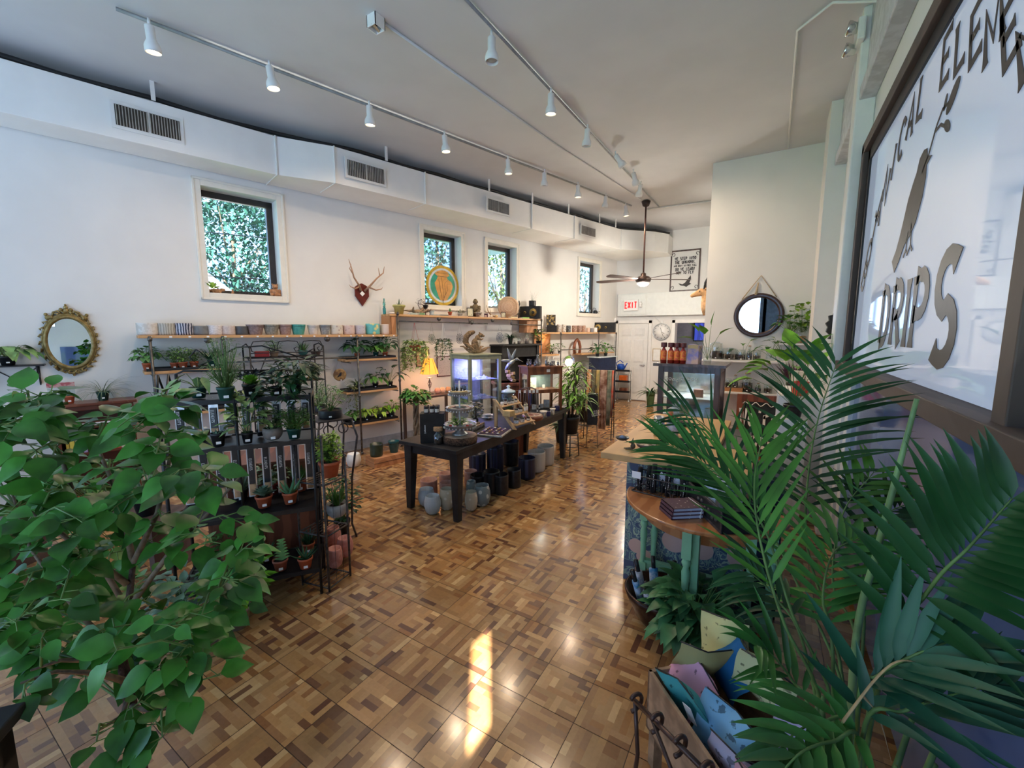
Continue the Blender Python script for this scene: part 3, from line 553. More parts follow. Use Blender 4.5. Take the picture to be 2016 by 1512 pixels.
def foliage(kind, s, h, n, L, W, z0=0.):
    f = MB()
    if kind == 'bush':
        for i in range(n):
            a = rnd(0, 2*PI); q = rnd(0, 1)**.6; zz = rnd(.15, 1); rr = s*q*math.sin(PI*min(.95, zz*.8+.1))**.5
            p = (rr*math.cos(a), rr*math.sin(a), z0+h*zz)
            if i % 4 == 0: f.cur = 1; f.tube([(p[0]*.15, p[1]*.15, z0), (p[0]*.6, p[1]*.6, z0+h*zz*.6), p], .0018, 3, False); f.cur = 0
            f.leaf(p, (math.cos(a)+rnd(-.5, .5), math.sin(a)+rnd(-.5, .5), rnd(-.2, .9)), L*rnd(.8, 1.35), W*1.15, droop=.5, n=3, shape='ovate')
    elif kind == 'broad':
        for i in range(int(n*1.5)):
            a = i*2.4+rnd(-.3, .3); q = rnd(.35, 1.); tip = (s*.62*q*math.cos(a), s*.62*q*math.sin(a), z0+h*(1.05-.65*q)*rnd(.85, 1.1))
            stem_leaf(f, (0, 0, z0-.01), tip, L*rnd(.8, 1.15), W*rnd(.8, 1.1), 'heart', .8, 1, 0)
    elif kind == 'arch':
        for i in range(n):
            a = i*2.4+rnd(-.3, .3); up = rnd(.6, 2.2); f.leaf((.01*math.cos(a), .01*math.sin(a), z0-.01), (math.cos(a), math.sin(a), up), L*rnd(.75, 1.1), W, droop=rnd(.9, 1.9), n=7, shape='blade', fold=.2)
    elif kind == 'spiky':
        for i in range(n):
            a = i*2.4; f.leaf((s*.2*rnd(0, 1)*math.cos(a), s*.2*math.sin(a), z0-.01), (math.cos(a)*rnd(.2, 1), math.sin(a)*rnd(.2, 1), 1.1), L*rnd(.6, 1.1), W, droop=rnd(.0, .4), n=4, shape='blade', fold=.3)
    elif kind == 'aloe':
        for i in range(n):
            a = i*2.4+rnd(-.2, .2); q = rnd(.5, 1); e = rnd(.5, 1.4); l = L*rnd(.7, 1.1)
            d = Vector((math.cos(a), math.sin(a), e)).normalized(); p0 = Vector((0, 0, z0-.008)); p1 = p0+d*l*.5; p2 = p1+(d+Vector((0, 0, .25))).normalized()*l*.5
            f.tube([p0, p0+d*l*.25, p1, p2], [W*.5, W*.48, W*.36, W*.03], 6, True, .55)
    elif kind == 'trail':
        for i in range(n):
            a = i*2.4+rnd(-.4, .4); l = h*rnd(.4, 1.); pts = [Vector((s*.3*math.cos(a), s*.3*math.sin(a), z0)), Vector((s*.75*math.cos(a), s*.75*math.sin(a), z0+s*.25)), Vector((s*math.cos(a), s*math.sin(a), z0-s*.2))]
            k = int(l/.05)
            for j in range(k): pts.append(pts[-1]+Vector((rnd(-.008, .008), rnd(-.008, .008), -.05)))
            f.cur = 1; f.tube(pts, .0018, 3, False); f.cur = 0
            for q, p in enumerate(pts[1:]):
                for _ in range(3): b = rnd(0, 2*PI); f.leaf(p+Vector((rnd(-.02, .02), rnd(-.02, .02), rnd(-.02, .02))), (math.cos(b), math.sin(b), rnd(-.3, .4)), L*rnd(.7, 1.2), W, droop=.8, n=3, shape='heart')
        for i in range(n*10):
            a = rnd(0, 2*PI); q = rnd(.2, 1.)*s; f.leaf((q*math.cos(a), q*math.sin(a), z0+rnd(-s*.7, s*.5)*(1.1-q/s*.4)), (math.cos(a), math.sin(a), rnd(.1, .9)), L*1.1, W*1.1, droop=.6, n=3, shape='heart')
    elif kind == 'rosette':
        for i in range(n):
            a = i*2.4; q = i/n; f.leaf((0, 0, z0+q*h*.3), (math.cos(a), math.sin(a), .2+q*1.6), L*(1.1-.5*q), W, droop=-.3, n=3, shape='ovate', fold=.35)
    elif kind == 'zigzag':
        for st in range(n):
            a = st*2.1; x, y = .012*math.cos(a), .012*math.sin(a); K = 7; pts = []
            for j in range(K): pts.append((x, h*j/K, W*(1-.6*j/K)))
            for j in range(K):
                zc = z0+h*(j+.5)/K; wd = W*(1-.55*j/K)
                for sg in (-1, 1): f.add([(x, y-.002, zc-h/K*.6), (x+sg*wd, y, zc+h/K*.25), (x+sg*wd*.7, y, zc+h/K*.6), (x, y+.002, zc+h/K*.5), (x, y+.004, zc)], [(0, 1, 2, 3), (0, 4, 3)], False)
    elif kind == 'cactus':
        for i in range(n): a = i*2.4; f.ell((s*.3*math.cos(a)*(i > 0), s*.3*math.sin(a)*(i > 0), z0+h*.5*rnd(.6, 1)), (W/2, W/2, h*.5), 10, 6)
    return f
def plant(loc, label, pot, fol, mats, name='potted_plant', cat='potted plant', tagw=.022, group=None, rz=None, tag_on=True):
    """pot=(kind, radius, height, material); fol=(kind, spread, height, count, leaf length, leaf width)"""
    loc = Vector(loc); t = thing(name, label, cat, loc, face_cam(loc) if rz is None else rz, group)
    k, r, h, pm = pot
    MB().lathe(pot_prof(k, r, h), 22 if r > .03 else 14).build('pot', pm, t)
    MB().lathe([(0, h*.84), (r*.86*(.8 if k in ('belly', 'bowl') else 1), h*.83)], 16).build('soil', M_soil, t)
    if fol:
        f = foliage(*fol, z0=h*.85); fence(f.build('foliage', mats, t), loc, t.rotation_euler.z)
    if tag_on:
        MB().box((0, -r*(.88 if k == 'nursery' else .99)-.001, h*.32), (tagw, .003, tagw*.6), rx=-.1).build('price_tag', M_card, t)
    return t
def pot_only(loc, label, kind, r, h, m, name='ceramic_pot', cat='plant pot', group=None, inner=None):
    loc = Vector(loc); t = thing(name, label, cat, loc, face_cam(loc), group)
    MB().lathe(pot_prof(kind, r, h), 26).build('pot_body', m, t); return t
TERRA = lambda r, h=None: ('nursery', r, h or r*1.75, M_terra)
GRN = lambda r, h=None: ('nursery', r, h or r*1.8, M_grnpot)
BLK = lambda r, h=None: ('nursery', r, h or r*1.8, M_blkpot)

# ---------------------------------------------------------------- pipe-and-plank shelving along the left wall
def plank(par, s0, s1, d0, d1, z, th=.032, m=None, name='shelf_board'):
    b = MB().bb((d0, s0, z-th), (d1, s1, z)); return b.build(name, m or M_wood, par, bevel=.003)
def wallthing(name, label, cat, s=0, d=0, z=0, group=None): p = wp(s, d, z); return thing(name, label, cat, p, WROT, group)
ZA = 1.772
A = wallthing('pipe_shelf', 'left pipe shelving with one long pine board holding the row of pots', 'shelving')
plank(A, -9.70, -6.68, .02, .31, ZA)
def post(par, s, d, z0, z1, r=.014, name='pipe_post'):
    m = MB().tube([(d, s, z0), (d, s, z1)], r, 10)
    for z in (z0+.02, z1-.03, (z0+z1)/2): m.tube([(d, s, z-.018), (d, s, z+.018)], r*1.45, 10)
    return m.build(name, M_pipe, par)
for s_ in (-9.61, -8.96, -7.34, -6.68): post(A, s_, .325, 0.0, ZA-.01 if s_ < -7 else 2.12)
ML = mat('tray_black', (.02, .02, .022), .45)
def tray(par, s0, s1, z): b = MB().bb((.02, s0, z), (.30, s1, z+.006)).bb((.02, s0, z), (.025, s1, z+.03)).bb((.295, s0, z), (.30, s1, z+.03)).bb((.02, s0, z), (.30, s0+.005, z+.03)).bb((.02, s1-.005, z), (.30, s1, z+.03)); b.build('drip_tray', ML, par)
SH = [(-9.68, -8.93, 1.385), (-9.68, -8.93, .90), (-7.52, -6.70, 1.42), (-7.52, -6.70, .945), (-7.52, -6.70, .46)]
for a, b, z in SH:
    plank(A, a, b, .03, .30, z); tray(A, a+.02, b-.02, z)
    for s_ in (a+.07, b-.02): MB().tube([(0, s_, z-.045), (.325, s_, z-.045)], .012, 8).build('pipe_arm', M_pipe, A)
m = MB().tube([(.325, -8.96, 1.45), (.325, -7.34, 1.45)], .011, 8); m.build('cross_pipe', M_pipe, A)
def flange(par, s, z): m = MB(); m.M = Matrix.Translation((.30, s, z)) @ Matrix.Rotation(-PI/2, 4, 'Y'); m.lathe([(0, 0), (.04, 0), (.04, .012), (.02, .03), (0, .03)], 16); m.build('flange', M_pipe, par)
flange(A, -9.1, ZA-.055); flange(A, -7.75, ZA-.055)
for i in range(18):
    s_ = -9.6+i*2.85/17; MB().bb((.311, s_-.012, ZA-.026), (.313, s_+.012, ZA-.010)).build('shelf_tag', M_card, A)
# end block that steps up to the high shelf
B = wallthing('pipe_shelf', 'high pipe shelf crowded with curios below the two middle windows', 'shelving')
ZB = 2.085
plank(B, -6.80, -3.35, .02, .31, ZB); bx = MB().bb((.02, -6.80, ZA+.002), (.30, -6.77, ZB-.034)).bb((.27, -6.80, ZA+.002), (.30, -6.70, ZB-.034)); bx.build('end_panel', mat('knotty_pine', (.58, .28, .13), .5, col2=(.45, .20, .08), pat='rings', scale=2.5), B, bevel=.002)
MB().bb((.02, -3.72, 1.80), (.25, -3.39, ZB-.034)).build('end_panel', MATS['knotty_pine'], B, bevel=.002)
MB().tube([(.325, -6.66, 1.98), (.325, -5.25, 1.97)], .011, 8).build('hanging_rail', M_pipe, B)
MB().tube([(.325, -5.2, 1.965), (.325, -4.85, 1.965)], .011, 8).build('hanging_rail', M_pipe, B)
MB().tube([(.325, -4.25, 1.96), (.325, -3.38, 1.955)], .011, 8).build('hanging_rail', M_pipe, B)
for s_ in (-5.28, -4.25): MB().tube([(.325, s_, ZB-.03), (.325, s_, 1.955)], .012, 8).build('rail_hanger', M_pipe, B)
flange(B, -5.2, 1.985); flange(B, -5.9, ZB-.05); flange(B, -4.7, ZB-.05)
post(B, -3.36, .325, 0, ZB+.0)
Cc = wallthing('pipe_shelf', 'far pipe shelving with small pots and a speaker by the back corner', 'shelving')
ZC = 1.81
plank(Cc, -3.33, -.42, .02, .31, ZC); post(Cc, -2.71, .325, 0, ZC); post(Cc, -.47, .325, 0, ZC); MB().tube([(.325, -2.7, 1.42), (.325, -.47, 1.42)], .011, 8).build('cross_pipe', M_pipe, Cc)
plank(Cc, -3.3, -2.73, .03, .30, 1.33); MB().bb((.03, -3.28, 1.35), (.05, -2.75, 1.78)).build('back_board', MATS['knotty_pine'], Cc)
plank(Cc, -1.9, -.5, .03, .30, 1.31)
MB().tube([(.325, -1.25, .0), (.325, -1.25, ZC)], .011, 8).build('pipe_post', M_pipe, Cc)

# row of ceramic pots on the long board
def cm(name, c, c2=None, pat='noise', sc_=18, r=.5, lo=.45, hi=.55): return mat(name, c, r, col2=c2, pat=pat, scale=sc_, lo=lo, hi=hi, var=.1)
ROW = [(292, 36, 24, 'cyl', cm('speckled_white', (.62, .58, .53), (.72, .69, .66), sc_=30), 'white speckled pot, first at the left end of the long shelf'),
 (328, 34, 23, 'cyl', cm('grey_scallop', (.32, .31, .27), (.50, .49, .44), 'wave', 14), 'grey pot with a scalloped band pattern on the long shelf'),
 (362, 34, 23, 'cyl', cm('navy_scallop', (.03, .04, .08), (.50, .52, .62), 'wave', 13, .35, .5, .56), 'navy and white patterned pot on the long shelf'),
 (395, 29, 18, 'cyl', cm('plain_slate', (.17, .18, .19)), 'plain slate grey pot right of the navy patterned one'),
 (423, 27, 19, 'cyl', cm('white_embossed', (.70, .68, .70), (.58, .56, .58), 'voronoi', 60), 'white embossed pot on the long shelf beside the slate one'),
 (450, 25, 18, 'cyl', cm('pale_pinkish', (.52, .44, .42), (.60, .53, .50), sc_=40), 'pale pinkish pot left of the charcoal one'),
 (476, 24, 17, 'cyl', cm('charcoal_glaze', (.07, .075, .085)), 'charcoal pot in the middle of the long shelf row'),
 (503, 33, 20, 'taper', cm('mauve_ribbed', (.27, .21, .21), (.36, .29, .28), 'voronoi', 40), 'wide mauve brown ribbed pot on the long shelf'),
 (535, 30, 20, 'taper', cm('sage_ribbed', (.26, .27, .23), (.36, .36, .31), 'voronoi', 40), 'sage grey ribbed pot on the long shelf'),
 (562, 26, 20, 'taper', cm('dusty_rose', (.35, .24, .22), (.42, .31, .28), 'voronoi', 40), 'dusty rose brown pot left of the turquoise tapered one'),
 (588, 28, 20, 'taper', cm('turquoise_glaze', (.06, .36, .33), (.10, .45, .40)), 'turquoise tapered pot with a pale rim on the long shelf'),
 (617, 23, 19, 'taper', cm('cream_white', (.68, .66, .62)), 'cream white tapered pot right of the turquoise one'),
 (640, 22, 19, 'taper', cm('blue_grey_ribbed', (.25, .29, .31), (.34, .38, .40), 'voronoi', 40), 'blue grey ribbed tapered pot on the long shelf'),
 (663, 24, 19, 'cyl', cm('cream_floral', (.62, .58, .50), (.42, .33, .30), 'voronoi', 22, .5, .2, .35), 'cream pot with dark sprigs on the long shelf'),
 (687, 23, 18, 'cyl', cm('pink_floral', (.60, .47, .44), (.40, .28, .27), 'voronoi', 28, .5, .2, .35), 'dusty pink floral pot on the long shelf'),
 (709, 21, 18, 'cyl', cm('lavender_lace', (.50, .48, .54), (.36, .33, .38), 'voronoi', 40, .5, .2, .35), 'lavender grey lace pattern pot on the long shelf'),
 (734, 28, 21, 'cyl', cm('teal_flowers', (.13, .47, .46), (.72, .62, .25), 'voronoi', 16, .4, .25, .45), 'teal and yellow flowered pot near the right end of the long shelf'),
 (760, 23, 20, 'cyl', cm('red_flowers', (.70, .58, .52), (.42, .07, .06), 'voronoi', 16, .4, .16, .22), 'white pot with red flowers, last at the right of the long shelf')]
for u, w_, h_, k, mt, lb in ROW:
    p = lws(u, 657, .17, ZA+.001); q = pxm(p); pot_only(p, lb, k, w_*q/2*.97, h_*q, mt)

# plants on the short shelves
def shelf_plant(u, z, label, pot, fol, mats, d=.17, **k): return plant(lws(u, 655+(1.8-z)*115, d, z+.0065), label, pot, fol, mats, **k)
shelf_plant(288, 1.385, 'round-leaved plant in a terracotta pot behind the leftmost shelf post', TERRA(.045), ('broad', .20, .20, 34, .075, .06), [G('jade_leaf', (.09, .24, .07)), L_stem])
shelf_plant(342, 1.385, 'pale ferny plant in a terracotta pot, left of three on the upper left shelf', TERRA(.042), ('bush', .12, .16, 120, .04, .018), [G('fresh_fern_leaf', (.16, .34, .10)), L_stem])
shelf_plant(359, 1.385, 'bright feathery plant in a terracotta pot, middle of three', TERRA(.045), ('bush', .13, .18, 160, .045, .016), [G('bright_fern_leaf', (.22, .42, .10)), L_stem], d=.2)
shelf_plant(381, 1.385, 'dark feathery plant in a terracotta pot, right of three', TERRA(.045), ('bush', .11, .15, 90, .04, .02), [L_mid, L_stem])
shelf_plant(417, 1.385, 'spiky dark green plant in a green pot at the shelf end', GRN(.05), ('spiky', .16, .2, 60, .19, .016), [L_dark, L_stem])
shelf_plant(316, .90, 'tall bare dark candelabra cactus on the low left shelf', BLK(.035), ('aloe', .1, .2, 4, .24, .022), [L_deep, L_stem])
shelf_plant(340, .90, 'dark star-shaped succulent on the low left shelf', TERRA(.035), ('aloe', .12, .15, 10, .12, .022), [L_deep, L_stem])
shelf_plant(703, 1.42, 'broad drooping leafed plant in a terracotta pot behind the shelf post', TERRA(.04), ('broad', .26, .24, 20, .15, .09), [L_dark, L_stem])
shelf_plant(740, 1.42, 'light green leafed plant in a green pot on the upper right shelf', GRN(.045), ('broad', .2, .17, 18, .11, .07), [L_mid, L_stem])
shelf_plant(758, 1.42, 'big dark leafed plant in a small terracotta pot on the upper right shelf', TERRA(.045), ('broad', .26, .28, 24, .13, .08), [L_dark, L_stem])
shelf_plant(703, .945, 'red-leaved bromeliad with trailing stems on the middle shelf', BLK(.05), ('arch', .2, .2, 26, .22, .022), [G('mossy_strap_leaf', (.12, .20, .06)), L_stem])
shelf_plant(739, .945, 'heart-leaved plant in a black pot, middle of the middle shelf', BLK(.048), ('broad', .2, .18, 11, .13, .08), [L_mid, L_stem])
shelf_plant(768, .945, 'upright arrow-leaved plant in a black pot at the middle shelf end', BLK(.045), ('broad', .28, .30, 8, .17, .075), [L_dark, L_stem])
for i, (u, lb, mt) in enumerate([(695, 'yellow green leafy plant at the left of the lowest shelf', L_mid), (722, 'lime leafed plant second from the left on the lowest shelf', L_lime), (748, 'bright lime leafed plant third on the lowest shelf', L_lime), (771, 'bushy green plant at the right of the lowest shelf', L_brt)]):
    shelf_plant(u, .46, lb, ('cyl', .045, .07, M_blkpot), ('broad', .18, .16+.04*(i == 3), 20, .10, .055), [mt, L_stem])
t = shelf_plant(692, .945, 'trailing vine hanging from the middle shelf in front of the wall', BLK(.035), ('trail', .07, .62, 4, .04, .03), [G('olive_leaf', (.14, .17, .07)), L_twig], d=.26)

# ---------------------------------------------------------------- curios on the high shelf and window sills
def on_high(u, d=.17): return lws(u, 620, d, ZB+.001)
p = on_high(757, .12); t = thing('oil_lamp', 'slim teal glass oil lamp at the left end of the high shelf', 'oil lamp', p)
MB().lathe([(.022, 0), (.024, .01), (.024, .09), (.012, .10), (.012, .105), (.022, .11), (.022, .115), (0, .12)], 16).build('base', cm('teal_enamel', (.02, .22, .24), r=.25), t)
MB().lathe([(.012, .115), (.024, .15), (.020, .18), (.011, .20), (.013, .235), (.010, .24)], 16).build('chimney', glassmat('green_glass', (.3, .65, .6), mixf=.3), t)
p = on_high(786, .16); plant(p, 'large yellow green pot with a small dark cutting on the high shelf', ('rim', .10, .15, cm('chartreuse_glaze', (.48, .46, .16), r=.4)), ('spiky', .05, .1, 3, .13, .03), [L_dark, L_stem], tag_on=False)
p = on_high(772, .26); t = tag(MB().ell((0, 0, .014), (.055, .035, .016), 12, 6).build('shell', cm('pale_shell', (.70, .62, .52), (.82, .76, .68), 'wave', 30), loc=p), 'flat pale shell in front of the yellow green pot', 'shell')
def driftwood(p, label, sc_=1., seed=3, curl=1):
    random.seed(seed); m = MB()
    for k in range(5):
        a = rnd(-.4, .4)+(PI if k % 2 else 0); pts = [Vector((0, 0, .03))]
        for j in range(5): pts.append(pts[-1]+Vector((math.cos(a)*.035, math.sin(a)*.02, .02*rnd(-.2, 1.4)*(j < 4)+.0)*1)*sc_); a += rnd(-.5, .5)
        m.tube(pts, [.022*sc_, .02*sc_, .016*sc_, .012*sc_, .007*sc_, .003*sc_], 7)
    m.ell((0, 0, .03*sc_), (.05*sc_, .03*sc_, .03*sc_), 10, 6)
    return tag(m.build('driftwood', mat('driftwood_brown', (.30, .20, .12), .8, var=.4, scale=30, bump=.5), loc=p, rz=WROT+PI/2), label, 'driftwood')
driftwood(on_high(823, .2), 'gnarled piece of driftwood beside the yellow green pot', 1.5, 5)
p = on_high(838, .2); t = plant((p.x, p.y, ZB+.11), 'dark bonsai-like plant in a black pot on a scrolled stand', ('nursery', .045, .06, M_blkpot), ('bush', .15, .12, 70, .035, .02), [G('purple_grey_leaf', (.12, .12, .16)), L_twig], tag_on=False)
m = MB(); m.tube([(0, 0, -.11), (0, 0, 0)], .008, 6); m.lathe([(.04, -.112), (.035, -.10), (0, -.10)], 12)
m.tube([(.09*math.cos(a), 0, .01+.07*math.sin(a)-.0) for a in [PI*(-.05-.9*k/14) for k in range(15)]], .006, 6); m.tube([(-.09, 0, .0), (-.12, 0, .06), (-.10, 0, .13), (-.06, 0, .15), (-.05, 0, .12)], .006, 6); m.build('scroll_stand', M_rust, t)
# books lying flat along the shelf
def flatbook(p, rz, L, W, T, c, label, name='book', group=None):
    t = thing(name, label, 'book', p, rz, group)
    MB().bb((-W/2+.003, -L/2+.002, .002), (W/2-.003, L/2-.002, T-.002)).build('pages', M_paper, t)
    m = MB().bb((-W/2, -L/2, 0), (W/2, L/2, .002)).bb((-W/2, -L/2, T-.002), (W/2, L/2, T)).bb((W/2-.003, -L/2, 0), (W/2, L/2, T)); m.build('cover', mat('cover_%02d%02d%02d' % tuple(int(x*99) for x in c), c, .5, var=.06), t); return t
for u, L, T, c, lb in ((812, .13, .03, (.42, .50, .45), 'grey green book lying on the high shelf under the driftwood'), (828, .10, .035, (.16, .30, .16), 'green clay block lying beside the grey green book'), (855, .14, .015, (.35, .42, .42), 'pale thin book under the white pot on the high shelf'), (872, .16, .017, (.12, .17, .19), 'dark teal book left of the small terracotta pot'), (912, .13, .012, (.62, .5, .38), 'tan booklet lying near the leaning picture frame'), (1009, .18, .022, (.72, .62, .36), 'cream book lying under the mosaic disc'), (1032, .2, .022, (.25, .55, .10), 'lime green book lying in front of the left speaker')):
    flatbook(on_high(u, .25), WROT, L, .1, T, c, lb)
p = on_high(850, .2); pot_only((p.x, p.y, ZB+.018), 'small white pot on the high shelf below the stained glass', 'taper', .048, .065, cm('aqua_white', (.66, .70, .66)))
p = on_high(886, .24); plant((p.x, p.y, ZB+.012), 'small cactus in a little terracotta pot below the stained glass', ('rim', .042, .06, M_terra), ('cactus', .02, .08, 1, 0, .035), [L_mid, L_stem], tag_on=False)
p = on_high(906, .12); plant(p, 'tiny grey pot with two drooping leaves behind the picture frame', ('bowl', .045, .06, cm('grey_stone', (.30, .29, .27))), ('broad', .12, .1, 4, .07, .02), [L_deep, L_stem], tag_on=False)
# stained glass disc standing in the second window
s0, z0 = lw(872, 572, -.06); cz_ = 2.275+.165
t = wallthing('stained_glass_disc', 'round stained glass disc with an amber vase shape in the second window', 'stained glass', s0, -.06, 2.281)
R_ = .165; t.scale = (1, 1, 1)
s_a, _ = lw(840, 572, -.06); s_b, _ = lw(905, 572, -.06); R_ = (s_b-s_a)/2*.98
zc = R_
def ring(r0, r1, th, a0=0, a1=360, n=48):
    m = MB(); vs = []; fs = []
    for k in range(n+1):
        a = math.radians(a0+(a1-a0)*k/n)
        for r in (r0, r1):
            for e in (-th/2, th/2): vs.append((e, r*math.cos(a), zc+r*math.sin(a)))
    for k in range(n): b = 4*k; fs += [(b, b+4, b+6, b+2), (b+1, b+3, b+7, b+5), (b, b+1, b+5, b+4), (b+2, b+6, b+7, b+3)]
    return m.add(vs, fs, False)
def sg(name, c, es=.35): return mat(name, c, .15, var=.15, scale=9, emit=None, es=0, trans=.35)
ring(R_*.86, R_, .008).build('amber_ring', sg('amber_art_glass', (.75, .48, .05)), t)
ring(R_*.76, R_*.86, .008).build('white_ring', sg('opal_art_glass', (.85, .9, .9)), t)
MB().prism([(R_*.76*math.cos(2*PI*k/40), zc+R_*.76*math.sin(2*PI*k/40)) for k in range(40)], .004, 'x').build('green_field', sg('green_art_glass', (.03, .42, .28)), t)
va = [(-.0, -.98), (.22, -.75), (.5, -.35), (.62, .0), (.52, .22), (.3, .32), (.26, .45), (.42, .52), (.30, .70), (.12, .78), (.1, .92), (-.1, .92), (-.1, .78), (-.34, .70), (-.48, .55), (-.3, .45), (-.36, .3), (-.5, .1), (-.42, -.2), (-.25, -.6)]
MB().prism([(a*R_, zc+b*R_) for a, b in va], .007, 'x').build('amber_vase_shape', sg('orange_art_glass', (.85, .42, .10)), t)
m = MB()
for st in ([(-.3, .45), (.26, .45)], [(0, -.9), (-.15, -.3), (-.25, .3)], [(0, -.9), (0, -.2), (-.08, .4)], [(0, -.8), (.15, -.4), (.1, .1), (.3, .3)], [(.05, -.6), (.3, -.2), (.25, .1), (.5, .1)], [(-.34, .62), (.35, .6)]):
    m.tube([(-.005+.01, a*R_, zc+b*R_) for a, b in st], .0022, 4)
m.build('lead_lines', M_black, t)
# kneeling stone figure
p = lws(936, 612, .13, ZB+.001)
t = thing('stone_monk_statue', 'brown stone statue of a robed seated monk on the high shelf', 'statue', p, face_cam(p)); ms = mat('weathered_bronze_stone', (.16, .115, .06), .7, var=.35, scale=30, bump=.4)
m = MB(); m.ell((0, .01, .05), (.085, .07, .055)); m.ell((0, .01, .13), (.062, .05, .085)); m.ell((-.035, -.04, .055), (.05, .04, .035)); m.ell((.045, -.035, .075), (.035, .045, .055)); m.tube([(-.06, 0, .17), (-.07, -.03, .11), (-.01, -.06, .10)], [.025, .022, .016], 8); m.tube([(.06, 0, .17), (.065, -.03, .12), (.02, -.06, .11)], [.025, .022, .016], 8); m.build('robed_body', ms, t)
m = MB(); m.ell((.0, -.01, .245), (.036, .038, .045)); m.ell((0, -.045, .24), (.008, .012, .012), 8, 5); m.ell((-.035, -.005, .24), (.008, .012, .016), 6, 4); m.ell((.035, -.005, .24), (.008, .012, .016), 6, 4); m.tube([(-.014, -.044, .228), (.014, -.044, .228)], .003, 5); m.build('head', ms, t)
t.scale = (1.15, 1.15, 1.15)
p = on_high(942, .24); t = pot_only(p, 'carved pale stone pot in front of the monk statue', 'rim', .07, .085, mat('carved_stone', (.42, .38, .32), .8, var=.3, scale=35, bump=.5), name='stone_pot')
# leaning picture frame
def frame_thing(p, rz, w_, h_, label, mf, mp, tilt=-.15, fw=.012, name='framed_picture', cat='picture frame', th=.012):
    t = thing(name, label, cat, p, rz); f = MB(); f.M = Matrix.Rotation(tilt, 4, 'X')
    for q in (((-w_/2, -th/2, 0), (-w_/2+fw, th/2, h_)), ((w_/2-fw, -th/2, 0), (w_/2, th/2, h_)), ((-w_/2+fw, -th/2, 0), (w_/2-fw, th/2, fw)), ((-w_/2+fw, -th/2, h_-fw), (w_/2-fw, th/2, h_))): f.bb(*q)
    f.build('frame', mf, t, bevel=.002); g = MB(); g.M = f.M; g.bb((-w_/2+fw, 0, fw), (w_/2-fw, th/2-.002, h_-fw)); g.build('print', mp, t); return t
M_prt = mat('botanical_print', (.72, .68, .48), .6, col2=(.25, .24, .12), pat='voronoi', scale=26, lo=.1, hi=.25)
p = on_high(926, .26); frame_thing(p, face_cam(p)+.25, .12, .16, 'black-framed botanical print leaning on the high shelf', M_blackwood, M_prt)
for u, s_, lb, c in ((944, .022, 'small cream pebble left of the antler on the high shelf', (.72, .62, .45)), (956, .026, 'rosy crystal beside the cream pebble', (.55, .42, .42)), (967, .03, 'pale shell left of the conch on the high shelf', (.78, .68, .55)), (977, .034, 'amber and white conch shell on the high shelf', (.6, .42, .2))):
    q = on_high(u, .27); tag(MB().ell((0, 0, s_*.7), (s_, s_*.8, s_*.72), 10, 6).build('shell' if 'shell' in lb else 'pebble' if 'pebble' in lb else 'crystal', cm('curio_%d' % u, c, tuple(min(1, x*1.3) for x in c), sc_=30), loc=q), lb, 'shell' if 'shell' in lb else 'stone')
q = on_high(957, .18); tag(MB().bb((-.035, -.03, 0), (.035, .03, .06)).bb((-.038, -.033, .06), (.038, .033, .07)).build('trinket_box', mat('plum_box', (.10, .04, .05), .4), loc=q, rz=face_cam(q), bevel=.004), 'small plum trinket box behind the crystals', 'box')
q = on_high(968, .15); m = MB(); m.tube([(-.10, 0, .24), (-.075, 0, .14), (-.02, 0, .05), (.06, 0, .02), (.12, -.02, .03)], [.003, .009, .013, .015, .012], 8); m.tube([(-.02, 0, .05), (-.03, -.05, .09), (-.02, -.06, .14)], [.01, .007, .003], 6)
tag(m.build('shed_antler', mat('antler_bone', (.45, .32, .20), .55, var=.2), loc=q, rz=face_cam(q)), 'loose antler curving up beside the monk statue', 'antler')
p = on_high(991, .27); frame_thing(p, face_cam(p), .10, .11, 'small pale framed picture leaning by the mosaic disc', mat('dark_red_frame', (.12, .05, .03), .4), M_prt, -.1)
# mosaic disc
p = on_high(1001, .2); t = thing('mosaic_disc', 'pinkish mosaic stone disc leaning on the high shelf', 'mosaic plate', p, face_cam(p)+.1)
sz = 42*pxm(p)/2; m = MB(); m.M = Matrix.Translation((0, 0, sz)) @ Matrix.Rotation(PI/2-.12, 4, 'X'); m.lathe([(0, -.008), (sz, -.008), (sz, .008), (0, .012)], 40); m.build('disc_body', mat('pink_mosaic', (.62, .42, .28), .5, col2=(.40, .20, .13), pat='voronoi', scale=55, lo=.15, hi=.35), t)
for r in (.35, .62, .88): q = MB(); q.M = m.M; q.tube([(sz*r*math.cos(a), sz*r*math.sin(a), .013) for a in [2*PI*k/40 for k in range(41)]], .003, 5, False); q.build('tile_ring', mat('cream_tesserae', (.72, .60, .42), .5), t)
# speakers
def speaker(p, rz, w_, h_, d_, label, flip=1):
    t = thing('bookshelf_speaker', label, 'speaker', p, rz); MB().bb((-w_/2, -d_/2, 0), (w_/2, d_/2, h_)).build('cabinet', M_blackwood, t, bevel=.004)
    def drv(x, r, c, nm):
        m = MB(); m.M = Matrix.Translation((x, -d_/2-.001, h_*.5)) @ Matrix.Rotation(PI/2, 4, 'X'); m.lathe([(r*1.15, 0), (r*1.15, .006), (r, .007), (r*.95, .002)], 24); m.cur = 1; m.lathe([(r*.95, .003), (r*.4, -.004+.006)], 24); m.cur = 0; m.lathe([(r*.4, .002), (r*.3, .012), (0, .016)], 16); m.build(nm, [M_blkpot, c], t)
    yc = mat('kevlar_yellow_cone', (.72, .52, .18), .5); drv(flip*w_*.22, h_*.34, yc, 'woofer'); drv(-flip*w_*.12, h_*.13, yc, 'tweeter'); drv(-flip*w_*.34, h_*.06, M_galv, 'control_knob')
    return t
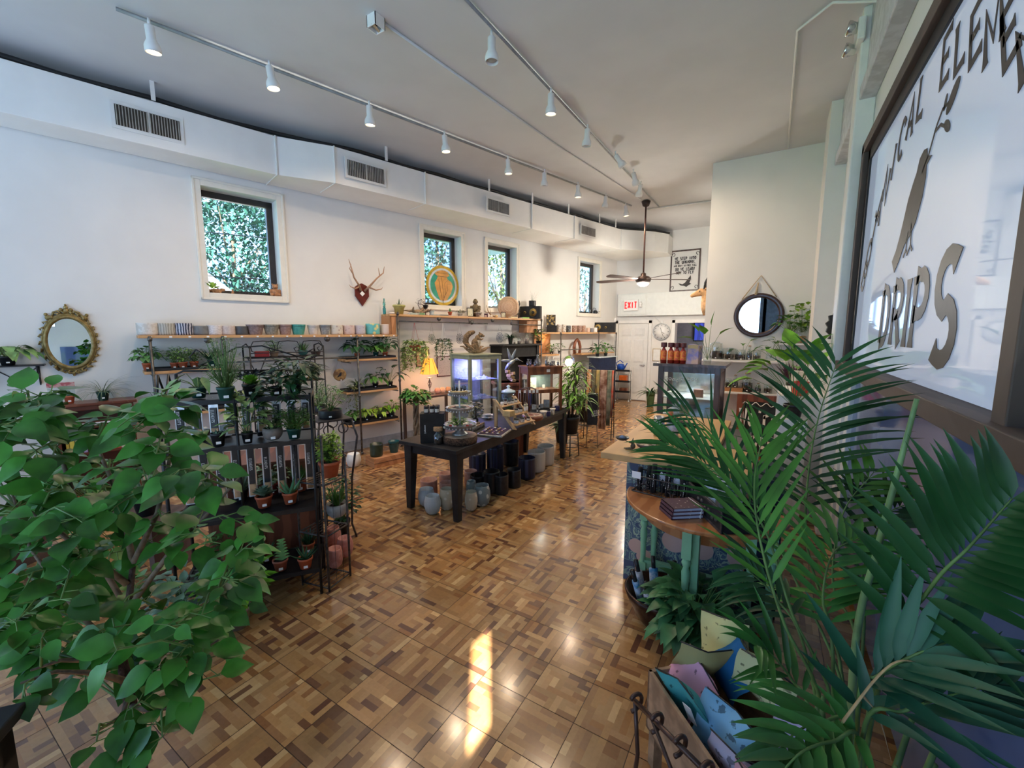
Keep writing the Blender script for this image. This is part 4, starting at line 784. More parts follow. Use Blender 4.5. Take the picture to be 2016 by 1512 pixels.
p = on_high(1041, .16); q = pxm(p); speaker(p, face_cam(p)-.35, 50*q, 24*q, .13, 'black speaker with yellow cones at the right end of the high shelf', 1)
sp = p
p = lws(1188, 650, .18, ZC+.001); q = pxm(p); speaker(p, face_cam(p)-.25, 46*q, 19*q, .13, 'black speaker with a yellow cone at the far end by the white door', -1)
p = on_high(1048, .16); plant((p.x, p.y, ZB+24*pxm(p)+.003), 'black pot of thin bare sprigs on top of the left speaker', ('cyl', 7*pxm(p), 11*pxm(p), M_blkpot), ('spiky', .1, .2, 9, .25, .005), [L_grey, L_twig], tag_on=False)
p = on_high(1022, .1); m = MB(); m.tube([(0, 0, 0), (0, 0, .24), (.01, 0, .3), (0, 0, .36)], [.02, .008, .014, .004], 8); m.ell((0, 0, .34), (.014, .014, .025), 8, 6); tag(m.build('wire_sculpture', M_rust, loc=p), 'slim dark figurine behind the mosaic disc', 'figurine')
# far shelf: box, canvas print, small pots
p = lws(1086, 652, .17, ZC+.001); q = pxm(p); tag(MB().bb((-.11, -.08, 0), (.11, .08, 13*q)).build('storage_box', M_blackwood, loc=p, rz=face_cam(p), bevel=.004), 'black box under the gold leaf panel at the far shelf', 'box')
t = frame_thing(Vector((p.x-.02, p.y, ZC+13*q+.002)), face_cam(p), 18*q, 21*q, 'dark panel with a gold foliage print on the black box', M_blackwood, mat('gold_foliage', (.03, .025, .02), .4, col2=(.45, .32, .12), pat='voronoi', scale=22, lo=.3, hi=.6), -.1, .008)
for i, (u, w_, h_, c, c2, lb) in enumerate([(1100, 9, 15, (.55, .50, .45), (.2, .15, .12), 'cream and brown patterned pot, first of the small far row'), (1110, 9, 15, (.6, .55, .48), (.10, .08, .07), 'black flecked cream pot, second of the small far row'), (1119, 10, 13, (.06, .065, .07), (.2, .2, .2), 'charcoal pot, third of the small far row'), (1131, 11, 13, (.28, .16, .12), (.5, .4, .3), 'rust floral pot, fourth of the small far row'), (1141, 10, 13, (.25, .15, .12), (.45, .3, .2), 'brown floral pot, fifth of the small far row'), (1149, 8, 13, (.35, .2, .14), (.55, .4, .3), 'copper floral pot, sixth of the small far row'), (1158, 8, 9, (.55, .38, .30), None, 'little peach pot left of the grey one'), (1165, 7, 8, (.2, .2, .22), None, 'little grey pot between the peach and white pots'), (1172, 8, 9, (.75, .72, .68), None, 'little white pot beside the far speaker')]):
    p = lws(u, 652, .22, ZC+.001); q = pxm(p); pot_only(p, lb, 'cyl', w_*q/2*.96, h_*q, cm('far_pot_%d' % i, c, c2, 'voronoi' if c2 else 'noise', 30, .5, .2, .4))
# W1 sill curios
zs = WZ[0]+.001
def sill(u, d=-.09): return lws(u, 575, d, zs)
p = sill(491, -.1); t = thing('birdcage', 'small domed rusty birdcage on the leftmost window sill', 'birdcage', p, WROT); q = pxm(p); R_, H_ = 17*q, 44*q; m = MB()
for k in range(20):
    a = 2*PI*k/20; m.tube([(R_*math.cos(a), R_*math.sin(a), 0), (R_*math.cos(a), R_*math.sin(a), H_*.45), (R_*.85*math.cos(a), R_*.85*math.sin(a), H_*.7), (R_*.45*math.cos(a), R_*.45*math.sin(a), H_*.92), (0, 0, H_)], .0016, 4, False)
for z_, rr in ((.02, 1), (.3, 1), (.5, .98), (.7, .85), (.85, .6)): m.tube([(R_*rr*math.cos(a), R_*rr*math.sin(a), H_*z_) for a in [2*PI*k/24 for k in range(25)]], .002, 4, False)
m.build('wire_dome', M_rust, t); MB().lathe([(0, 0), (R_*1.05, 0), (R_*1.05, .008), (0, .008)], 24).build('base_plate', M_rust, t); m = MB().tube([(0.012*math.cos(a), 0, H_+.012+.012*math.sin(a)) for a in [2*PI*k/12 for k in range(13)]], .0018, 4); m.build('hanging_ring', M_rust, t)
mt = mat('tan_ceramic_figure', (.42, .20, .09), .5, var=.25, scale=25)
p = sill(542, -.06); t = thing('bear_figurine', 'brown seated bear-like ceramic figurine at the right of the leftmost sill', 'figurine', p, face_cam(p)); m = MB(); m.ell((0, 0, .05), (.055, .045, .055)); m.ell((-.04, -.03, .02), (.025, .035, .02)); m.ell((.04, -.03, .02), (.025, .035, .02)); m.ell((.05, -.01, .06), (.02, .02, .035)); m.ell((-.05, -.01, .06), (.02, .02, .035)); m.build('body', mt, t); m = MB(); m.ell((0, -.01, .125), (.036, .034, .034)); m.ell((-.028, 0, .155), .012, 8, 5); m.ell((.028, 0, .155), .012, 8, 5); m.ell((0, -.04, .118), (.014, .012, .011), 8, 5); m.build('head', mt, t)
p = sill(425, -.07); t = thing('frog_figurine', 'tan crouching lizard figurine at the left of the leftmost sill', 'figurine', p, face_cam(p)); m = MB(); m.ell((0, 0, .03), (.07, .03, .026)); m.ell((.07, 0, .045), (.03, .022, .02)); m.tube([(-.06, 0, .02), (-.1, 0, .012), (-.13, 0, .008)], [.016, .01, .003]); m.tube([(.03, -.02, .03), (.05, -.04, 0)], .008); m.tube([(-.03, -.02, .03), (-.02, -.045, 0)], .008); m.build('body', mt, t)
p = sill(414, -.14); plant(p, 'small lime plant at the left corner of the leftmost sill', ('nursery', .03, .05, M_blkpot), ('rosette', .08, .1, 14, .10, .05), [L_lime, L_stem], tag_on=False)
p = sill(458, -.1); t = tag(MB().lathe([(0, 0), (.018, 0), (.016, .02), (.006, .07), (0, .075)], 10).build('cone_ornament', mt, loc=p), 'tiny brown cone ornament left of the birdcage', 'ornament')
# W4 sill
p = lws(1157, 607, -.07, zs); q = pxm(p); t = thing('french_press', 'glass and steel coffee press on the farthest window sill', 'coffee press', p, face_cam(p)); MB().lathe([(.035, 0), (.035, .11)], 16).build('beaker', M_jar, t); m = MB().lathe([(.037, .11), (.03, .125), (0, .13)], 16); m.tube([(0, 0, .125), (0, 0, .155)], .004); m.ell((0, 0, .16), .01, 8, 5); m.tube([(.036, 0, .1), (.06, 0, .09), (.06, 0, .03), (.036, 0, .02)], .005); m.build('lid_and_handle', M_chrome, t)
p = lws(1172, 607, -.06, zs); t = thing('watering_can', 'black metal watering can on the farthest window sill', 'watering can', p, face_cam(p)); MB().lathe([(.05, 0), (.055, .03), (.04, .08), (.03, .085), (0, .085)], 18).build('body', M_black, t); m = MB().tube([(.045, 0, .03), (.09, 0, .06), (.12, 0, .045)], [.012, .008, .006]); m.build('spout', M_black, t); m = MB().tube([(-.03, 0, .02), (-.075, 0, .08), (-.04, 0, .15), (.01, 0, .13), (.02, 0, .09)], .006); m.build('handle', M_black, t)
# antler mount
s_, z_ = lw(713, 583, .02); t = wallthing('mounted_antlers', 'pair of antlers on a dark red wooden shield plaque', 'antlers', s_, .015, z_)
q = pxm(wp(s_, 0, z_)); W_ = 14*q; pl = [(-W_, .13*1), (-W_*.55, .165), (0, .19), (W_*.55, .165), (W_, .13), (W_*1.0, -.0), (0, -.15), (-W_*1.0, 0)]
MB().prism(pl, .03, 'x').build('plaque', mat('oxblood_wood', (.13, .018, .012), .3, var=.2), t, bevel=.006)
MB().box((.026, -.005, .035), (.006, .055, .055), 0, PI/4).build('plaque_badge', M_card, t)
for sg_, nm in ((-1, 0), (1, 1)):
    m = MB(); e = sg_
    m.tube([(.03, e*.03, .08), (.09, e*.07, .13), (.13, e*.17, .25), (.15, e*.21, .38), (.14, e*.24, .50)] if e < 0 else [(.03, e*.03, .08), (.09, e*.08, .14), (.12, e*.19, .27), (.12, e*.30, .36), (.1, e*.33, .46)], [.018, .016, .012, .009, .003], 8)
    m.tube([(.09, e*.075, .13), (.14, e*.16, .09), (.16, e*.24, .11), (.16, e*.26, .14)], [.013, .010, .006, .002], 7)
    m.tube([(.14, e*.195, .31), (.14, e*.235, .37), (.13, e*.20, .43)] if e < 0 else [(.12, e*.24, .31), (.12, e*.23, .38), (.12, e*.22, .43)], [.009, .006, .002], 7); m.build('antler', mat('antler_tan', (.40, .23, .14), .5, var=.2), t)
# hanging things below the high shelf
def hanging(u, v, d, label, nm, cat): p = lws(u, v, d, 0); s_, z_ = lw(u, v, d); return thing(nm, label, cat, wp(s_, d, z_), face_cam(p)), z_
def hpot(u, v, label, fol, mats, pr, ph, pm, strap):
    t, z_ = hanging(u, v, .325, label, 'hanging_plant', 'hanging plant'); MB().lathe(pot_prof('bowl', pr, ph), 18).build('pot', pm, t)
    f = foliage(*fol, z0=ph*.9); fence(f.build('foliage', mats, t), t.location, t.rotation_euler.z); m = MB()
    for k in range(3): a = k*2.1+.3; m.tube([(pr*.9*math.cos(a), pr*.9*math.sin(a), ph), (0, 0, 1.96-z_)], .002, 4, False)
    m.build('hanger', strap, t)
hpot(817, 690, 'full variegated pothos hanging from a red strap under the high shelf', ('trail', .19, .42, 26, .05, .042), [G('pothos_leaf', (.30, .42, .14), v=.4, s=30), L_stem], .09, .09, M_terra, mat('red_strap', (.45, .06, .05), .7))
hpot(873, 683, 'ivy in a white pot hanging under the high shelf', ('trail', .13, .30, 18, .034, .028), [L_dark, L_stem], .075, .09, M_white, M_paper)
for u, v, lb, c in ((850, 668, 'wire leaf-shaped ornament hanging left of the ivy', (.12, .16, .13)), (905, 667, 'dark pierced oval ornament hanging right of the ivy', (.07, .08, .10)), (984, 665, 'blue grey pierced oval ornament hanging near the mantel', (.10, .13, .20))):
    t, z_ = hanging(u, v, .325, lb, 'hanging_ornament', 'ornament'); q = pxm(t.location); a_, b_ = 6.5*q, 10*q; m = MB()
    for k in range(3): m.tube([(a_*(1-.28*k)*math.cos(x), 0, b_*(1-.28*k)*math.sin(x)) for x in [2*PI*j/20 for j in range(21)]], .0035, 5)
    for k in range(6): x = PI*k/6; m.tube([(a_*math.cos(x), 0, b_*math.sin(x)), (-a_*math.cos(x), 0, -b_*math.sin(x))], .003, 5)
    m.tube([(-a_*.7, 0, b_*.7), (0, 0, 1.965-z_), (a_*.7, 0, b_*.7)], .0016, 4); m.build('pierced_oval', cm('orn_%d' % u, c), t)
t, z_ = hanging(669, 738, .32, 'round plaque with a black crow hanging from the cross pipe', 'hanging_plaque', 'plaque'); q = pxm(t.location); r_ = 12*q
m = MB(); m.M = Matrix.Rotation(PI/2, 4, 'X'); m.lathe([(0, -.006), (r_, -.006), (r_, .006), (r_*.86, .008), (0, .006)], 28); m.build('disc_body', cm('brown_gold_disc', (.16, .08, .03), (.34, .20, .07), sc_=12), t)
m = MB(); m.prism([(-.03, -.035), (-.012, -.02), (.01, -.018), (.025, 0), (.02, .02), (.03, .03), (.015, .038), (.002, .025), (-.01, .005), (-.03, -.02)], .003, 'y', (0, -.0095, 0)); m.build('crow_relief', M_blackwood, t)
m = MB().tube([(-r_*.7, 0, r_*.7), (0, 0, 1.45-z_), (r_*.7, 0, r_*.7)], .0016, 4); m.build('hanging_cord', M_rope, t); MB().box((.015, -.012, -r_*.85), (.018, .002, .012)).build('price_tag', M_card, t)
# ================================================================ near left: mirror, bookcase, racks
M_gilt = mat('aged_gilt', (.22, .15, .045), .42, metal=.55, col2=(.34, .26, .11), scale=25, bump=.3)
sL, zT = lw(91, 674, .03); sR, _ = lw(182, 674, .03); zt = lw(137, 626, .03)[1]; zb = lw(142, 722, .03)[1]
a_, b_ = (sR-sL)/2, (zt-zb)/2; t = wallthing('gilt_mirror', 'oval mirror in an ornate aged gilt frame on the left wall', 'mirror', (sL+sR)/2, 0, (zt+zb)/2)
def oval(k, e=0, n=48): return [(e, a_*k*math.cos(2*PI*i/n), b_*k*math.sin(2*PI*i/n)) for i in range(n+1)]
MB().prism([(p[1], p[2]) for p in oval(1.0)[:-1]], .012, 'x', (.018, 0, 0)).build('mirror_glass', M_mirror, t)
m = MB().tube(oval(1.04, .03), .018, 8, False); m.tube(oval(1.15, .02), .012, 8, False); m.tube(oval(1.10, .03), .008, 6, False); m.build('frame_moulding', M_gilt, t)
m = MB()
for i in range(26):
    a = 2*PI*i/26; c, s_ = math.cos(a), math.sin(a); y, z = a_*1.24*c, b_*1.22*s_; k = 1.5 if i in (4, 9, 17, 22) else 1.
    m.tube([(.02, a_*1.15*c, b_*1.13*s_), (.03, y+.012*s_, z-.012*c), (.02, y*1.06-.016*s_*k, z*1.06+.016*c*k), (.015, y*1.0-.02*s_, z+.02*c)], [.009*k, .010*k, .008*k, .003], 6)
for (y, z, r) in ((0, b_*1.28, .032), (0, b_*1.42, .022), (-.035, b_*1.32, .02), (.035, b_*1.32, .02), (0, b_*1.52, .012), (-.8*a_, b_*1.0, .028), (.8*a_, b_*1.0, .028), (-.88*a_, b_*1.12, .018), (.88*a_, b_*1.12, .018), (0, -b_*1.27, .02), (-.03, -b_*1.25, .014), (.03, -b_*1.25, .014), (0, -b_*1.36, .01)): m.ell((.02, y, z), (.016, r*.8, r), 8, 6)
for sg in (-1, 1):
    m.tube([(.02, sg*a_*.25, b_*1.16), (.022, sg*a_*.38, b_*1.28), (.02, sg*a_*.55, b_*1.22), (.02, sg*a_*.62, b_*1.04)], .010, 6)
    m.tube([(.02, sg*a_*.15, -b_*1.14), (.02, sg*a_*.35, -b_*1.24), (.02, sg*a_*.6, -b_*1.12)], .008, 6)
m.build('carved_scrollwork', M_gilt, t)
# wall bracket with a plant
s_, z_ = lw(26, 720, .12); t = wallthing('bracket_shelf', 'black scrolled iron bracket shelf at the far left of the wall', 'wall shelf', s_, 0, z_)
MB().bb((0, -.22, -.008), (.2, .2, .004)).build('shelf_plate', M_black, t); m = MB()
for y in (-.15, .15): m.tube([(.005, y, -.02), (.005, y, -.19), (.03, y, -.20), (.05, y, -.17), (.04, y, -.14)], .006, 6); m.tube([(.18, y, -.01), (.15, y, -.07), (.09, y, -.11), (.03, y, -.13), (.015, y, -.18)], .007, 6)
m.tube([(.005, -.15, -.02), (.005, 0, -.15), (.005, .15, -.02)], .005, 6); m.build('scroll_bracket', M_black, t)
plant(wp(s_-.03, .11, z_+.006), 'pothos plant standing on the black bracket shelf', BLK(.06, .085), ('broad', .30, .14, 14, .15, .085), [G('pale_pothos', (.16, .30, .10), v=.5), L_stem])
# bookcase
zc_ = lw(180, 793, .32)[1]; s0 = lw(104, 800, .32)[0]; s1 = lw(262, 790, .32)[0]
t = wallthing('bookcase', 'small reddish wooden bookcase below the gilt mirror', 'bookcase', 0, 0, 0)
MB().bb((.03, s0-.03, zc_-.028), (.34, s1+.03, zc_)).build('top_board', M_cherry, t, bevel=.006)
for s_ in (s0, s1-.022): MB().bb((.04, s_, 0), (.32, s_+.022, zc_-.028)).build('side_panel', M_cherry, t)
MB().bb((.03, s0, 0), (.045, s1, zc_-.03)).build('back_panel', M_cherry, t)
shz = [zc_-.235, zc_-.50, .06]
for z in shz: MB().bb((.045, s0+.02, z-.02), (.315, s1-.02, z)).build('shelf_board', M_cherry, t)
MB().bb((.305, s0+.02, zc_-.07), (.318, s1-.02, zc_-.028)).build('front_rail', M_cherry, t)
def book(p, rz, h, d, w_, c, label, lean=0, group=None):
    o = thing('book', label, 'book', p, rz, group)
    for nm, mt, q in (('pages', M_paper, ((.004-d/2, -w_/2+.003, .003), (d/2-.004, w_/2-.003, h-.003))), ('cover', mat('book_%02d%02d%02d' % tuple(int(x*99) for x in c), c, .5, var=.05), None)):
        b = MB()
        if lean: b.M = Matrix.Rotation(lean, 4, 'X')
        if q: b.bb(*q)
        else: b.bb((-d/2, -w_/2, 0), (d/2, -w_/2+.003, h)).bb((-d/2, w_/2-.003, 0), (d/2, w_/2, h)).bb((d/2-.003, -w_/2, 0), (d/2, w_/2, h))
        b.build(nm, mt, o)
    return o
y = s0+.05; cols = [('mustard yellow', (.55, .38, .05)), ('yellow', (.65, .52, .08)), ('olive', (.2, .24, .1)), ('green', (.05, .2, .1)), ('lilac', (.35, .25, .4)), ('brown leather', (.1, .06, .03)), ('black', (.02, .02, .02)), ('grey striped', (.3, .3, .32)), ('royal blue', (.02, .05, .4)), ('teal', (.05, .25, .27)), ('pale grey', (.45, .43, .4)), ('crimson', (.5, .03, .02)), ('scarlet', (.6, .08, .05)), ('cream', (.6, .52, .4)), ('white', (.7, .7, .7))]
for i, (nm, c) in enumerate(cols):
    w_ = rnd(.022, .036); h = rnd(.17, .215)
    if y+w_ > s1-.03: break
    book(wp(y+w_/2, .2, shz[1]+.001), WROT, h, .2, w_, c, '%s book standing %s in the bookcase row' % (nm, 'at the left end' if i == 0 else 'right of the %s one' % cols[i-1][0])); y += w_+.002
book(wp(s1-.06, .2, shz[0]+.001), WROT, .17, .16, .022, (.10, .13, .18), 'slate blue book leaning at the right of the top bookcase shelf', -.10)
book(wp(s1-.105, .2, shz[0]+.001), WROT, .165, .16, .018, (.06, .12, .14), 'dark teal book leaning beside the slate blue one', -.12)
flatbook(wp((s0+s1)/2-.03, .18, shz[0]+.001), WROT+PI/2, .2, .26, .03, (.25, .10, .06), 'large brown book lying flat on the top bookcase shelf')
p = wp(lw(203, 780, .2)[0], .2, zc_+.001); plant(p, 'wispy grass-leaved ponytail plant in a green pot on the bookcase', GRN(.052), ('arch', .2, .2, 60, .36, .006), [G('wispy_leaf', (.16, .22, .13)), L_stem])
for i, u in enumerate((110, 138)):
    p = lws(u, 795, .2, zc_+.001); t2 = plant(p, 'potted air-plant kit with a red header card, %s of the pair on the bookcase' % ('left', 'right')[i], TERRA(.042, .075), ('cactus', .02, .07, 3, 0, .03), [L_grey, L_stem], name='plant_kit', cat='plant kit')
    MB().box((0, .02, .185), (.095, .004, .045)).build('header_card', mat('red_card', (.42, .10, .12), .5, col2=(.6, .35, .33), pat='voronoi', scale=30), t2); MB().bb((-.045, -.03, .05), (.045, .025, .165)).build('clear_sleeve', M_glass, t2)

# baker's rack against the wall behind the black shelf unit
e0, e1 = lw(492, 700, .45)[0], lw(637, 700, .45)[0]; zE = [lw(570, 703, .45)[1], lw(570, 752, .45)[1], lw(570, 822, .45)[1], .18]; zTop = lw(560, 674, .45)[1]
t = wallthing('bakers_rack', 'black wrought iron rack with scrolls standing against the left wall', 'rack', 0, 0, 0)
for s_ in (e0, e1):
    for d_ in (.12, .46): MB().tube([(d_, s_, 0), (d_, s_, zE[0]+.14)], .009, 8).build('iron_post', M_black, t)
    m = MB().tube([(.12, s_, zE[0]+.14), (.3, s_, zE[0]+.17), (.46, s_, zE[0]+.12)], .008, 8); m.build('side_arch', M_black, t)
for z in zE[:3]:
    m = MB()
    for q in (((.12, e0, z), (.12, e1, z)), ((.46, e0, z), (.46, e1, z)), ((.12, e0, z), (.46, e0, z)), ((.12, e1, z), (.46, e1, z))): m.tube(q, .007, 6)
    for k in range(1, 9): m.tube([(.12+.34*k/9, e0, z), (.12+.34*k/9, e1, z)], .003, 4)
    m.build('rack_shelf', M_black, t)
m = MB(); W3 = (e1-e0)/3
for k in range(3):
    c = e0+W3*(k+.5); h = zTop-zE[0]-.02; b0 = zE[0]+.04
    m.tube([(.46, c-W3*.3, b0+h*.2), (.46, c-W3*.42, b0+h*.25), (.46, c-W3*.46, b0+h*.6), (.46, c-W3*.36, b0+h*.95), (.46, c, b0+h), (.46, c+W3*.36, b0+h*.95), (.46, c+W3*.46, b0+h*.6), (.46, c+W3*.42, b0+h*.25), (.46, c+W3*.28, b0+h*.2), (.46, c+W3*.22, b0+h*.42), (.46, c+W3*.32, b0+h*.5)], .006, 6)
m.tube([(.46, e0, zE[0]+.06), (.46, e1, zE[0]+.06)], .006, 6); m.build('scroll_crest', M_black, t)
m = MB()
for za, zb2 in ((zE[0], zE[1]), (zE[1], zE[2])):
    for k in range(3):
        c = e0+W3*(k+.5)
        for sg in (-1, 1): m.tube([(.14, c+sg*W3*.36, za-.01), (.14, c+sg*W3*.14, (za+zb2)/2), (.14, c+sg*W3*.34, zb2+.01)], .006, 6)
m.build('curved_brace', M_black, t)
def rk_plant(u, zi, d, label, pot, fol, mats, **k): return plant(wp(lw(u, 700+zi*60, d)[0], d, zE[zi]+.008), label, pot, fol, mats, **k)
rk_plant(540, 0, .3, 'fluffy green plant in a tan square-looking pot on top of the iron rack', ('taper', .055, .06, cm('tan_ceramic', (.30, .22, .14))), ('bush', .11, .15, 130, .035, .016), [L_mid, L_stem], tag_on=False)
rk_plant(597, 0, .3, 'grassy plant in a teal pot on top of the iron rack', ('bowl', .06, .07, cm('deep_teal', (.03, .12, .11), r=.3)), ('spiky', .12, .1, 50, .15, .01), [L_mid, L_stem], tag_on=False)
p = wp(lw(622, 700, .3)[0], .3, zE[0]+.008); pot_only(p, 'dark shallow pot at the right end of the top rack shelf', 'taper', .07, .05, M_dkwood)
p = wp(lw(516, 700, .3)[0], .3, zE[0]+.008); tag(MB().bb((-.08, -.05, 0), (.08, .05, .07)).build('red_box', mat('deep_red_box', (.22, .015, .015), .45), loc=p, rz=face_cam(p), bevel=.004), 'deep red box at the left of the top rack shelf', 'box')
p = wp(lw(570, 700, .33)[0], .33, zE[0]+.008); t2 = thing('plate_stack', 'stack of pale plates between the two plants on the rack', 'plates', p)
for k in range(3): MB().lathe([(.03, k*.013), (.075, k*.013+.01), (.078, k*.013+.012), (0, k*.013+.006)], 20).build('plate', M_white, t2)
rk_plant(537, 1, .3, 'dark leafy plant on the middle rack shelf', BLK(.05, .06), ('bush', .09, .10, 60, .04, .02), [L_dark, L_stem], tag_on=False)
rk_plant(590, 1, .36, 'grassy plant in a deep teal pot on the middle rack shelf', ('bowl', .07, .08, MATS['deep_teal']), ('spiky', .14, .1, 50, .15, .012), [L_deep, L_stem], tag_on=False)
rk_plant(622, 1, .3, 'small dark leafy plant in a black pot at the middle shelf end', BLK(.05, .06), ('bush', .1, .14, 90, .04, .02), [L_dark, L_stem])
p = wp(lw(611, 700, .42)[0], .42, zE[1]+.008); tag(MB().bb((-.045, -.04, 0), (.045, .04, .075)).build('gold_box', cm('gold_box_card', (.35, .22, .06)), loc=p, rz=face_cam(p)), 'small gold box on the middle rack shelf', 'box')
rk_plant(630, 2, .35, 'tall airy fern in a black planter low on the iron rack', ('cyl', .09, .09, M_blkpot), ('bush', .2, .34, 260, .05, .012), [G('airy_fern', (.08, .20, .09)), L_stem])
rk_plant(604, 2, .25, 'yellowing plant in a red brown pot low on the iron rack', TERRA(.06), ('bush', .1, .2, 90, .05, .03), [G('yellowing_leaf', (.30, .34, .06)), L_stem])

# black folding shelf unit, crowded with plants
RO = Vector((-2.55, 1.62, 0)); RA = Vector((-.576, -.817, 0)).normalized(); RB = Vector((-.817, .576, 0)).normalized()
RROT = math.atan2(-RA.y, -RA.x)     # local +x runs from the left end to the right end of the unit, +y to its back
RW_ = .80; RD_ = .36
zR = [at(612, 779, 2.72).z, at(612, 866, 2.72).z, at(618, 997, 2.72).z, at(628, 1118, 2.72).z]
t = thing('folding_shelf_unit', 'black folding metal shelf unit packed with potted plants', 'shelf unit', RO, RROT)
for x in (0, -RW_):
    for y in (0, RD_): MB().tube([(x, y, 0), (x, y, zR[0]+(.02 if y == 0 else .14))], .010, 6).build('metal_post', M_black, t)
for x in (-.42,): MB().tube([(x, 0, zR[2]), (x, 0, zR[0]+.0)], .009, 6).build('metal_post', M_black, t)
for i, z in enumerate(zR):
    m = MB().bb((-RW_, -.008, z-.02), (0, .008, z+.008)).bb((-RW_, RD_-.008, z-.02), (0, RD_+.008, z+.008)).bb((-RW_-.008, 0, z-.02), (-RW_+.008, RD_, z+.008)).bb((-.008, 0, z-.02), (.008, RD_, z+.008)).bb((-RW_, 0, z-.004), (0, RD_, z))
    m.build('mesh_shelf', M_black, t)
m = MB(); zz = zR[0]+.14
m.tube([(-RW_-.0, RD_, zz-.1), (-RW_-.0, RD_, zz), (-RW_+.04, RD_, zz+.02), (0, RD_, zz)], .008, 6)
m.tube([(-RW_+.18, RD_, zz+.12), (-RW_+.12, RD_, zz+.16), (-RW_+.08, RD_, zz+.11), (-RW_+.13, RD_, zz+.05), (-.45, RD_, zz+.17), (-.3, RD_, zz+.18), (-.02, RD_, zz+.08), (.04, RD_, zz+.10), (.03, RD_, zz+.16), (-.02, RD_, zz+.13)], .006, 6)
m.tube([(-RW_, .0, zR[0]+.02), (-RW_, .05, zR[0]+.16), (-RW_, .14, zR[0]+.02), (-RW_, .22, zR[0]+.15), (-RW_, .3, zR[0])], .006, 6); m.build('scroll_back', M_black, t)
def rk(a, b, z): return RO+RA*a+RB*b+Vector((0, 0, z))
# hanging incense packets under the top two tiers
M_sleeve = mat('foil_sleeve', (.70, .76, .84), .25, metal=.3, col2=(.85, .88, .92), pat='wave', scale=9, lo=.3, hi=.7)
def packet(p, label, h, seed):
    t = thing('incense_packet', label, 'incense packet', p, RROT+seed, 'incense packets hanging from the black shelf unit')
    w_ = .052; MB().bb((-w_/2, .004, -h), (w_/2, .008, 0)).build('clear_sleeve', M_sleeve, t)
    MB().bb((-w_*.34, -.008, -h*.74), (w_*.34, .004, -.02)).build('black_card', mat('black_card', (.03, .032, .036), .35), t)
    m = MB(); m.M = Matrix.Translation((0, -.010, -h*.08)) @ Matrix.Rotation(PI/2, 4, 'Y'); write(m, 'ELEMENTS', .015, .8, .001, h*.28, -.01, True, sx=.8); m.build('white_lettering', M_card, t)
    MB().bb((-w_*.36, -.006, -h*.97), (w_*.36, .004, -h*.75)).build('wood_sticks', mat('palo_wood', (.50, .30, .16), .6, var=.25, scale=30), t)
    MB().tube([(0, 0, 0), (0, -.01, .03), (0, .012, .045)], .0018, 4).build('wire_hook', M_galv, t)
for i in range(9):
    a = .04+i*.088
    for r_, (b, zt_, zb_) in enumerate(((.15, zR[0]-.045, zR[1]+.05), (.20, zR[1]-.045, zR[2]+.06))):
        packet(rk(a, b, zt_), 'clear incense packet %s in the %s hanging row' % (('at the right end', 'second from the right', 'third from the right', 'fourth from the right', 'in the middle', 'fourth from the left', 'third from the left', 'second from the left', 'at the left end')[i], ('upper', 'lower')[r_]), zt_-zb_, rnd(-.15, .15))
def rp(u, v, zi, label, pot, fol, mats, **k):
    p = onz(u, v, zR[zi]+.009); q = pxm(p); kind, w_, h_, pm = pot; return plant(p, label, (kind, w_*q/2, h_*q, pm), fol, mats, tagw=.026, **k)
rp(392, 783, 0, 'long-leaved light plant in a grey green pot, left on the top tier', ('nursery', 30, 22, M_grnpot), ('broad', .22, .12, 7, .16, .055), [G('pale_sage_leaf', (.22, .36, .14)), L_stem])
rp(446, 788, 0, 'tall wispy rosemary in a dark green pot on the top tier', ('nursery', 31, 27, M_grnpot), ('bush', .11, .30, 420, .028, .006), [G('rosemary_leaf', (.20, .32, .14)), L_stem])
rp(495, 780, 0, 'curly bright green plant in a black pot on the top tier', ('nursery', 30, 25, M_blkpot), ('rosette', .09, .1, 26, .075, .05), [L_brt, L_stem])
rp(545, 778, 0, 'spreading dark leafy plant spilling over the top tier', ('nursery', 22, 18, M_blkpot), ('trail', .13, .08, 6, .08, .04), [L_dark, L_stem])
rp(582, 774, 0, 'dark pointed-leaf plant at the right of the top tier', ('nursery', 24, 20, M_blkpot), ('bush', .14, .16, 90, .10, .035), [L_dark, L_stem])
rp(431, 878, 1, 'tiny star cactus in a black pot on the second tier', ('nursery', 26, 27, M_blkpot), ('aloe', .06, .05, 16, .05, .014), [L_grey, L_stem])
rp(488, 872, 1, 'pale variegated tall plant in a black pot on the second tier', ('nursery', 21, 22, M_blkpot), ('bush', .11, .27, 60, .10, .055), [L_pale, L_stem])
rp(538, 866, 1, 'little aloe in a taupe bowl pot on the second tier', ('bowl', 36, 25, cm('taupe_bowl', (.22, .19, .17))), ('spiky', .08, .1, 16, .11, .02), [G('striped_aloe', (.20, .28, .14)), L_stem])
rp(580, 863, 1, 'round bushy plant with pale trailing edge in a green pot', ('nursery', 27, 21, M_grnpot), ('bush', .12, .14, 420, .02, .014), [L_mid, L_stem])
rp(513, 858, 1, 'small grey columnar cactus in front of the packets', ('nursery', 14, 14, M_blkpot), ('cactus', .02, .07, 3, 0, .03), [L_grey, L_stem], tag_on=False)
rp(521, 997, 2, 'grey green leafy plant in a terracotta pot on the third tier', ('nursery', 31, 23, M_terra), ('rosette', .13, .1, 30, .08, .05), [L_grey, L_stem])
rp(536, 972, 2, 'silvery bushy plant in a dark red pot behind on the third tier', ('nursery', 28, 24, mat('dark_red_pot', (.25, .03, .02), .5)), ('bush', .12, .14, 120, .04, .025), [L_grey, L_stem])
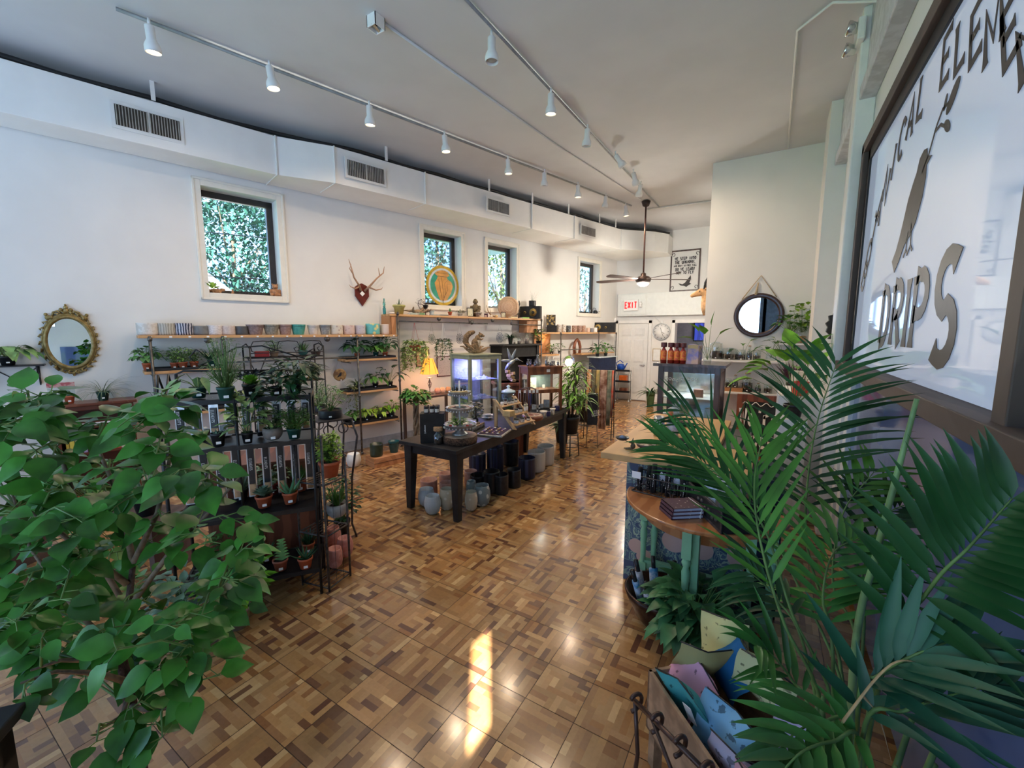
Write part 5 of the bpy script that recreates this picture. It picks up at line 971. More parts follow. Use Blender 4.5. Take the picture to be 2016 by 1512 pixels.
rp(572, 990, 2, 'aloe with long thick leaves in a terracotta pot on the third tier', ('nursery', 28, 23, M_terra), ('aloe', .15, .1, 9, .15, .03), [G('aloe_green', (.10, .26, .12)), L_stem])
rp(592, 965, 2, 'dense spiky aloe in a terracotta pot behind on the third tier', ('nursery', 26, 23, M_terra), ('spiky', .14, .1, 70, .15, .014), [L_mid, L_stem])
rp(475, 985, 2, 'grey spiky plant in a dark pot at the left of the third tier', ('nursery', 28, 24, M_blkpot), ('spiky', .14, .1, 40, .15, .02), [L_grey, L_stem])
rp(553, 1121, 3, 'green zigzag cactus in a terracotta pot on the bottom tier', ('nursery', 28, 22, cm('pink_terracotta', (.50, .16, .10))), ('zigzag', .03, .15, 1, 0, .05), [G('zigzag_green', (.18, .42, .14)), L_stem])
rp(602, 1117, 3, 'striped aloe in a terracotta pot on the bottom tier', ('nursery', 28, 22, M_terra), ('aloe', .12, .1, 12, .13, .02), [L_dark, L_stem])
rp(525, 1104, 3, 'small aloe in a dark red pot on the bottom tier', ('nursery', 30, 24, MATS['dark_red_pot']), ('aloe', .1, .1, 10, .10, .022), [L_dark, L_stem])
rp(486, 1128, 3, 'navy pot with a small pale plant on the bottom tier', ('cyl', 29, 24, cm('navy_pot', (.015, .03, .10), r=.3)), ('rosette', .08, .06, 14, .07, .04), [L_grey, L_stem])
rp(608, 1086, 3, 'spiky haworthia in a terracotta pot behind on the bottom tier', ('nursery', 24, 20, M_terra), ('spiky', .1, .1, 50, .13, .012), [L_dark, L_stem])
rp(450, 1100, 3, 'leafy green plant in a terracotta pot at the left of the bottom tier', ('nursery', 28, 22, M_terra), ('bush', .12, .14, 70, .06, .03), [L_mid, L_stem])
for u, v, w_, h_, lb in ((397, 866, 26, 22, 'pale blue and white tea box, left of two on the second tier'), (440, 858, 26, 24, 'pale blue and white tea box with an orange dot on the second tier')):
    p = onz(u, v, zR[1]+.009); q = pxm(p); t2 = thing('tea_box', lb, 'box', p, face_cam(p)+.2); MB().bb((-w_*q/2, -.03, 0), (w_*q/2, .05, h_*q)).build('carton', mat('pale_blue_print', (.62, .72, .80), .5, col2=(.80, .76, .70), scale=24), t2, bevel=.003)
    MB().prism([(.022*math.cos(k*PI/8), .05+.022*math.sin(k*PI/8)) for k in range(16)], .003, 'y', (.03, -.031, 0)).build('round_emblem', mat('orange_dot' if '440' in str(u) else 'dark_dot', (.5, .15, .05) if u == 440 else (.1, .06, .04), .5), t2)
for u, v, lb in ((476, 735, 'black iron flower ornament, left of the pair above the top tier'), (507, 728, 'black iron flower ornament, right of the pair above the top tier')):
    p = at(u, v, 2.86); t2 = thing('iron_flower', lb, 'ornament', (p.x, p.y, zR[0]+.01), face_cam(p)); h = p.z-zR[0]-.01; m = MB().tube([(0, 0, 0), (.01, 0, h)], .004, 5).tube([(0, 0, h*.6), (-.05, 0, h*.8)], .003, 5); m.lathe([(.03, 0), (.03, .006), (0, .006)], 12); m.build('stem', M_black, t2); m = MB()
    for k in range(4):
        c = Vector((-.06+.045*k, 0, h*(.82+.08*(k % 2))))
        for j in range(5): a = j*2*PI/5; m.leaf(c, (math.cos(a), -.3, math.sin(a)), .03, .022, up=(0, -1, 0), n=3, droop=0)
    m.build('petals', M_black, t2)
# wooden chest under the shelf unit
p = rk(.36, .62, 0); t = thing('wooden_chest', 'reddish brown wooden cabinet standing behind the black shelf unit', 'cabinet', p, RROT)
MB().bb((-.36, -.2, .02), (.36, .2, .84)).build('cabinet_body', M_cherry, t, bevel=.008); MB().bb((-.33, -.206, .06), (-.01, -.2, .78)).bb((.01, -.206, .06), (.33, -.206+.006, .78)).build('door', M_cherry, t, bevel=.006); MB().bb((-.38, -.22, .84), (.38, .22, .865)).build('cabinet_top', M_cherry, t, bevel=.005)

# wire trellis stand at the right end of the unit
t = thing('wire_plant_stand', 'tall narrow iron plant stand beside the black shelf unit', 'plant stand', (-2.52, 1.66, 0), math.radians(12))
TW, TD = .21, .24; zs_ = [at(660, 945, 2.85).z, at(665, 1042, 2.85).z, at(668, 1140, 2.85).z]; zL, zr_ = at(640, 858, 2.8).z, at(682, 905, 2.85).z
for (x, y, h) in ((-.0, 0, zL), (.0, TW, zr_), (-TD, 0, zL*.98), (-TD, TW, zr_)):
    m = MB().tube([(x, y, 0), (x, y, h)], .008, 8); m.ell((x, y, h+.008), .012, 8, 5); m.build('iron_leg', M_rust, t)
for z in zs_:
    m = MB()
    for q in (((0, 0, z), (0, TW, z+.0)), ((-TD, 0, z), (-TD, TW, z)), ((0, 0, z), (-TD, 0, z)), ((0, TW, z), (-TD, TW, z))): m.tube(q, .006, 6)
    for k in range(1, 7): m.tube([(-TD*k/7, 0, z), (-TD*k/7, TW, z)], .0025, 4)
    m.build('wire_shelf', M_rust, t)
m = MB()
for k in (.35, .68): m.tube([(.0, TW*k, zs_[2]), (.0, TW*k, zs_[0])], .002, 4)
m.build('thin_upright_wire', M_rust, t)
def sp_(u, v, zi): return onz(u, v, zs_[zi]+.007)
p = sp_(650, 937, 0); q = pxm(p); plant(p, 'bright frilly euphorbia in a terracotta pot on the wire stand', ('nursery', 20*q, 31*q, M_terra), ('bush', .085, .21, 420, .028, .022), [G('frilly_lime', (.28, .46, .06)), L_stem], tag_on=False)
p = sp_(664, 1017, 1); q = pxm(p); plant(p, 'upright jagged succulent in a grey bowl on the wire stand', ('bowl', 20*q, 28*q, cm('grey_concrete', (.30, .31, .32))), ('spiky', .09, .1, 60, .17, .014), [L_mid, L_stem], tag_on=False)
for i, (u, v, lb) in enumerate(((656, 1080, 'pink rounded clay pot at the back of three on the wire stand'), (680, 1100, 'pink rounded clay pot at the right of three on the wire stand'), (660, 1121, 'pink rounded clay pot at the front of three on the wire stand'))):
    p = sp_(u, v-6, 2); q = pxm(p); pot_only(p, lb, 'belly', 15.5*q, 38*q, cm('pink_clay', (.58, .24, .20), (.66, .32, .27), sc_=30, r=.7))
# ornate iron side table
p = onz(650, 905, .0); c = at(652, 850, 3.55); t = thing('iron_side_table', 'ornate rusty iron side table behind the wire stand', 'side table', (c.x, c.y, 0), face_cam(c)+.3); zt2 = at(652, 822, 3.55).z
m = MB().bb((-.14, -.14, zt2-.012), (.14, .14, zt2)); m.build('table_top', M_rust, t)
for x in (-.13, .13):
    for y in (-.13, .13): m = MB().tube([(x, y, 0), (x*.8, y*.8, .12), (x*.9, y*.9, zt2*.5), (x*1.25, y*1.25, zt2*.85), (x, y, zt2-.01)], .009, 6); m.build('curved_leg', M_rust, t)
for y in (-.13, .13):
    m = MB()
    for k in (-1, 1): m.tube([(k*.06+.04*math.cos(a), y, zt2-.08+.04*math.sin(a)) for a in [2*PI*j/14*1.2 for j in range(15)]], .005, 5)
    m.build('scroll_apron', M_rust, t)
plant((c.x, c.y, zt2+.001), 'low leafy plant in a wide black planter on the iron side table', ('cyl', .095, .07, M_blkpot), ('bush', .14, .2, 110, .05, .018), [L_mid, L_stem])
plant((c.x+.02, c.y+.05, .01), 'dark ivy growing under the iron side table', BLK(.07), ('bush', .16, .42, 160, .05, .035), [L_dark, L_stem], tag_on=False)

# pots on the floor by the left wall
p = onz(697, 918, 0); q = pxm(p); pot_only(p, 'white round pot on the floor below the trailing vine', 'belly', 14*q, 26*q, M_white)
p = onz(745, 915, 0); t = thing('wooden_crate', 'low wooden crate on the floor by the wall carrying two dark pots', 'crate', (p.x, p.y, 0), WROT)
MB().bb((-.13, -.12, 0), (.13, .36, .13)).build('crate_body', MATS['knotty_pine'], t, bevel=.004); MB().bb((-.132, -.12, .06), (.132, .36, .066)).build('slat_gap', M_dkwood, t)
pot_only(wp((p-WC).dot(WT)-.02, (p-WC).dot(WN), .132), 'dark olive pot on the wooden crate, left of two', 'cyl', .085, .17, cm('dark_olive_glaze', (.03, .045, .025), r=.25))
pot_only(wp((p-WC).dot(WT)+.24, (p-WC).dot(WN), .132), 'dark teal pot on the wooden crate, right of two', 'taper', .08, .16, cm('dark_teal_glaze', (.01, .09, .10), r=.2))

# ================================================================ the big shrub in the left foreground
random.seed(21)
hb = at(268, 1500, 1.22); t = thing('potted_hibiscus_shrub', 'large glossy leafy shrub filling the left foreground', 'shrub', (hb.x, hb.y, 0), 0)
O = Vector((hb.x, hb.y, 0))
def A3(u, v, D): return at(u, v, D)-O
pz = A3(285, 1512, 1.2).z-.12
MB().lathe(pot_prof('rim', .15, .20), 28, (0, 0, 0)).build('pot', cm('black_planter', (.02, .022, .03)), t); MB().lathe([(0, .16), (.12, .16)], 20).build('soil', M_soil, t)
tr = MB(); tr.tube([(0, 0, .15), A3(275, 1500, 1.2), A3(262, 1430, 1.2), A3(255, 1370, 1.2), A3(240, 1300, 1.24), A3(252, 1200, 1.28), A3(262, 1110, 1.3)], [.022, .020, .018, .017, .014, .011, .008], 10); tr.build('trunk', mat('dark_bark', (.06, .035, .025), .8, var=.4, scale=40, bump=.5), t)
limbs = [[(262, 1345, 1.2), (190, 1325, 1.15), (110, 1322, 1.1), (40, 1345, 1.05)], [(240, 1305, 1.24), (190, 1300, 1.2), (120, 1300, 1.15), (60, 1320, 1.1)], [(240, 1300, 1.24), (150, 1200, 1.25), (60, 1080, 1.25), (20, 960, 1.25)], [(262, 1345, 1.2), (330, 1270, 1.2), (400, 1200, 1.22), (440, 1150, 1.25)],
 [(252, 1200, 1.28), (185, 1090, 1.3), (120, 900, 1.3), (75, 815, 1.3), (50, 790, 1.3)], [(262, 1110, 1.3), (310, 1010, 1.32), (335, 900, 1.32), (318, 790, 1.32)], [(252, 1200, 1.28), (340, 1080, 1.3), (420, 1000, 1.32), (470, 940, 1.35)], [(262, 1110, 1.3), (240, 990, 1.35), (200, 900, 1.35), (185, 850, 1.35)], [(250, 1150, 1.28), (120, 1050, 1.2), (50, 1000, 1.15)], [(255, 1370, 1.2), (240, 1410, 1.12), (190, 1440, 1.05)], [(255, 1390, 1.2), (300, 1400, 1.1), (330, 1395, 1.05)], [(262, 1345, 1.2), (340, 1320, 1.15), (430, 1260, 1.15)]]
LP = []
br = MB()
for l in limbs:
    P_ = [A3(*x) for x in l]; br.tube(P_, [.010-.007*i/(len(P_)-1) for i in range(len(P_))], 6)
    for i in range(len(P_)-1):
        for k in range(3): LP.append(P_[i].lerp(P_[i+1], k/3))
br.build('branches', mat('grey_bark', (.16, .12, .08), .8, var=.3, scale=40), t)
tw = MB(); lf = MB(); camv = Vector((0, 0, EYE))-O; nL = 0
def put_leaf(p, big=1.):
    d = Vector((rnd(-1, 1), rnd(-1, 1), rnd(-.6, .5))); toc = (camv-p).normalized(); up = (Vector((0, 0, 1))*.7+toc*.5+Vector((rnd(-.5, .5), rnd(-.5, .5), rnd(-.3, .3)))).normalized()
    d = (d-up*d.dot(up)*.7).normalized(); L = rnd(.065, .105)*big; st = p+d*.03; tw.tube([p, st], .0016, 4, False)
    lf.leaf(st, d, L, L*.72, up=up, droop=rnd(.2, .8), fold=rnd(.03, .14), n=6, shape='ovate')
def inside(u, v):
    if v > 1310: return (u < 170 and v < 1400) or (u < 330 and v > 1380 and u > 130 and v < 1500 and random.random() < .35)
    lim = 230+(v-800)*1.15 if v < 1050 else 525-(v-1050)*.25
    return u < min(lim, 530)
T_ = []
while len(T_) < 92:
    u, v = rnd(-60, 530), rnd(800, 1320)
    if inside(u, v): T_.append((u, v, rnd(1.05, 1.5)))
T_ += [(55, 775, 1.3), (20, 800, 1.25), (100, 775, 1.3), (318, 775, 1.32), (350, 800, 1.3), (285, 840, 1.3), (395, 850, 1.35), (190, 1460, 1.0), (265, 1470, 1.0), (320, 1450, 1.0), (40, 1400, .95), (250, 1400, 1.05), (300, 1340, 1.05), (400, 1300, 1.1), (430, 1330, 1.15), (150, 1020, 1.1), (480, 1080, 1.2), (230, 1280, 1.0), (330, 1230, 1.0), (120, 1180, 1.0)]
for tg in T_:
    e = A3(*tg); b = min(LP, key=lambda q: (q-e).length*(1 if q.z < e.z+.03 else 1.6)); mid = b.lerp(e, .5)+Vector((0, 0, .03)); pts = [b, mid, e]; tw.tube(pts, [.004, .003, .0018], 5, False)
    n_ = max(4, int((e-b).length/.032)); n_ = min(n_, 9)
    for k in range(n_): f_ = .25+.75*(k+1)/n_; q = b.lerp(mid, f_*2) if f_ < .5 else mid.lerp(e, f_*2-1); put_leaf(q, 1.0)
    put_leaf(e, .6); put_leaf(e, .7)
tw.build('twigs', L_stem, t); lf.build('leaves', L_hib, t)
random.seed(5)
# black plant stand in the bottom left corner, pots under the shrub
p = at(-60, 1480, .80); t = thing('black_plant_table', 'black wooden plant table in the bottom left corner', 'table', (p.x-.1, p.y-.08, 0), PSI+.35)
zt3 = at(60, 1420, .9).z; MB().bb((-.35, -.2, zt3-.03), (.12, .14, zt3)).build('table_top', M_blackwood, t, bevel=.004); MB().bb((-.33, -.18, zt3-.12), (.10, .12, zt3-.03)).build('apron', M_blackwood, t)
for x in (-.31, .08):
    for y in (-.16, .10): MB().bb((x-.02, y-.02, 0), (x+.02, y+.02, zt3-.03)).build('leg', M_blackwood, t)
for (u, v, z, w_, h_, pm, lb, fl, ms) in ((470, 1232, 0, 46, 40, cm('beige_stone_pot', (.32, .29, .22)), 'leafy plant in a beige pot on the floor beside the shelf unit', ('bush', .16, .30, 90, .09, .045), [L_brt, L_stem]), (385, 1260, 0, 50, 44, cm('aqua_pot', (.3, .5, .5)), 'pale leafed plant on the floor under the big shrub', ('bush', .2, .32, 90, .09, .045), [L_grey, L_stem]), (250, 1120, 0, 40, 40, M_terra, 'terracotta potted plant behind the big shrub', ('bush', .2, .34, 80, .09, .045), [L_mid, L_stem])):
    p = onz(u, v, z); q = pxm(p); plant(p, lb, ('nursery', w_*q/2, h_*q, pm), fl, ms, tag_on=False)
# low dark bench with plants between the shrub and the bookcase
c = onz(190, 1010, .45); t = thing('plant_bench', 'dark bench with pots behind the big shrub', 'bench', (c.x, c.y, 0), .5)
MB().bb((-.7, -.18, .42), (.6, .18, .45)).build('bench_top', M_dkwood, t)
for x in (-.66, .56): MB().bb((x-.02, -.16, 0), (x+.02, .16, .42)).build('bench_leg', M_dkwood, t)
for dx, lb, fl, ms, pm in ((-.5, 'aqua green agave on the dark bench', ('aloe', .2, .2, 16, .24, .05), [G('agave_blue', (.16, .36, .33)), L_stem], M_blkpot), (-.05, 'broad leafed plant in the middle of the dark bench', ('broad', .25, .28, 18, .14, .08), [L_mid, L_stem], M_terra), (.4, 'grey grassy plant on the right of the dark bench', ('spiky', .2, .2, 50, .25, .02), [L_grey, L_stem], M_blkpot)):
    q = Vector((c.x+dx*math.cos(.5), c.y+dx*math.sin(.5), .451)); plant(q, lb, ('nursery', .08, .13, pm), fl, ms, tag_on=False)
# ================================================================ the long black display table and everything on it
TZ = .72
t = thing('display_table', 'long black wooden display table in the middle of the shop', 'table', (-2.77, 4.2, 0))
M_tab = mat('black_table_paint', (.020, .020, .022), .5, var=.35, scale=6, bump=.08)
MB().bb((-.37, -1.28, TZ-.035), (.37, 1.30, TZ)).build('table_top', M_tab, t, bevel=.004)
for q in (((-.33, -1.22, TZ-.125), (.33, -1.19, TZ-.035)), ((-.33, 1.19, TZ-.125), (.33, 1.22, TZ-.035)), ((-.33, -1.2, TZ-.125), (-.30, 1.2, TZ-.035)), ((.30, -1.2, TZ-.125), (.33, 1.2, TZ-.035))): MB().bb(*q).build('apron', M_tab, t)
for x in (-1, 1):
    for y in (-1, 1):
        m = MB(); c0 = (x*.295, y*1.185); c1 = (x*.31, y*1.2); a, b = .05, .03; z = TZ-.035
        m.add([(c0[0]+i*a, c0[1]+j*a, z) for i, j in ((-1, -1), (1, -1), (1, 1), (-1, 1))]+[(c1[0]+i*b, c1[1]+j*b, 0) for i, j in ((-1, -1), (1, -1), (1, 1), (-1, 1))], [(0, 1, 2, 3), (7, 6, 5, 4)]+[(i, i+4, (i+1) % 4+4, (i+1) % 4) for i in range(4)], False)
        m.build('leg', M_tab, t, bevel=.003)
def T(u, v, z=TZ): return onz(u, v, z+.001)
M_lab = mat('cream_label', (.72, .70, .64), .5, var=.03); M_lid = mat('black_lid', (.02, .02, .022), .35)
M_amber = mat('amber_glass', (.09, .025, .012), .12, var=.05, coat=.5); M_cork = mat('cork', (.45, .28, .15), .8, var=.25, scale=60)
def jar(p, label, r, h, body=None, lid=None, fill=None, lab=M_lab, name='jar', cat='jar', group=None, prof=None):
    t = thing(name, label, cat, p, face_cam(p), group)
    MB().lathe(prof or [(r*.95, 0), (r, h*.05), (r, h*.74), (r*.86, h*.8)], 16).build('glass_body', body or M_jar, t)
    if fill: MB().lathe([(r*.9, h*.03), (r*.9, h*.5), (0, h*.52)], 14).build('contents', fill, t)
    if lid: MB().lathe([(r*.93, h*.78), (r*.95, h*.80), (r*.95, h*.98), (r*.9, h), (0, h)], 16).build('lid', lid, t)
    if lab:
        m = MB(); N_ = 6; vs = []; 
        for k in range(N_+1):
            a = math.radians(-150+120*k/N_)
            for z in (h*.16, h*.62): vs.append(((r+.001)*math.cos(a), (r+.001)*math.sin(a), z))
        m.add(vs, [(2*k, 2*k+2, 2*k+3, 2*k+1) for k in range(N_)], True); m.build('paper_label', lab, t)
    return t
# black riser with candle jars
p = T(851, 872); q = pxm(p); rz = face_cam(p)-.1; t = thing('black_riser_box', 'tall black display box at the near end of the table', 'box', p, rz); RH = 58*q
MB().bb((-23*q, -.0, 0), (24*q, .15, RH)).build('box_body', M_blackwood, t, bevel=.003); MB().bb((-14*q, -.002, RH*.38), (-12.4*q, 0, RH*.62)).bb((-15*q, -.002, RH*.42), (-12.4*q, 0, RH*.44)).bb((-15*q, -.002, RH*.34), (-11.5*q, 0, RH*.36)).build('white_mark', M_card, t)
bp = p; ca, sa = math.cos(rz), math.sin(rz)
for i in range(6):
    x, y = (-.055, 0, .05)[i % 3], .035+.065*(i//3); pp = Vector((bp.x+x*ca-y*sa, bp.y+x*sa+y*ca, TZ+RH+.002))
    jar(pp, 'black candle jar, %s in the %s row on the black riser box' % (('left', 'middle', 'right')[i % 3], ('front', 'back')[i//3]), .023, .072, M_lid, M_lid, None, M_lab, 'candle_jar', 'candle')
p = T(863, 873); q = pxm(p); t = jar(p, 'small corked glass terrarium in front of the black riser box', 9.5*q, 33*q, None, M_cork, M_soil, None, 'glass_terrarium', 'terrarium', None, [(9*q, 0), (9.5*q, 2*q), (9.5*q, 17*q), (4*q, 23*q), (4*q, 30*q)])
f = foliage('bush', 6*q, 9*q, 40, .012, .008, z0=10*q); f.build('moss_plant', [L_mid, L_stem], t)
p = T(851, 868); jar(p, 'tiny corked vial beside the small terrarium', 3.4*q, 20*q, None, M_cork, None, M_lab, 'glass_vial', 'bottle')
# wood slice and tiered stand
p = T(906, 870); q = pxm(p); t = thing('wood_slice', 'thick round bark-edged wood slice under the tiered stand', 'wood slice', p); WS = 15*q
MB().lathe([(32*q, 0), (33*q, WS*.5), (32.5*q, WS), (0, WS)], 32).build('slice_top', mat('end_grain', (.36, .27, .20), .7, col2=(.27, .19, .13), pat='rings', scale=9), t); m = MB(); m.lathe([(32.6*q, .001), (34*q, WS*.4), (33.4*q, WS*.97)], 32); m.build('bark_edge', mat('bark_edge', (.10, .055, .035), .9, var=.5, scale=60, bump=.6), t)
sp0 = Vector((p.x, p.y, TZ+WS+.002)); t = thing('tiered_stand', 'three-tier galvanised metal stand on the wood slice', 'tiered stand', sp0)
q = pxm(sp0); hz = lambda v: (856-v)*q/ math.cos(PITCH+.2)*.97
MB().lathe([(16*q, 0), (15*q, 3*q), (9*q, 7*q), (9*q, 12*q), (5*q, 15*q), (1.6*q, 17*q)], 24).build('pedestal_foot', M_galv, t)
TR = [(840, 31), (808, 26), (778, 21)]
for v, r in TR:
    z = hz(v); r *= q; m = MB().lathe([(0, z-.004), (r, z-.004), (r*1.0, z+5*q), (r*1.06, z+6*q), (r*.97, z+5*q), (r*.96, z), (0, z)], 32)
    for k in range(28): a = 2*PI*k/28; m.ell((r*1.02*math.cos(a), r*1.02*math.sin(a), z-.001), (1.6*q, 1.6*q, 2*q), 6, 4)
    m.build('scalloped_tray', M_galv, t)
MB().tube([(0, 0, 10*q), (0, 0, hz(752))], 1.7*q, 8).build('centre_rod', mat('white_rod', (.7, .72, .74), .4), t)
def on_tier(k, a, rr): v, r = TR[k]; return Vector((sp0.x+r*q*rr*math.cos(a), sp0.y+r*q*rr*math.sin(a), sp0.z+hz(v)+.001))
for i in range(3): a = -1.9+i*.85; p = on_tier(2, a, .62); tag(MB().bb((-.032, -.02, 0), (.032, .02, .036)).build('card_box', cm('kraft_yellow', (.58, .42, .20)), loc=p, rz=a+PI/2, bevel=.002), 'small kraft yellow box, %s on the top tray of the stand' % ('left', 'middle', 'right')[i], 'box')
for i in range(5):
    a = 1.2+i*.75; p = on_tier(2, a, .5); m = MB(); h = rnd(.055, .09); m.tube([(0, 0, 0), (0, 0, h)], [.009, .004], 6); m.tube([(0, 0, h*.4), (.02, 0, h*.5), (.02, 0, h*.85)], .005, 6); m.tube([(0, 0, h*.5), (-.018, 0, h*.6), (-.02, 0, h*.95)], .004, 6)
    tag(m.build('ring_holder', M_blackwood, loc=p, rz=a), 'black branching ring holder, %s at the back of the top tray' % ('first', 'second', 'third', 'fourth', 'fifth')[i], 'ring holder')
for i in range(8):
    a = i*2*PI/8; p = on_tier(1, a, .68); c = (('soap_cream', (.62, .55, .44)), ('soap_pink', (.52, .33, .28)), ('soap_tan', (.48, .36, .24)))[i % 3]
    tag(MB().bb((-.03, -.02, 0), (.03, .02, .026)).build('soap_bar', mat(c[0], c[1], .6, var=.1), loc=p, rz=a+PI/2+.2, bevel=.003), '%s soap bar on the middle tray, %s' % (c[0].split('_')[1], ('at the right', 'at the right rear', 'at the back', 'at the left rear', 'at the left', 'at the left front', 'at the front', 'at the right front')[i]), 'soap')
p = on_tier(0, 2.6, .35); t = tag(foliage('bush', .10, .08, 200, .02, .012).build('moss_bundle', [L_brt, L_stem], loc=p), 'bundle of bright green moss on the bottom tray', 'moss')
for i in range(6): a = -2.4+i*.55; p = on_tier(0, a, .72); c = (('glass_clear', None), ('wax_red', (.45, .03, .02)), ('wax_pink', (.7, .45, .38)))[i % 3]; jar(p, '%s votive on the bottom tray, %s' % (('clear', 'red', 'pink')[i % 3], ('far left', 'left', 'centre left', 'centre right', 'right', 'far right')[i]), .015, .035, M_jar if i % 3 == 0 else mat(c[0], c[1], .4), None, None, None, 'votive_candle', 'candle')
# tray of little bottles
p = T(938, 848); q = pxm(p); ry = 0.18; t = thing('bottle_tray', 'dark tray filled with rows of little capped bottles', 'tray', (p.x, p.y+.02, TZ+.001), ry)
MB().bb((-.15, -.17, 0), (.11, .17, .012)).build('tray_base', M_blackwood, t, bevel=.003)
bt = MB(); cp_ = MB(); rr0 = None
c_, s_0 = math.cos(ry), math.sin(ry)
first = None
for j in range(3):
    for i in range(8):
        x, y = -.10+.055*j, -.145+.04*i; pp = Vector((p.x+x*c_-y*s_0, p.y+.02+x*s_0+y*c_, TZ+.0135)); lb = 'little bottle with a copper cap standing in the dark tray rows'
        if first is None:
            first = thing('roll_on_bottle', lb, 'bottle', pp, 0, 'little capped bottles in the dark tray'); MB().lathe([(.012, 0), (.012, .035), (.008, .038)], 10).build('glass_body', mat('smoky_glass', (.25, .22, .2), .15), first); MB().lathe([(.010, .036), (.012, .038), (.012, .054), (0, .055)], 10).build('cap', mat('copper_cap', (.42, .28, .18), .35, metal=.6), first)
        else: dup(first, pp)
p = T(973, 853); t = thing('crystal_tray', 'silver-rimmed tray of rose crystals on dark purple velvet', 'tray', (p.x, p.y, TZ+.001), .25)
MB().bb((-.14, -.17, 0), (.14, .17, .02)).build('silver_rim', M_galv, t, bevel=.004); MB().bb((-.125, -.155, .018), (.125, .155, .024)).build('velvet_bed', mat('purple_velvet', (.03, .015, .045), .9), t)
stones = [('rose', (.62, .36, .30)), ('amber', (.5, .3, .12)), ('white', (.72, .66, .62)), ('violet', (.22, .12, .3))]
for j in range(4):
    for i in range(5):
        x, y = -.09+.058*j+rnd(-.006, .006), -.125+.06*i+rnd(-.008, .008); c_, s_0 = math.cos(.25), math.sin(.25); pp = Vector((p.x+x*c_-y*s_0, p.y+x*s_0+y*c_, TZ+.0255+.008)); nm, c = stones[(i*3+j*2) % 4]
        tag(MB().ell((0, 0, 0), (.017, .012, .010), 7, 4).build('crystal', mat('crystal_'+nm, c, .3, var=.3, scale=40), loc=pp, rz=rnd(0, 3)), '%s tumbled crystal lying on the purple velvet tray' % nm, 'crystal', '%s crystals on the velvet tray' % nm)
# slanted wooden shelf display
P0, P1 = T(1012, 845), T(1012, 845)
rzS = .0; c0 = T(1010, 845); t = thing('stepped_wood_display', 'pale wooden stepped display holding jars and soaps', 'display shelf', (c0.x, c0.y, TZ+.001), -.12); M_beech = mat('pale_beech', (.62, .42, .23), .45, col2=(.52, .33, .17), pat='wave', scale=4)
SL = math.atan2(.30, .34)
for y in (0, .0):
    pass
for x in (0, .36):
    MB().prism([(0, 0), (.05, 0), (-.25, .31), (-.30, .31)], .02, 'y', (x*0, 0, 0)).build('slanted_side', M_beech, t, loc=(0, x, 0)); MB().bb((-.27, x-.01, 0), (-.235, x+.01, .28)).build('back_leg', M_beech, t)
for k, (x, z) in enumerate(((-.0, .04), (-.10, .13), (-.20, .23))): MB().bb((x-.055, .0, z), (x+.05, .36, z+.012)).build('step_board', M_beech, t)
dS = -.12; cD, sD = math.cos(dS), math.sin(dS)
def on_step(k, y, x=0): xs, z = ((0, .04), (-.10, .13), (-.20, .23))[k]; xx = xs+x; return Vector((c0.x+xx*cD-y*sD, c0.y+xx*sD+y*cD, TZ+.014+z))
M_bl = mat('blue_white_label', (.62, .70, .78), .5, col2=(.30, .38, .5), pat='voronoi', scale=70)
for k, y, r, h, kind, lb in ((0, .06, .030, .062, 'w', 'blue and white labelled jar at the front of the lowest step'), (0, .17, .031, .06, 'g', 'grey and white labelled jar beside the blue one on the lowest step'), (0, .29, .02, .045, 'a', 'small amber jar at the far end of the lowest step'), (1, .05, .021, .045, 'a', 'small amber jar, first on the middle step'), (1, .11, .020, .045, 'a', 'small amber jar, second on the middle step'), (1, .19, .025, .055, 'k', 'cream labelled jar with a black lid, left of two on the middle step'), (1, .27, .025, .055, 'k', 'cream labelled jar with a black lid, right of two on the middle step'), (2, .05, .02, .04, 'c', 'white capped salve pot, first on the top step'), (2, .11, .018, .07, 'a', 'tall amber bottle on the top step'), (2, .18, .021, .045, 'k', 'black lidded jar, left of three at the end of the top step'), (2, .24, .021, .045, 'k', 'black lidded jar, middle of three at the end of the top step'), (2, .31, .021, .045, 'k', 'black lidded jar, right of three at the end of the top step')):
    jar(on_step(k, y), lb, r, h, {'a': M_amber, 'c': M_white}.get(kind, M_jar), M_white if kind == 'c' else M_lid, mat('cream_balm', (.6, .5, .38), .6) if kind in 'kwg' else None, {'w': M_bl, 'g': mat('grey_white_label', (.68, .66, .64), .5, col2=(.3, .3, .32), pat='voronoi', scale=60)}.get(kind, M_lab))
for i, y in enumerate((.33, .37)): p = on_step(1, y, .02); jar(p, 'slim white-labelled pump bottle, %s of the pair by the stepped display' % ('left', 'right')[i], .014, .09, mat('cream_lotion', (.7, .66, .5), .3), None, None, M_card, 'pump_bottle', 'bottle', None, [(.014, 0), (.014, .055), (.006, .062), (.006, .072), (.010, .073), (.010, .09), (0, .09)])
p = on_step(1, -.06, .0); t = thing('soap_box', 'slatted wooden soap box left of the jars on the stepped display', 'box', T(1003, 832), dS); MB().bb((-.05, -.03, .13), (.05, .06, .19)).build('box_body', MATS['kraft_yellow'], t); t.location = on_step(1, .0, .03)-Vector((0, 0, .13))
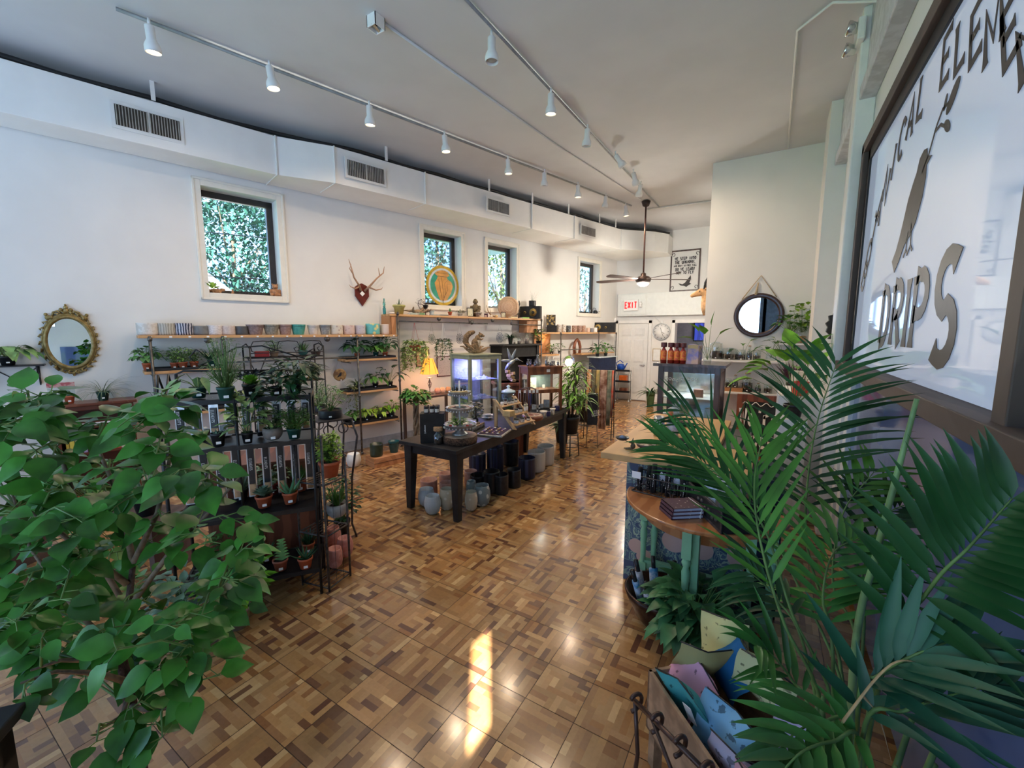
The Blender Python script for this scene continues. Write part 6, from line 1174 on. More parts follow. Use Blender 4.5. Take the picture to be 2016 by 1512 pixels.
# lidded moss jar, jewellery, bowls and cups further along the table
p = T(1001, 792, TZ+.0); p = T(1001, 806); q = pxm(p); pr = [(14*q, 0), (15*q, 2*q), (15*q, 30*q), (11*q, 34*q)]
t = jar(p, 'large glass jar with a knobbed glass lid and moss inside', 15*q, 40*q, None, None, None, None, 'lidded_glass_jar', 'jar', None, pr); MB().lathe([(15*q, 34*q), (13*q, 38*q), (4*q, 41*q), (2*q, 43*q), (4.5*q, 46*q), (0, 49*q)], 20).build('glass_lid', mat('pale_glass_lid', (.55, .68, .72), .1, metal=.1, coat=1), t); f = foliage('bush', 12*q, 22*q, 260, .02, .008); f.build('moss_plant', [L_mid, L_stem], t)
p = T(1040, 812); t = thing('necklace_stand', 'dark T-bar stand hung with carded necklaces', 'jewellery stand', p, face_cam(p)+.2); MB().tube([(0, 0, 0), (0, 0, .34)], .008, 6).tube([(-.14, 0, .30), (-.05, 0, .34), (.05, 0, .34), (.14, 0, .29)], .008, 6).lathe([(.05, 0), (.05, .01), (0, .012)], 16).build('stand', M_dkwood, t)
for k, x in enumerate((-.12, -.05, .02, .07, .12)):
    m = MB().tube([(x-.015, -.01, .29), (x-.012, -.012, .12), (x, -.012, .08), (x+.012, -.012, .12), (x+.015, -.01, .29)], .0022, 4); m.build('bead_strand', mat(('bead_silver', 'bead_tan', 'bead_blue', 'bead_black', 'bead_pale')[k], ((.5, .5, .5), (.4, .28, .2), (.06, .12, .4), (.03, .03, .03), (.55, .5, .5))[k], .35), t); MB().bb((x-.016, -.014, .27), (x+.016, -.012, .31)).build('price_card', M_lab, t)
p = T(1048, 826); t = thing('hollow_wood_slice', 'hollowed wood slice bowl beside the stepped display', 'wood bowl', p); q = pxm(p); MB().lathe([(19*q, 0), (21*q, 5*q), (20*q, 10*q), (14*q, 10*q), (12*q, 6*q), (0, 5*q)], 28).build('slice_bowl', MATS['end_grain'], t); MB().lathe([(19.6*q, .001), (21.6*q, 5*q), (20.4*q, 9.6*q)], 28).build('bark_edge', M_cherry, t)
for u, v, r, h, lb in ((1070, 821, 8, 5, 'cream tripod bowl near the far end of the table'), (1088, 816, 6, 5, 'small cream footed bowl at the far end of the table')):
    p = T(u, v); q = pxm(p); t = thing('tripod_bowl', lb, 'bowl', p); MB().lathe([(0, 6*q), (r*.6*q, 7*q), (r*q, (7+h)*q), (r*.9*q, (7+h)*q), (r*.5*q, 9*q), (0, 8.5*q)], 18).build('bowl_body', cm('cream_clay', (.62, .56, .46)), t)
    for k in range(3): a = k*2.1-.8; MB().tube([(r*.5*q*math.cos(a), r*.5*q*math.sin(a), 8*q), (r*.6*q*math.cos(a), r*.6*q*math.sin(a), 0)], [2*q, 1.2*q], 6).build('foot', MATS['cream_clay'], t)
for u, v, r, h, c, lb in ((1052, 806, 5, 9, (.62, .60, .52), 'cream cup between the necklaces and the wood slice'), (1066, 803, 4, 8, (.72, .68, .62), 'small white bud vase on the far half of the table'), (1080, 819, 4, 9, (.03, .03, .10), 'dark blue cup between the two footed bowls'), (1097, 808, 5, 9, (.03, .03, .09), 'navy cup at the far table end')): p = T(u, v); q = pxm(p); pot_only(p, lb, 'cyl', r*q, h*q, cm('cup_%d' % u, c), name='cup', cat='cup')
p = T(1076, 803); frame_thing(p, face_cam(p), .09, .12, 'small grey print on a card easel in front of the brown cabinet', M_beech, mat('grey_print', (.45, .42, .40), .6, col2=(.6, .58, .55), scale=30), -.1, .006)
p = T(936, 832); plant(p, 'dusty grey leafed plant behind the little bottles', ('cyl', .035, .05, M_blkpot), ('bush', .09, .20, 60, .06, .045), [G('dusty_leaf', (.24, .23, .17), .7), L_twig], tag_on=False)
for u, v, lb in ((957, 824, 'pile of folded white linen pieces behind the bottle tray'), (926, 836, 'white paper tag bundle behind the wood slice')):
    p = T(u, v); m = MB()
    for k in range(5): m.box((rnd(-.04, .04), rnd(-.03, .03), .012+k*.012), (.10, .06, .01), rnd(-1, 1), rnd(-.1, .1))
    tag(m.build('linen_pile', mat('white_linen', (.78, .76, .78), .8), loc=p), lb, 'linen')

nm_ = (('amber dropper bottle', M_amber, .013, .07), ('white salve jar', M_white, .02, .035), ('small clear jar', M_jar, .022, .05), ('black tin', M_lid, .022, .025), ('cream candle jar', M_lab, .024, .05), ('dark vial', M_blkpot, .010, .06))
for i, (u, v) in enumerate([(968, 806), (976, 800), (984, 808), (990, 798), (1019, 800), (1030, 802), (1024, 812), (1058, 812), (1036, 796), (1012, 794), (950, 812), (943, 806), (1046, 803), (1062, 806)]):
    nmx, mx_, r, h = nm_[(i*5) % 6]; jar(T(u, v), '%s on the back half of the table, %s' % (nmx, ('behind the stepped display', 'near the moss jar', 'beside the necklace stand', 'by the linen pile', 'in front of the brown cabinet')[i % 5]), r, h, mx_, M_lid, None, M_lab if i % 2 else None)
# brown display cabinet at the far end of the table with old bottles on top
p = Vector((-2.74, 5.22, TZ)); ctr = onz(1040, 800, TZ); rc = face_cam(p)+.42; t = thing('display_cabinet', 'reddish wooden display cabinet on legs with glass doors, lit inside', 'display cabinet', (p.x, p.y, TZ+.001), rc); M_chest = mat('chestnut_wood', (.22, .075, .025), .35, col2=(.15, .045, .015), pat='wave', scale=3, coat=.3)
W2, D2, zb1, zt1 = .24, .15, .25, .60
for x in (-W2, W2):
    for y in (-D2, D2): MB().bb((x-.018, y-.018, 0), (x+.018, y+.018, zt1)).build('corner_post', M_chest, t)
for nm, q in (('top_board', ((-W2-.03, -D2-.03, zt1), (W2+.03, D2+.03, zt1+.02))), ('top_rail', ((-W2, -D2-.012, zt1-.09), (W2, -D2+.012, zt1))), ('bottom_rail', ((-W2, -D2-.012, zb1), (W2, -D2+.012, zb1+.05))), ('floor_board', ((-W2, -D2, zb1+.03), (W2, D2, zb1+.045))), ('side_rail', ((-W2-.012, -D2, zt1-.09), (-W2+.012, D2, zt1))), ('side_rail', ((-W2-.012, -D2, zb1), (-W2+.012, D2, zb1+.05))), ('back_board', ((-W2, D2-.01, zb1), (W2, D2, zt1)))): MB().bb(*q).build(nm, M_chest if nm != 'back_board' else cm('grey_green_backing', (.16, .20, .17)), t)
MB().bb((-W2, -D2-.002, zb1+.05), (W2, -D2+.002, zt1-.09)).build('glass_door', M_glass, t); MB().bb((-W2-.002, -D2, zb1+.05), (-W2+.002, D2, zt1-.09)).build('glass_side', M_glass, t)
MB().bb((.02, -D2-.016, zt1-.06), (.07, -D2-.012, zt1-.02)).build('name_plate', M_lab, t)
MB().tube([(-.1, -.06, zt1-.095), (.2, -.06, zt1-.095)], .006, 6).build('light_bar', mat('led_bar', (1, 1, 1), .5, var=0, emit=(1, .95, .85), es=9), t)
add_light('cabinet_light', 'AREA', (p.x, p.y, TZ+zt1-.12), 2.2, (1, .94, .8), (p.x, p.y, TZ), size=.15)
cR, sR_ = math.cos(rc), math.sin(rc)
def oncab(x, y, z): return Vector((p.x+x*cR-y*sR_, p.y+x*sR_+y*cR, TZ+z))
for x, y, w_, h_, lb in ((-.10, .05, .12, .15, 'glowing botanical picture inside the lit brown cabinet'), (-.2, .0, .09, .13, 'pale picture at the left inside the brown cabinet'), (.06, .02, .04, .05, 'tiny white card inside the brown cabinet')): frame_thing(oncab(x, y, zb1+.047), rc, w_, h_, lb, M_lab, M_prt, -.12, .006, 'picture_card', 'picture')
for i, (x, y, r, h, ty) in enumerate([(-.22, -.08, .022, .10, 0), (-.17, -.05, .010, .09, 1), (-.12, -.10, .026, .09, 0), (-.06, -.03, .026, .15, 0), (.0, .04, .02, .09, 0), (.05, -.08, .016, .15, 1), (.10, -.02, .02, .10, 0), (.15, -.07, .022, .12, 0), (.20, -.02, .016, .11, 1), (.23, -.09, .016, .10, 0), (.11, -.10, .022, .09, 0)]):
    jar(oncab(x, y, zt1+.022), '%s clear bottle with dark dried herbs, %s in the row on the brown cabinet' % (('squat', 'slim')[ty], ('first', 'second', 'third', 'fourth', 'fifth', 'sixth', 'seventh', 'eighth', 'ninth', 'tenth', 'eleventh')[i]), r, h, M_jar, None, mat('dried_herbs', (.06, .03, .03), .9, var=.4, scale=60), None, 'apothecary_bottle', 'bottle', None, [(r*.95, 0), (r, h*.05), (r, h*.6), (r*.45, h*.75), (r*.45, h*.9), (r*.6, h*.92), (r*.6, h)])

# ================================================================ pots under the table
M_pb = cm('pale_blue_chevron', (.42, .50, .56), (.55, .62, .68), 'wave', 30, .6); M_pk = cm('pink_matte', (.50, .27, .21)); M_cf = cm('cream_leaf_pot', (.55, .50, .38), (.72, .70, .62), 'voronoi', 20, .6, .2, .35); M_gf = cm('grey_fern_pot', (.20, .26, .28), (.60, .64, .62), 'voronoi', 16, .4, .3, .36)
M_nv = cm('navy_diamond_pot', (.012, .014, .03), (.03, .035, .09), 'checker', 14, .35); M_bk = cm('black_glazed_pot', (.012, .013, .016), (.02, .02, .024), r=.3); M_rb = cm('white_ribbed_pot', (.60, .56, .52), (.48, .44, .40), 'wave', 26, .6)
for u, v, w_, h_, k, mt, lb in [(840, 998, 34, 35, 'belly', M_pb, 'pale blue textured pot behind its twin under the near table end'), (852, 1014, 34, 38, 'belly', M_pb, 'pale blue textured pot in front at the near table end'), (845, 978, 34, 33, 'cyl', M_pk, 'pink matte pot behind the pale blue pair'), (879, 966, 28, 34, 'cyl', M_pk, 'pink matte pot farthest back beside the table leg'), (879, 986, 26, 36, 'cyl', M_pk, 'pink matte pot between the others beside the table leg'), (880, 1006, 30, 44, 'belly', M_cf, 'cream leaf-patterned pot left of the front table leg'), (928, 1008, 26, 40, 'belly', M_cf, 'cream leaf-patterned pot right of the front table leg'), (927, 958, 26, 30, 'cyl', M_pk, 'pink matte pot right of the front table leg'), (928, 982, 22, 34, 'belly', M_gf, 'small grey fern-patterned pot behind the front table leg'), (949, 998, 35, 43, 'belly', M_gf, 'large grey pot painted with white ferns'),
   (942, 966, 34, 30, 'cyl', M_bk, 'black pot behind the white fern pot'), (968, 972, 32, 45, 'cyl', M_bk, 'black pot left of the two small front black ones'), (987, 975, 29, 41, 'cyl', M_bk, 'small black pot at the front of the dark row'), (1012, 962, 28, 38, 'cyl', M_bk, 'small black pot, second from the front in the dark row'), (940, 935, 34, 42, 'cyl', M_nv, 'navy diamond-patterned pot nearest the front leg'), (975, 932, 34, 54, 'cyl', M_nv, 'tall navy diamond-patterned pot in the middle under the table'), (1005, 918, 34, 50, 'cyl', M_bk, 'tall black pot at the back under the table'), (1037, 944, 35, 43, 'cyl', M_nv, 'navy diamond-patterned pot beside the white ribbed pair'), (1056, 930, 36, 41, 'cyl', M_rb, 'white ribbed pot, nearer of the pair under the table'), (1074, 917, 34, 39, 'cyl', M_rb, 'white ribbed pot, farther of the pair under the table')]:
    p = onz(u, v-4, 0); q = pxm(p); pot_only(p+Vector((0, 0, .001)), lb, k, w_*q/2*.97, h_*q*.95, mt)

# ================================================================ between the table and the left wall
# side table with lamp
sA, zA = lw(846, 792, .55); zA = .80; t = wallthing('side_table', 'dark side table against the wall under the orange lamp', 'table', sA+.15, .40, 0)
MB().bb((-.22, -.45, zA-.03), (.22, .45, zA)).build('table_top', M_dkwood, t, bevel=.004)
for x in (-.19, .19):
    for y in (-.41, .41): MB().bb((x-.02, y-.02, 0), (x+.02, y+.02, zA-.03)).build('leg', M_dkwood, t)
p = lws(846, 760, .42, zA+.001); q = pxm(p); pt = lambda v: lw(846, v, .42)[1]-zA
t = thing('table_lamp', 'lit table lamp with an orange bell shade and twisted iron base', 'lamp', p)
MB().lathe([(.07, 0), (.06, .012), (.015, .025), (0, .03)], 20).build('lamp_base', M_rust, t)
m = MB(); z0, z1 = .03, pt(743)
for k in range(4): a0 = k*PI/2; m.tube([((.03*math.sin(PI*j/12))*math.cos(a0+j*.35), (.03*math.sin(PI*j/12))*math.sin(a0+j*.35), z0+(z1-z0)*(.25+.6*j/12)) for j in range(13)], .004, 5)
m.tube([(0, 0, z0), (0, 0, z1)], .006, 6); m.lathe([(.05, z1-.012), (.04, z1-.004), (0, z1)], 16); m.build('twisted_stem', M_rust, t)
zs1, zs2 = pt(736), pt(706); r1, r2 = 18*q, 8*q; N_ = 24; m = MB(); vs = []
pf = [(r1, zs1), (r1*.86, zs1+(zs2-zs1)*.25), (r1*.70, zs1+(zs2-zs1)*.55), (r2*1.1, zs1+(zs2-zs1)*.9), (r2, zs2)]
m.lathe(pf+[(r2*.97, zs2), (r1*.68, zs1+(zs2-zs1)*.55), (r1*.98, zs1)], 8); m.sm = [False]*len(m.sm)
# drop the caps so the shade is open
m.f = [f for f in m.f if len(f) == 4]; m.mi = [0]*len(m.f); m.sm = [False]*len(m.f)
m.build('lamp_shade', mat('orange_silk_shade', (.75, .30, .06), .7, var=.05, emit=(1, .33, .035), es=1.5), t)
m = MB()
for k in range(8): a = 2*PI*k/8; m.tube([(r*1.01*math.cos(a), r*1.01*math.sin(a), z) for r, z in pf], .003, 4)
m.build('shade_ribs', mat('dark_trim', (.15, .05, .02), .6), t); MB().ell((0, 0, zs1+.05), .03, 10, 8).build('bulb', MATS['lit_bulb'], t)
MB().tube([(0, 0, zs2), (0, 0, zs2+.03)], .004, 6).ell((0, 0, zs2+.035), .01, 8, 5).build('finial', M_rust, t)
add_light('table_lamp_glow', 'POINT', (p.x, p.y, p.z+zs1-.02), 5, (1, .55, .25), shadow_soft_size=.05); add_light('table_lamp_glow', 'POINT', (p.x, p.y, p.z+zs2+.06), 2, (1, .6, .3), shadow_soft_size=.04)
for i, (u, c, lb) in enumerate(((862, (.62, .30, .20), 'pink salt candle holder, left of four beside the lamp'), (872, (.70, .40, .24), 'peach salt candle holder, second beside the lamp'), (883, (.55, .28, .14), 'amber salt candle holder, third beside the lamp'), (893, (.45, .30, .10), 'ochre salt candle holder, last beside the lamp'))):
    pp = lws(u, 790, .42, zA+.001); tag(MB().lathe([(.035, 0), (.05, .02), (.055, .05), (.035, .085), (.02, .08), (0, .07)], 9).build('salt_holder', mat('salt_%d' % i, c, .6, var=.25, scale=20, bump=.3, emit=c, es=.15), loc=pp), lb, 'candle holder')
def wall_frame(u0, u1, v0, v1, d, label, mf, mp, fw=.014, name='framed_picture', cat='picture frame'):
    s0, z1_ = lw(u0, (v0+v1)/2, d)[0], lw((u0+u1)/2, v0, d)[1]; s1, z0_ = lw(u1, (v0+v1)/2, d)[0], lw((u0+u1)/2, v1, d)[1]
    return frame_thing(wp((s0+s1)/2, d, z0_), WROT+PI/2, s1-s0, z1_-z0_, label, mf, mp, 0, fw, name, cat)
wall_frame(860, 888, 701, 741, .012, 'red-brown framed botanical engraving on the wall right of the lamp', mat('oxblood_frame', (.10, .02, .02), .4), mat('engraving_grey', (.60, .54, .54), .7, col2=(.30, .25, .28), pat='voronoi', scale=48, lo=.15, hi=.3))
wall_frame(819, 845, 684, 722, .012, 'red-brown framed tan print behind the orange lamp', MATS['oxblood_frame'], mat('engraving_tan', (.62, .42, .28), .7, col2=(.38, .22, .14), pat='voronoi', scale=40, lo=.15, hi=.3))
# braided money tree
p = onz(818, 862, 0); p = lws(820, 850, .75, 0); q = pxm(p); t = thing('braided_money_tree', 'leafy money tree with a braided trunk left of the lamp', 'potted tree', p)
MB().lathe(pot_prof('nursery', .12, .2), 20).build('pot', M_blkpot, t); zt4 = EYE-(785-655)*q*1.0
m = MB()
for k in range(4): m.tube([(.04*(1-.3*j/10)*math.cos(k*PI/2+j*.6), .04*(1-.3*j/10)*math.sin(k*PI/2+j*.6), .12+(zt4-.12)*j/10) for j in range(11)], .016, 6)
m.build('braided_trunk', mat('grey_trunk', (.20, .15, .10), .8, var=.3), t); f = foliage('broad', .30, .24, 34, .13, .09, z0=zt4-.03); fence(f.build('foliage', [G('money_tree_leaf', (.08, .24, .05)), L_stem], t), t.location)
f = foliage('bush', .17, .2, 90, .10, .07, z0=zt4-.1); fence(f.build('foliage', [MATS['money_tree_leaf'], L_stem], t), t.location)
# sage green glass showcase, lit violet
p1 = at(930, 700, 5.75); gz = p1.z; t = thing('green_showcase', 'tall sage green glass showcase glowing violet inside', 'display case', (p1.x-.08, p1.y+.18, 0), face_cam(p1)+.55); M_sage = mat('sage_green_frame', (.33, .34, .23), .4, var=.08)
a, b = .24, .24
for x in (-a, a):
    for y in (-b, b): MB().bb((x-.022, y-.022, 0), (x+.022, y+.022, gz)).build('corner_post', M_sage, t, bevel=.004)
MB().bb((-a-.03, -b-.03, gz), (a+.03, b+.03, gz+.02)).build('top_board', M_sage, t, bevel=.004)
for nm, q in (('top_rail', ((-a, -b-.018, gz-.05), (a, -b+.018, gz))), ('top_rail', ((-a-.018, -b, gz-.05), (-a+.018, b, gz))), ('back_panel', ((-a, b-.01, .5), (a, b, gz))), ('base_box', ((-a, -b, .3), (a, b, .55)))): MB().bb(*q).build(nm, M_sage if nm != 'back_panel' else mat('white_back', (.75, .75, .8), .6), t)
MB().bb((-a, -b-.002, .55), (a, -b+.002, gz-.05)).build('glass_front', M_glass, t); MB().bb((-a-.002, -b, .55), (-a+.002, b, gz-.05)).build('glass_side', M_glass, t)
shv = [gz-.33, gz-.60]
for z in shv: MB().bb((-a+.02, -b+.02, z-.006), (a-.02, b-.02, z)).build('glass_shelf', mat('pale_shelf_glass', (.6, .65, .9), .15, alpha=.7), t)
MB().bb((-a+.02, b-.03, gz-.03), (a-.02, b-.01, gz-.01)).build('led_strip', mat('violet_led', (.4, .35, 1), .5, var=0, emit=(.35, .3, 1), es=14), t)
add_light('showcase_violet', 'AREA', (t.location.x, t.location.y, gz-.06), 11, (.32, .30, 1), (t.location.x, t.location.y, 0), size=.3)
add_light('showcase_violet_glow', 'POINT', (p1.x-.40, p1.y+.45, gz-.25), 1.5, (.30, .28, 1), shadow_soft_size=.08)
cg, sg_ = math.cos(t.rotation_euler.z), math.sin(t.rotation_euler.z); gl = t.location
for k, z in enumerate(shv):
    for i in range(6):
        x, y = -.17+.068*i, rnd(-.15, .05); tag(MB().bb((-.022, -.016, 0), (.022, .016, .012)).ell((0, 0, .02), (.012, .012, .012), 8, 5).build('jewellery_card', mat('lilac_white_card', (.8, .8, .85), .5, var=.03), loc=(gl.x+x*cg-y*sg_, gl.y+x*sg_+y*cg, z+.001), rz=rnd(-.4, .4)), 'white jewellery card, number %s from the left on the %s showcase shelf' % (('one', 'two', 'three', 'four', 'five', 'six')[i], ('upper', 'lower')[k]), 'jewellery')
# taxidermy squirrel on driftwood on top
sq = Vector((gl.x, gl.y, gz+.021)); driftwood(sq, 'reddish driftwood under the squirrel on the green showcase', 1.5, 4)
t = thing('squirrel', 'mounted brown squirrel standing upright on driftwood', 'squirrel', sq+Vector((0, 0, .055)), PSI+.15); fur = mat('squirrel_fur', (.22, .14, .075), .9, var=.35, scale=50, bump=.6); fl_ = mat('squirrel_belly', (.60, .50, .38), .9, var=.2, scale=50)
k_ = 1.2; random.seed(3)
m = MB(); m.M = Matrix.Scale(k_, 4); m.ell((0, 0, .07), (.048, .045, .062)); m.ell((.028, 0, .125), (.036, .034, .045)); m.ell((.062, 0, .165), (.034, .026, .026)); m.ell((.092, 0, .158), (.018, .015, .014)); m.ell((-.01, .03, .035), (.04, .02, .035)); m.ell((-.01, -.03, .035), (.04, .02, .035)); m.tube([(.0, .03, .012), (.05, .035, .006)], [.014, .008]); m.tube([(.0, -.03, .012), (.05, -.035, .006)], [.014, .008]); m.tube([(.04, .022, .125), (.075, .02, .115), (.09, .008, .125)], [.011, .008, .006]); m.tube([(.04, -.022, .125), (.075, -.02, .115), (.09, -.008, .125)], [.011, .008, .006]); m.ell((.05, .018, .192), (.008, .005, .014), 8, 5); m.ell((.05, -.018, .192), (.008, .005, .014), 8, 5); m.build('body', fur, t)
m = MB(); m.M = Matrix.Scale(k_, 4); m.ell((.03, 0, .085), (.035, .034, .06)); m.ell((.05, 0, .13), (.02, .022, .03)); m.build('belly', fl_, t)
m = MB(); m.M = Matrix.Scale(k_, 4); m.tube([(-.035, 0, .03), (-.085, 0, .04), (-.115, 0, .09), (-.105, 0, .15), (-.065, 0, .19), (-.015, 0, .205), (.0, 0, .20)], [.014, .028, .036, .036, .032, .022, .006], 10); m.build('bushy_tail', fur, t)
m = MB(); m.M = Matrix.Scale(k_, 4); m.ell((.075, .021, .17), .004, 6, 4); m.ell((.075, -.021, .17), .004, 6, 4); m.ell((.108, 0, .16), .004, 6, 4); m.build('eyes_and_nose', M_black, t)
random.seed(11)
# black mantel cabinet with plants and glass cylinders
s0, zM = lw(993, 679, .42); s1 = lw(1066, 679, .42)[0]; t = wallthing('black_mantel', 'black wooden mantel cabinet against the left wall', 'cabinet', (s0+s1)/2, 0, 0); hw = (s1-s0)/2; zM = lw(1010, 678, .3)[1]
MB().bb((.02, -hw-.03, zM-.03), (.42, hw+.03, zM)).build('mantel_top', M_blackwood, t, bevel=.006)
for sg in (-1, 1): MB().bb((.02, sg*hw-.07*(sg > 0), 0), (.36, sg*hw+.07*(sg < 0), zM-.03)).build('side_pilaster', M_blackwood, t)
MB().bb((.02, -hw, zM-.25), (.34, hw, zM-.03)).build('frieze', M_blackwood, t); MB().bb((.02, -hw+.07, 0), (.05, hw-.07, zM-.25)).build('firebox', M_black, t)
def onm(u, d=.24): return lws(u, 690, d, zM+.001)
p = onm(1005); plant(p, 'dark arching grass in a tall black vase on the mantel', ('taper', .05, .13, M_blackwood), ('arch', .2, .2, 70, .30, .012), [L_dark, L_stem], tag_on=False)
for u, r, h, lb in ((1022, .035, .13, 'short glass cylinder with a candle on the mantel'), (1037, .038, .22, 'tall glass cylinder with a candle on the mantel'), (1013, .02, .08, 'tiny glass cylinder left of the others on the mantel')): p = onm(u); jar(p, lb, r, h, None, None, mat('candle_wax', (.4, .3, .28), .5), None, 'glass_cylinder', 'candle holder', None, [(r, 0), (r, h)])
p = onm(1060); plant(p, 'lime and dark leafed plant at the right end of the mantel', BLK(.06, .06), ('bush', .16, .25, 110, .07, .04), [G('mixed_leaf', (.10, .22, .04), v=.7), L_stem], tag_on=False)
for u, lb in ((1086, 'small leafy plant in a black pot in front of the warm lit board'), (1102, 'bright young plant in a black pot by the far shelf post')): plant(lws(u, 690, .2, 1.331), lb, BLK(.045, .06), ('bush', .11, .18, 40, .06, .035), [L_mid, L_stem])
add_light('shelf_lamp', 'POINT', wp(-3.0, .15, 1.72), 1.6, (1, .72, .4), shadow_soft_size=.03)
# metal hummingbird on a stump, on a red brown chest
c = at(1006, 752, 6.1); t = thing('red_brown_chest', 'dark red brown chest behind the table under the metal bird', 'chest', (c.x-.05, c.y, 0), face_cam(c)+.2); zc2 = c.z; MB().bb((-.2, -.15, 0), (.2, .2, zc2)).build('chest_body', M_cherry, t, bevel=.008); MB().bb((-.22, -.17, zc2-.05), (.22, .22, zc2)).build('chest_lid', M_cherry, t, bevel=.01); MB().tube([(-.2, -.175, zc2-.1), (0, -.18, zc2-.12), (.2, -.175, zc2-.1)], .003, 4).build('cord', M_rope, t)
p = Vector((c.x-.03, c.y+.02, zc2+.001)); q = pxm(p); t = thing('tree_fungus_stump', 'tan layered stump piece on the red brown chest', 'stump', p); m = MB(); random.seed(2)
for k in range(5): m.box((rnd(-.03, .03), rnd(-.02, .02), .03+.03*k), (.11-.014*k, .07, .045), rnd(-.5, .5), rnd(-.3, .3), rnd(-.4, .4))
m.build('stump_body', mat('tan_stump', (.50, .34, .18), .8, var=.35, scale=20, bump=.4), t, bevel=.008)
bd = at(985, 712, 6.0); t = thing('metal_hummingbird', 'silver metal hummingbird sculpture hovering above the chest', 'sculpture', (p.x+.03, p.y-.02, zc2+.001), face_cam(bd)); dz = bd.z-zc2; M_sil = mat('brushed_silver', (.42, .45, .46), .3, metal=.8, var=.3)
m = MB().tube([(0, 0, 0), (0, 0, dz-.10)], .004, 6); m.build('support_rod', M_black, t)
m = MB(); m.tube([(-.07, 0, dz-.12), (-.03, 0, dz-.05), (.02, 0, dz-.01), (.06, 0, dz+.02)], [.006, .028, .032, .016], 10); m.ell((.085, 0, dz+.028), (.026, .022, .022)); m.tube([(.105, 0, dz+.025), (.175, 0, dz-.01)], [.006, .002], 6); m.build('body', M_sil, t)
for L_, d_, nm in ((.20, (-.25, -.1, 1), 'wing'), (.20, (.35, .1, .9), 'wing'), (.17, (-1, -.2, .15), 'wing'), (.16, (-.7, 0, -.9), 'tail'), (.13, (-.35, .1, -1), 'tail')):
    m = MB(); m.leaf((0, 0, dz), d_, L_, .055, up=(0, -1, .1), droop=.1, n=6, shape='blade'); o = m.build(nm, M_sil, t); md = o.modifiers.new('th', 'SOLIDIFY'); md.thickness = .003
random.seed(13)
# dracaena cluster and its stands
def planter(u, v, w_, h_, label, fol, mats, stand=0, kind='nursery', pm=None, extra=None):
    p = onz(u, v, 0); q = pxm(p); t = plant(p+Vector((0, 0, stand)), label, (kind, w_*q/2, h_*q, pm or M_blkpot), fol, mats, tag_on=False, name='floor_plant', cat='floor plant')
    if stand:
        m = MB()
        for k in range(4): a = k*PI/2+.4; m.tube([(w_*q*.4*math.cos(a), w_*q*.4*math.sin(a), 0), (w_*q*.46*math.cos(a), w_*q*.46*math.sin(a), -stand)], .007, 6)
        m.tube([(w_*q*.42*math.cos(a), w_*q*.42*math.sin(a), -.002) for a in [2*PI*k/20 for k in range(21)]], .007, 6); m.tube([(w_*q*.44*math.cos(a), w_*q*.44*math.sin(a), -stand*.6) for a in [2*PI*k/20 for k in range(21)]], .004, 6); m.build('iron_stand', M_black, t)
    return t
M_drac = G('striped_dracaena_leaf', (.16, .32, .05), .4, .7, 6)
p = onz(1122, 895, 0); q = pxm(p); t = thing('dracaena_plant', 'tall striped dracaena on a black stand at the far end of the table', 'floor plant', p)
m = MB()
for k in range(4): a = k*PI/2+.4; m.tube([(.11*math.cos(a), .11*math.sin(a), .32), (.13*math.cos(a), .13*math.sin(a), 0)], .008, 6)
m.tube([(.12*math.cos(a), .12*math.sin(a), .32) for a in [2*PI*k/20 for k in range(21)]], .008, 6); m.tube([(.125*math.cos(a), .125*math.sin(a), .14) for a in [2*PI*k/20 for k in range(21)]], .005, 6); m.build('iron_stand', M_black, t)
MB().lathe(pot_prof('nursery', .14, .26), 22, (0, 0, .325)).build('pot', M_blkpot, t)
m = MB(); f = MB()
for k, (x, y, h) in enumerate(((-.05, 0, 1.18), (.06, .03, 1.05), (.0, -.05, .85), (.10, -.04, 1.25), (-.1, .05, .95), (.16, .0, .88), (.02, .08, 1.32))):
    m.tube([(x*.3, y*.3, .5), (x, y, h)], [.014, .009], 6)
    for i in range(22): a = i*2.4; zz = h-.14+.14*i/22; f.leaf((x, y, zz), (math.cos(a), math.sin(a), .35+1.5*i/22), rnd(.24, .36), .034, droop=1.5, n=6, shape='strap', fold=.15)
m.build('canes', L_twig, t); f.build('foliage', M_drac, t)
planter(1150, 838, 34, 40, 'big bushy striped plant behind the dracaena', ('arch', .3, .4, 110, .50, .035), [M_drac, L_stem], .1)
planter(1106, 870, 30, 34, 'dark leafy plant in a black planter below the dracaena', ('arch', .3, .3, 60, .32, .04), [L_dark, L_stem], 0)
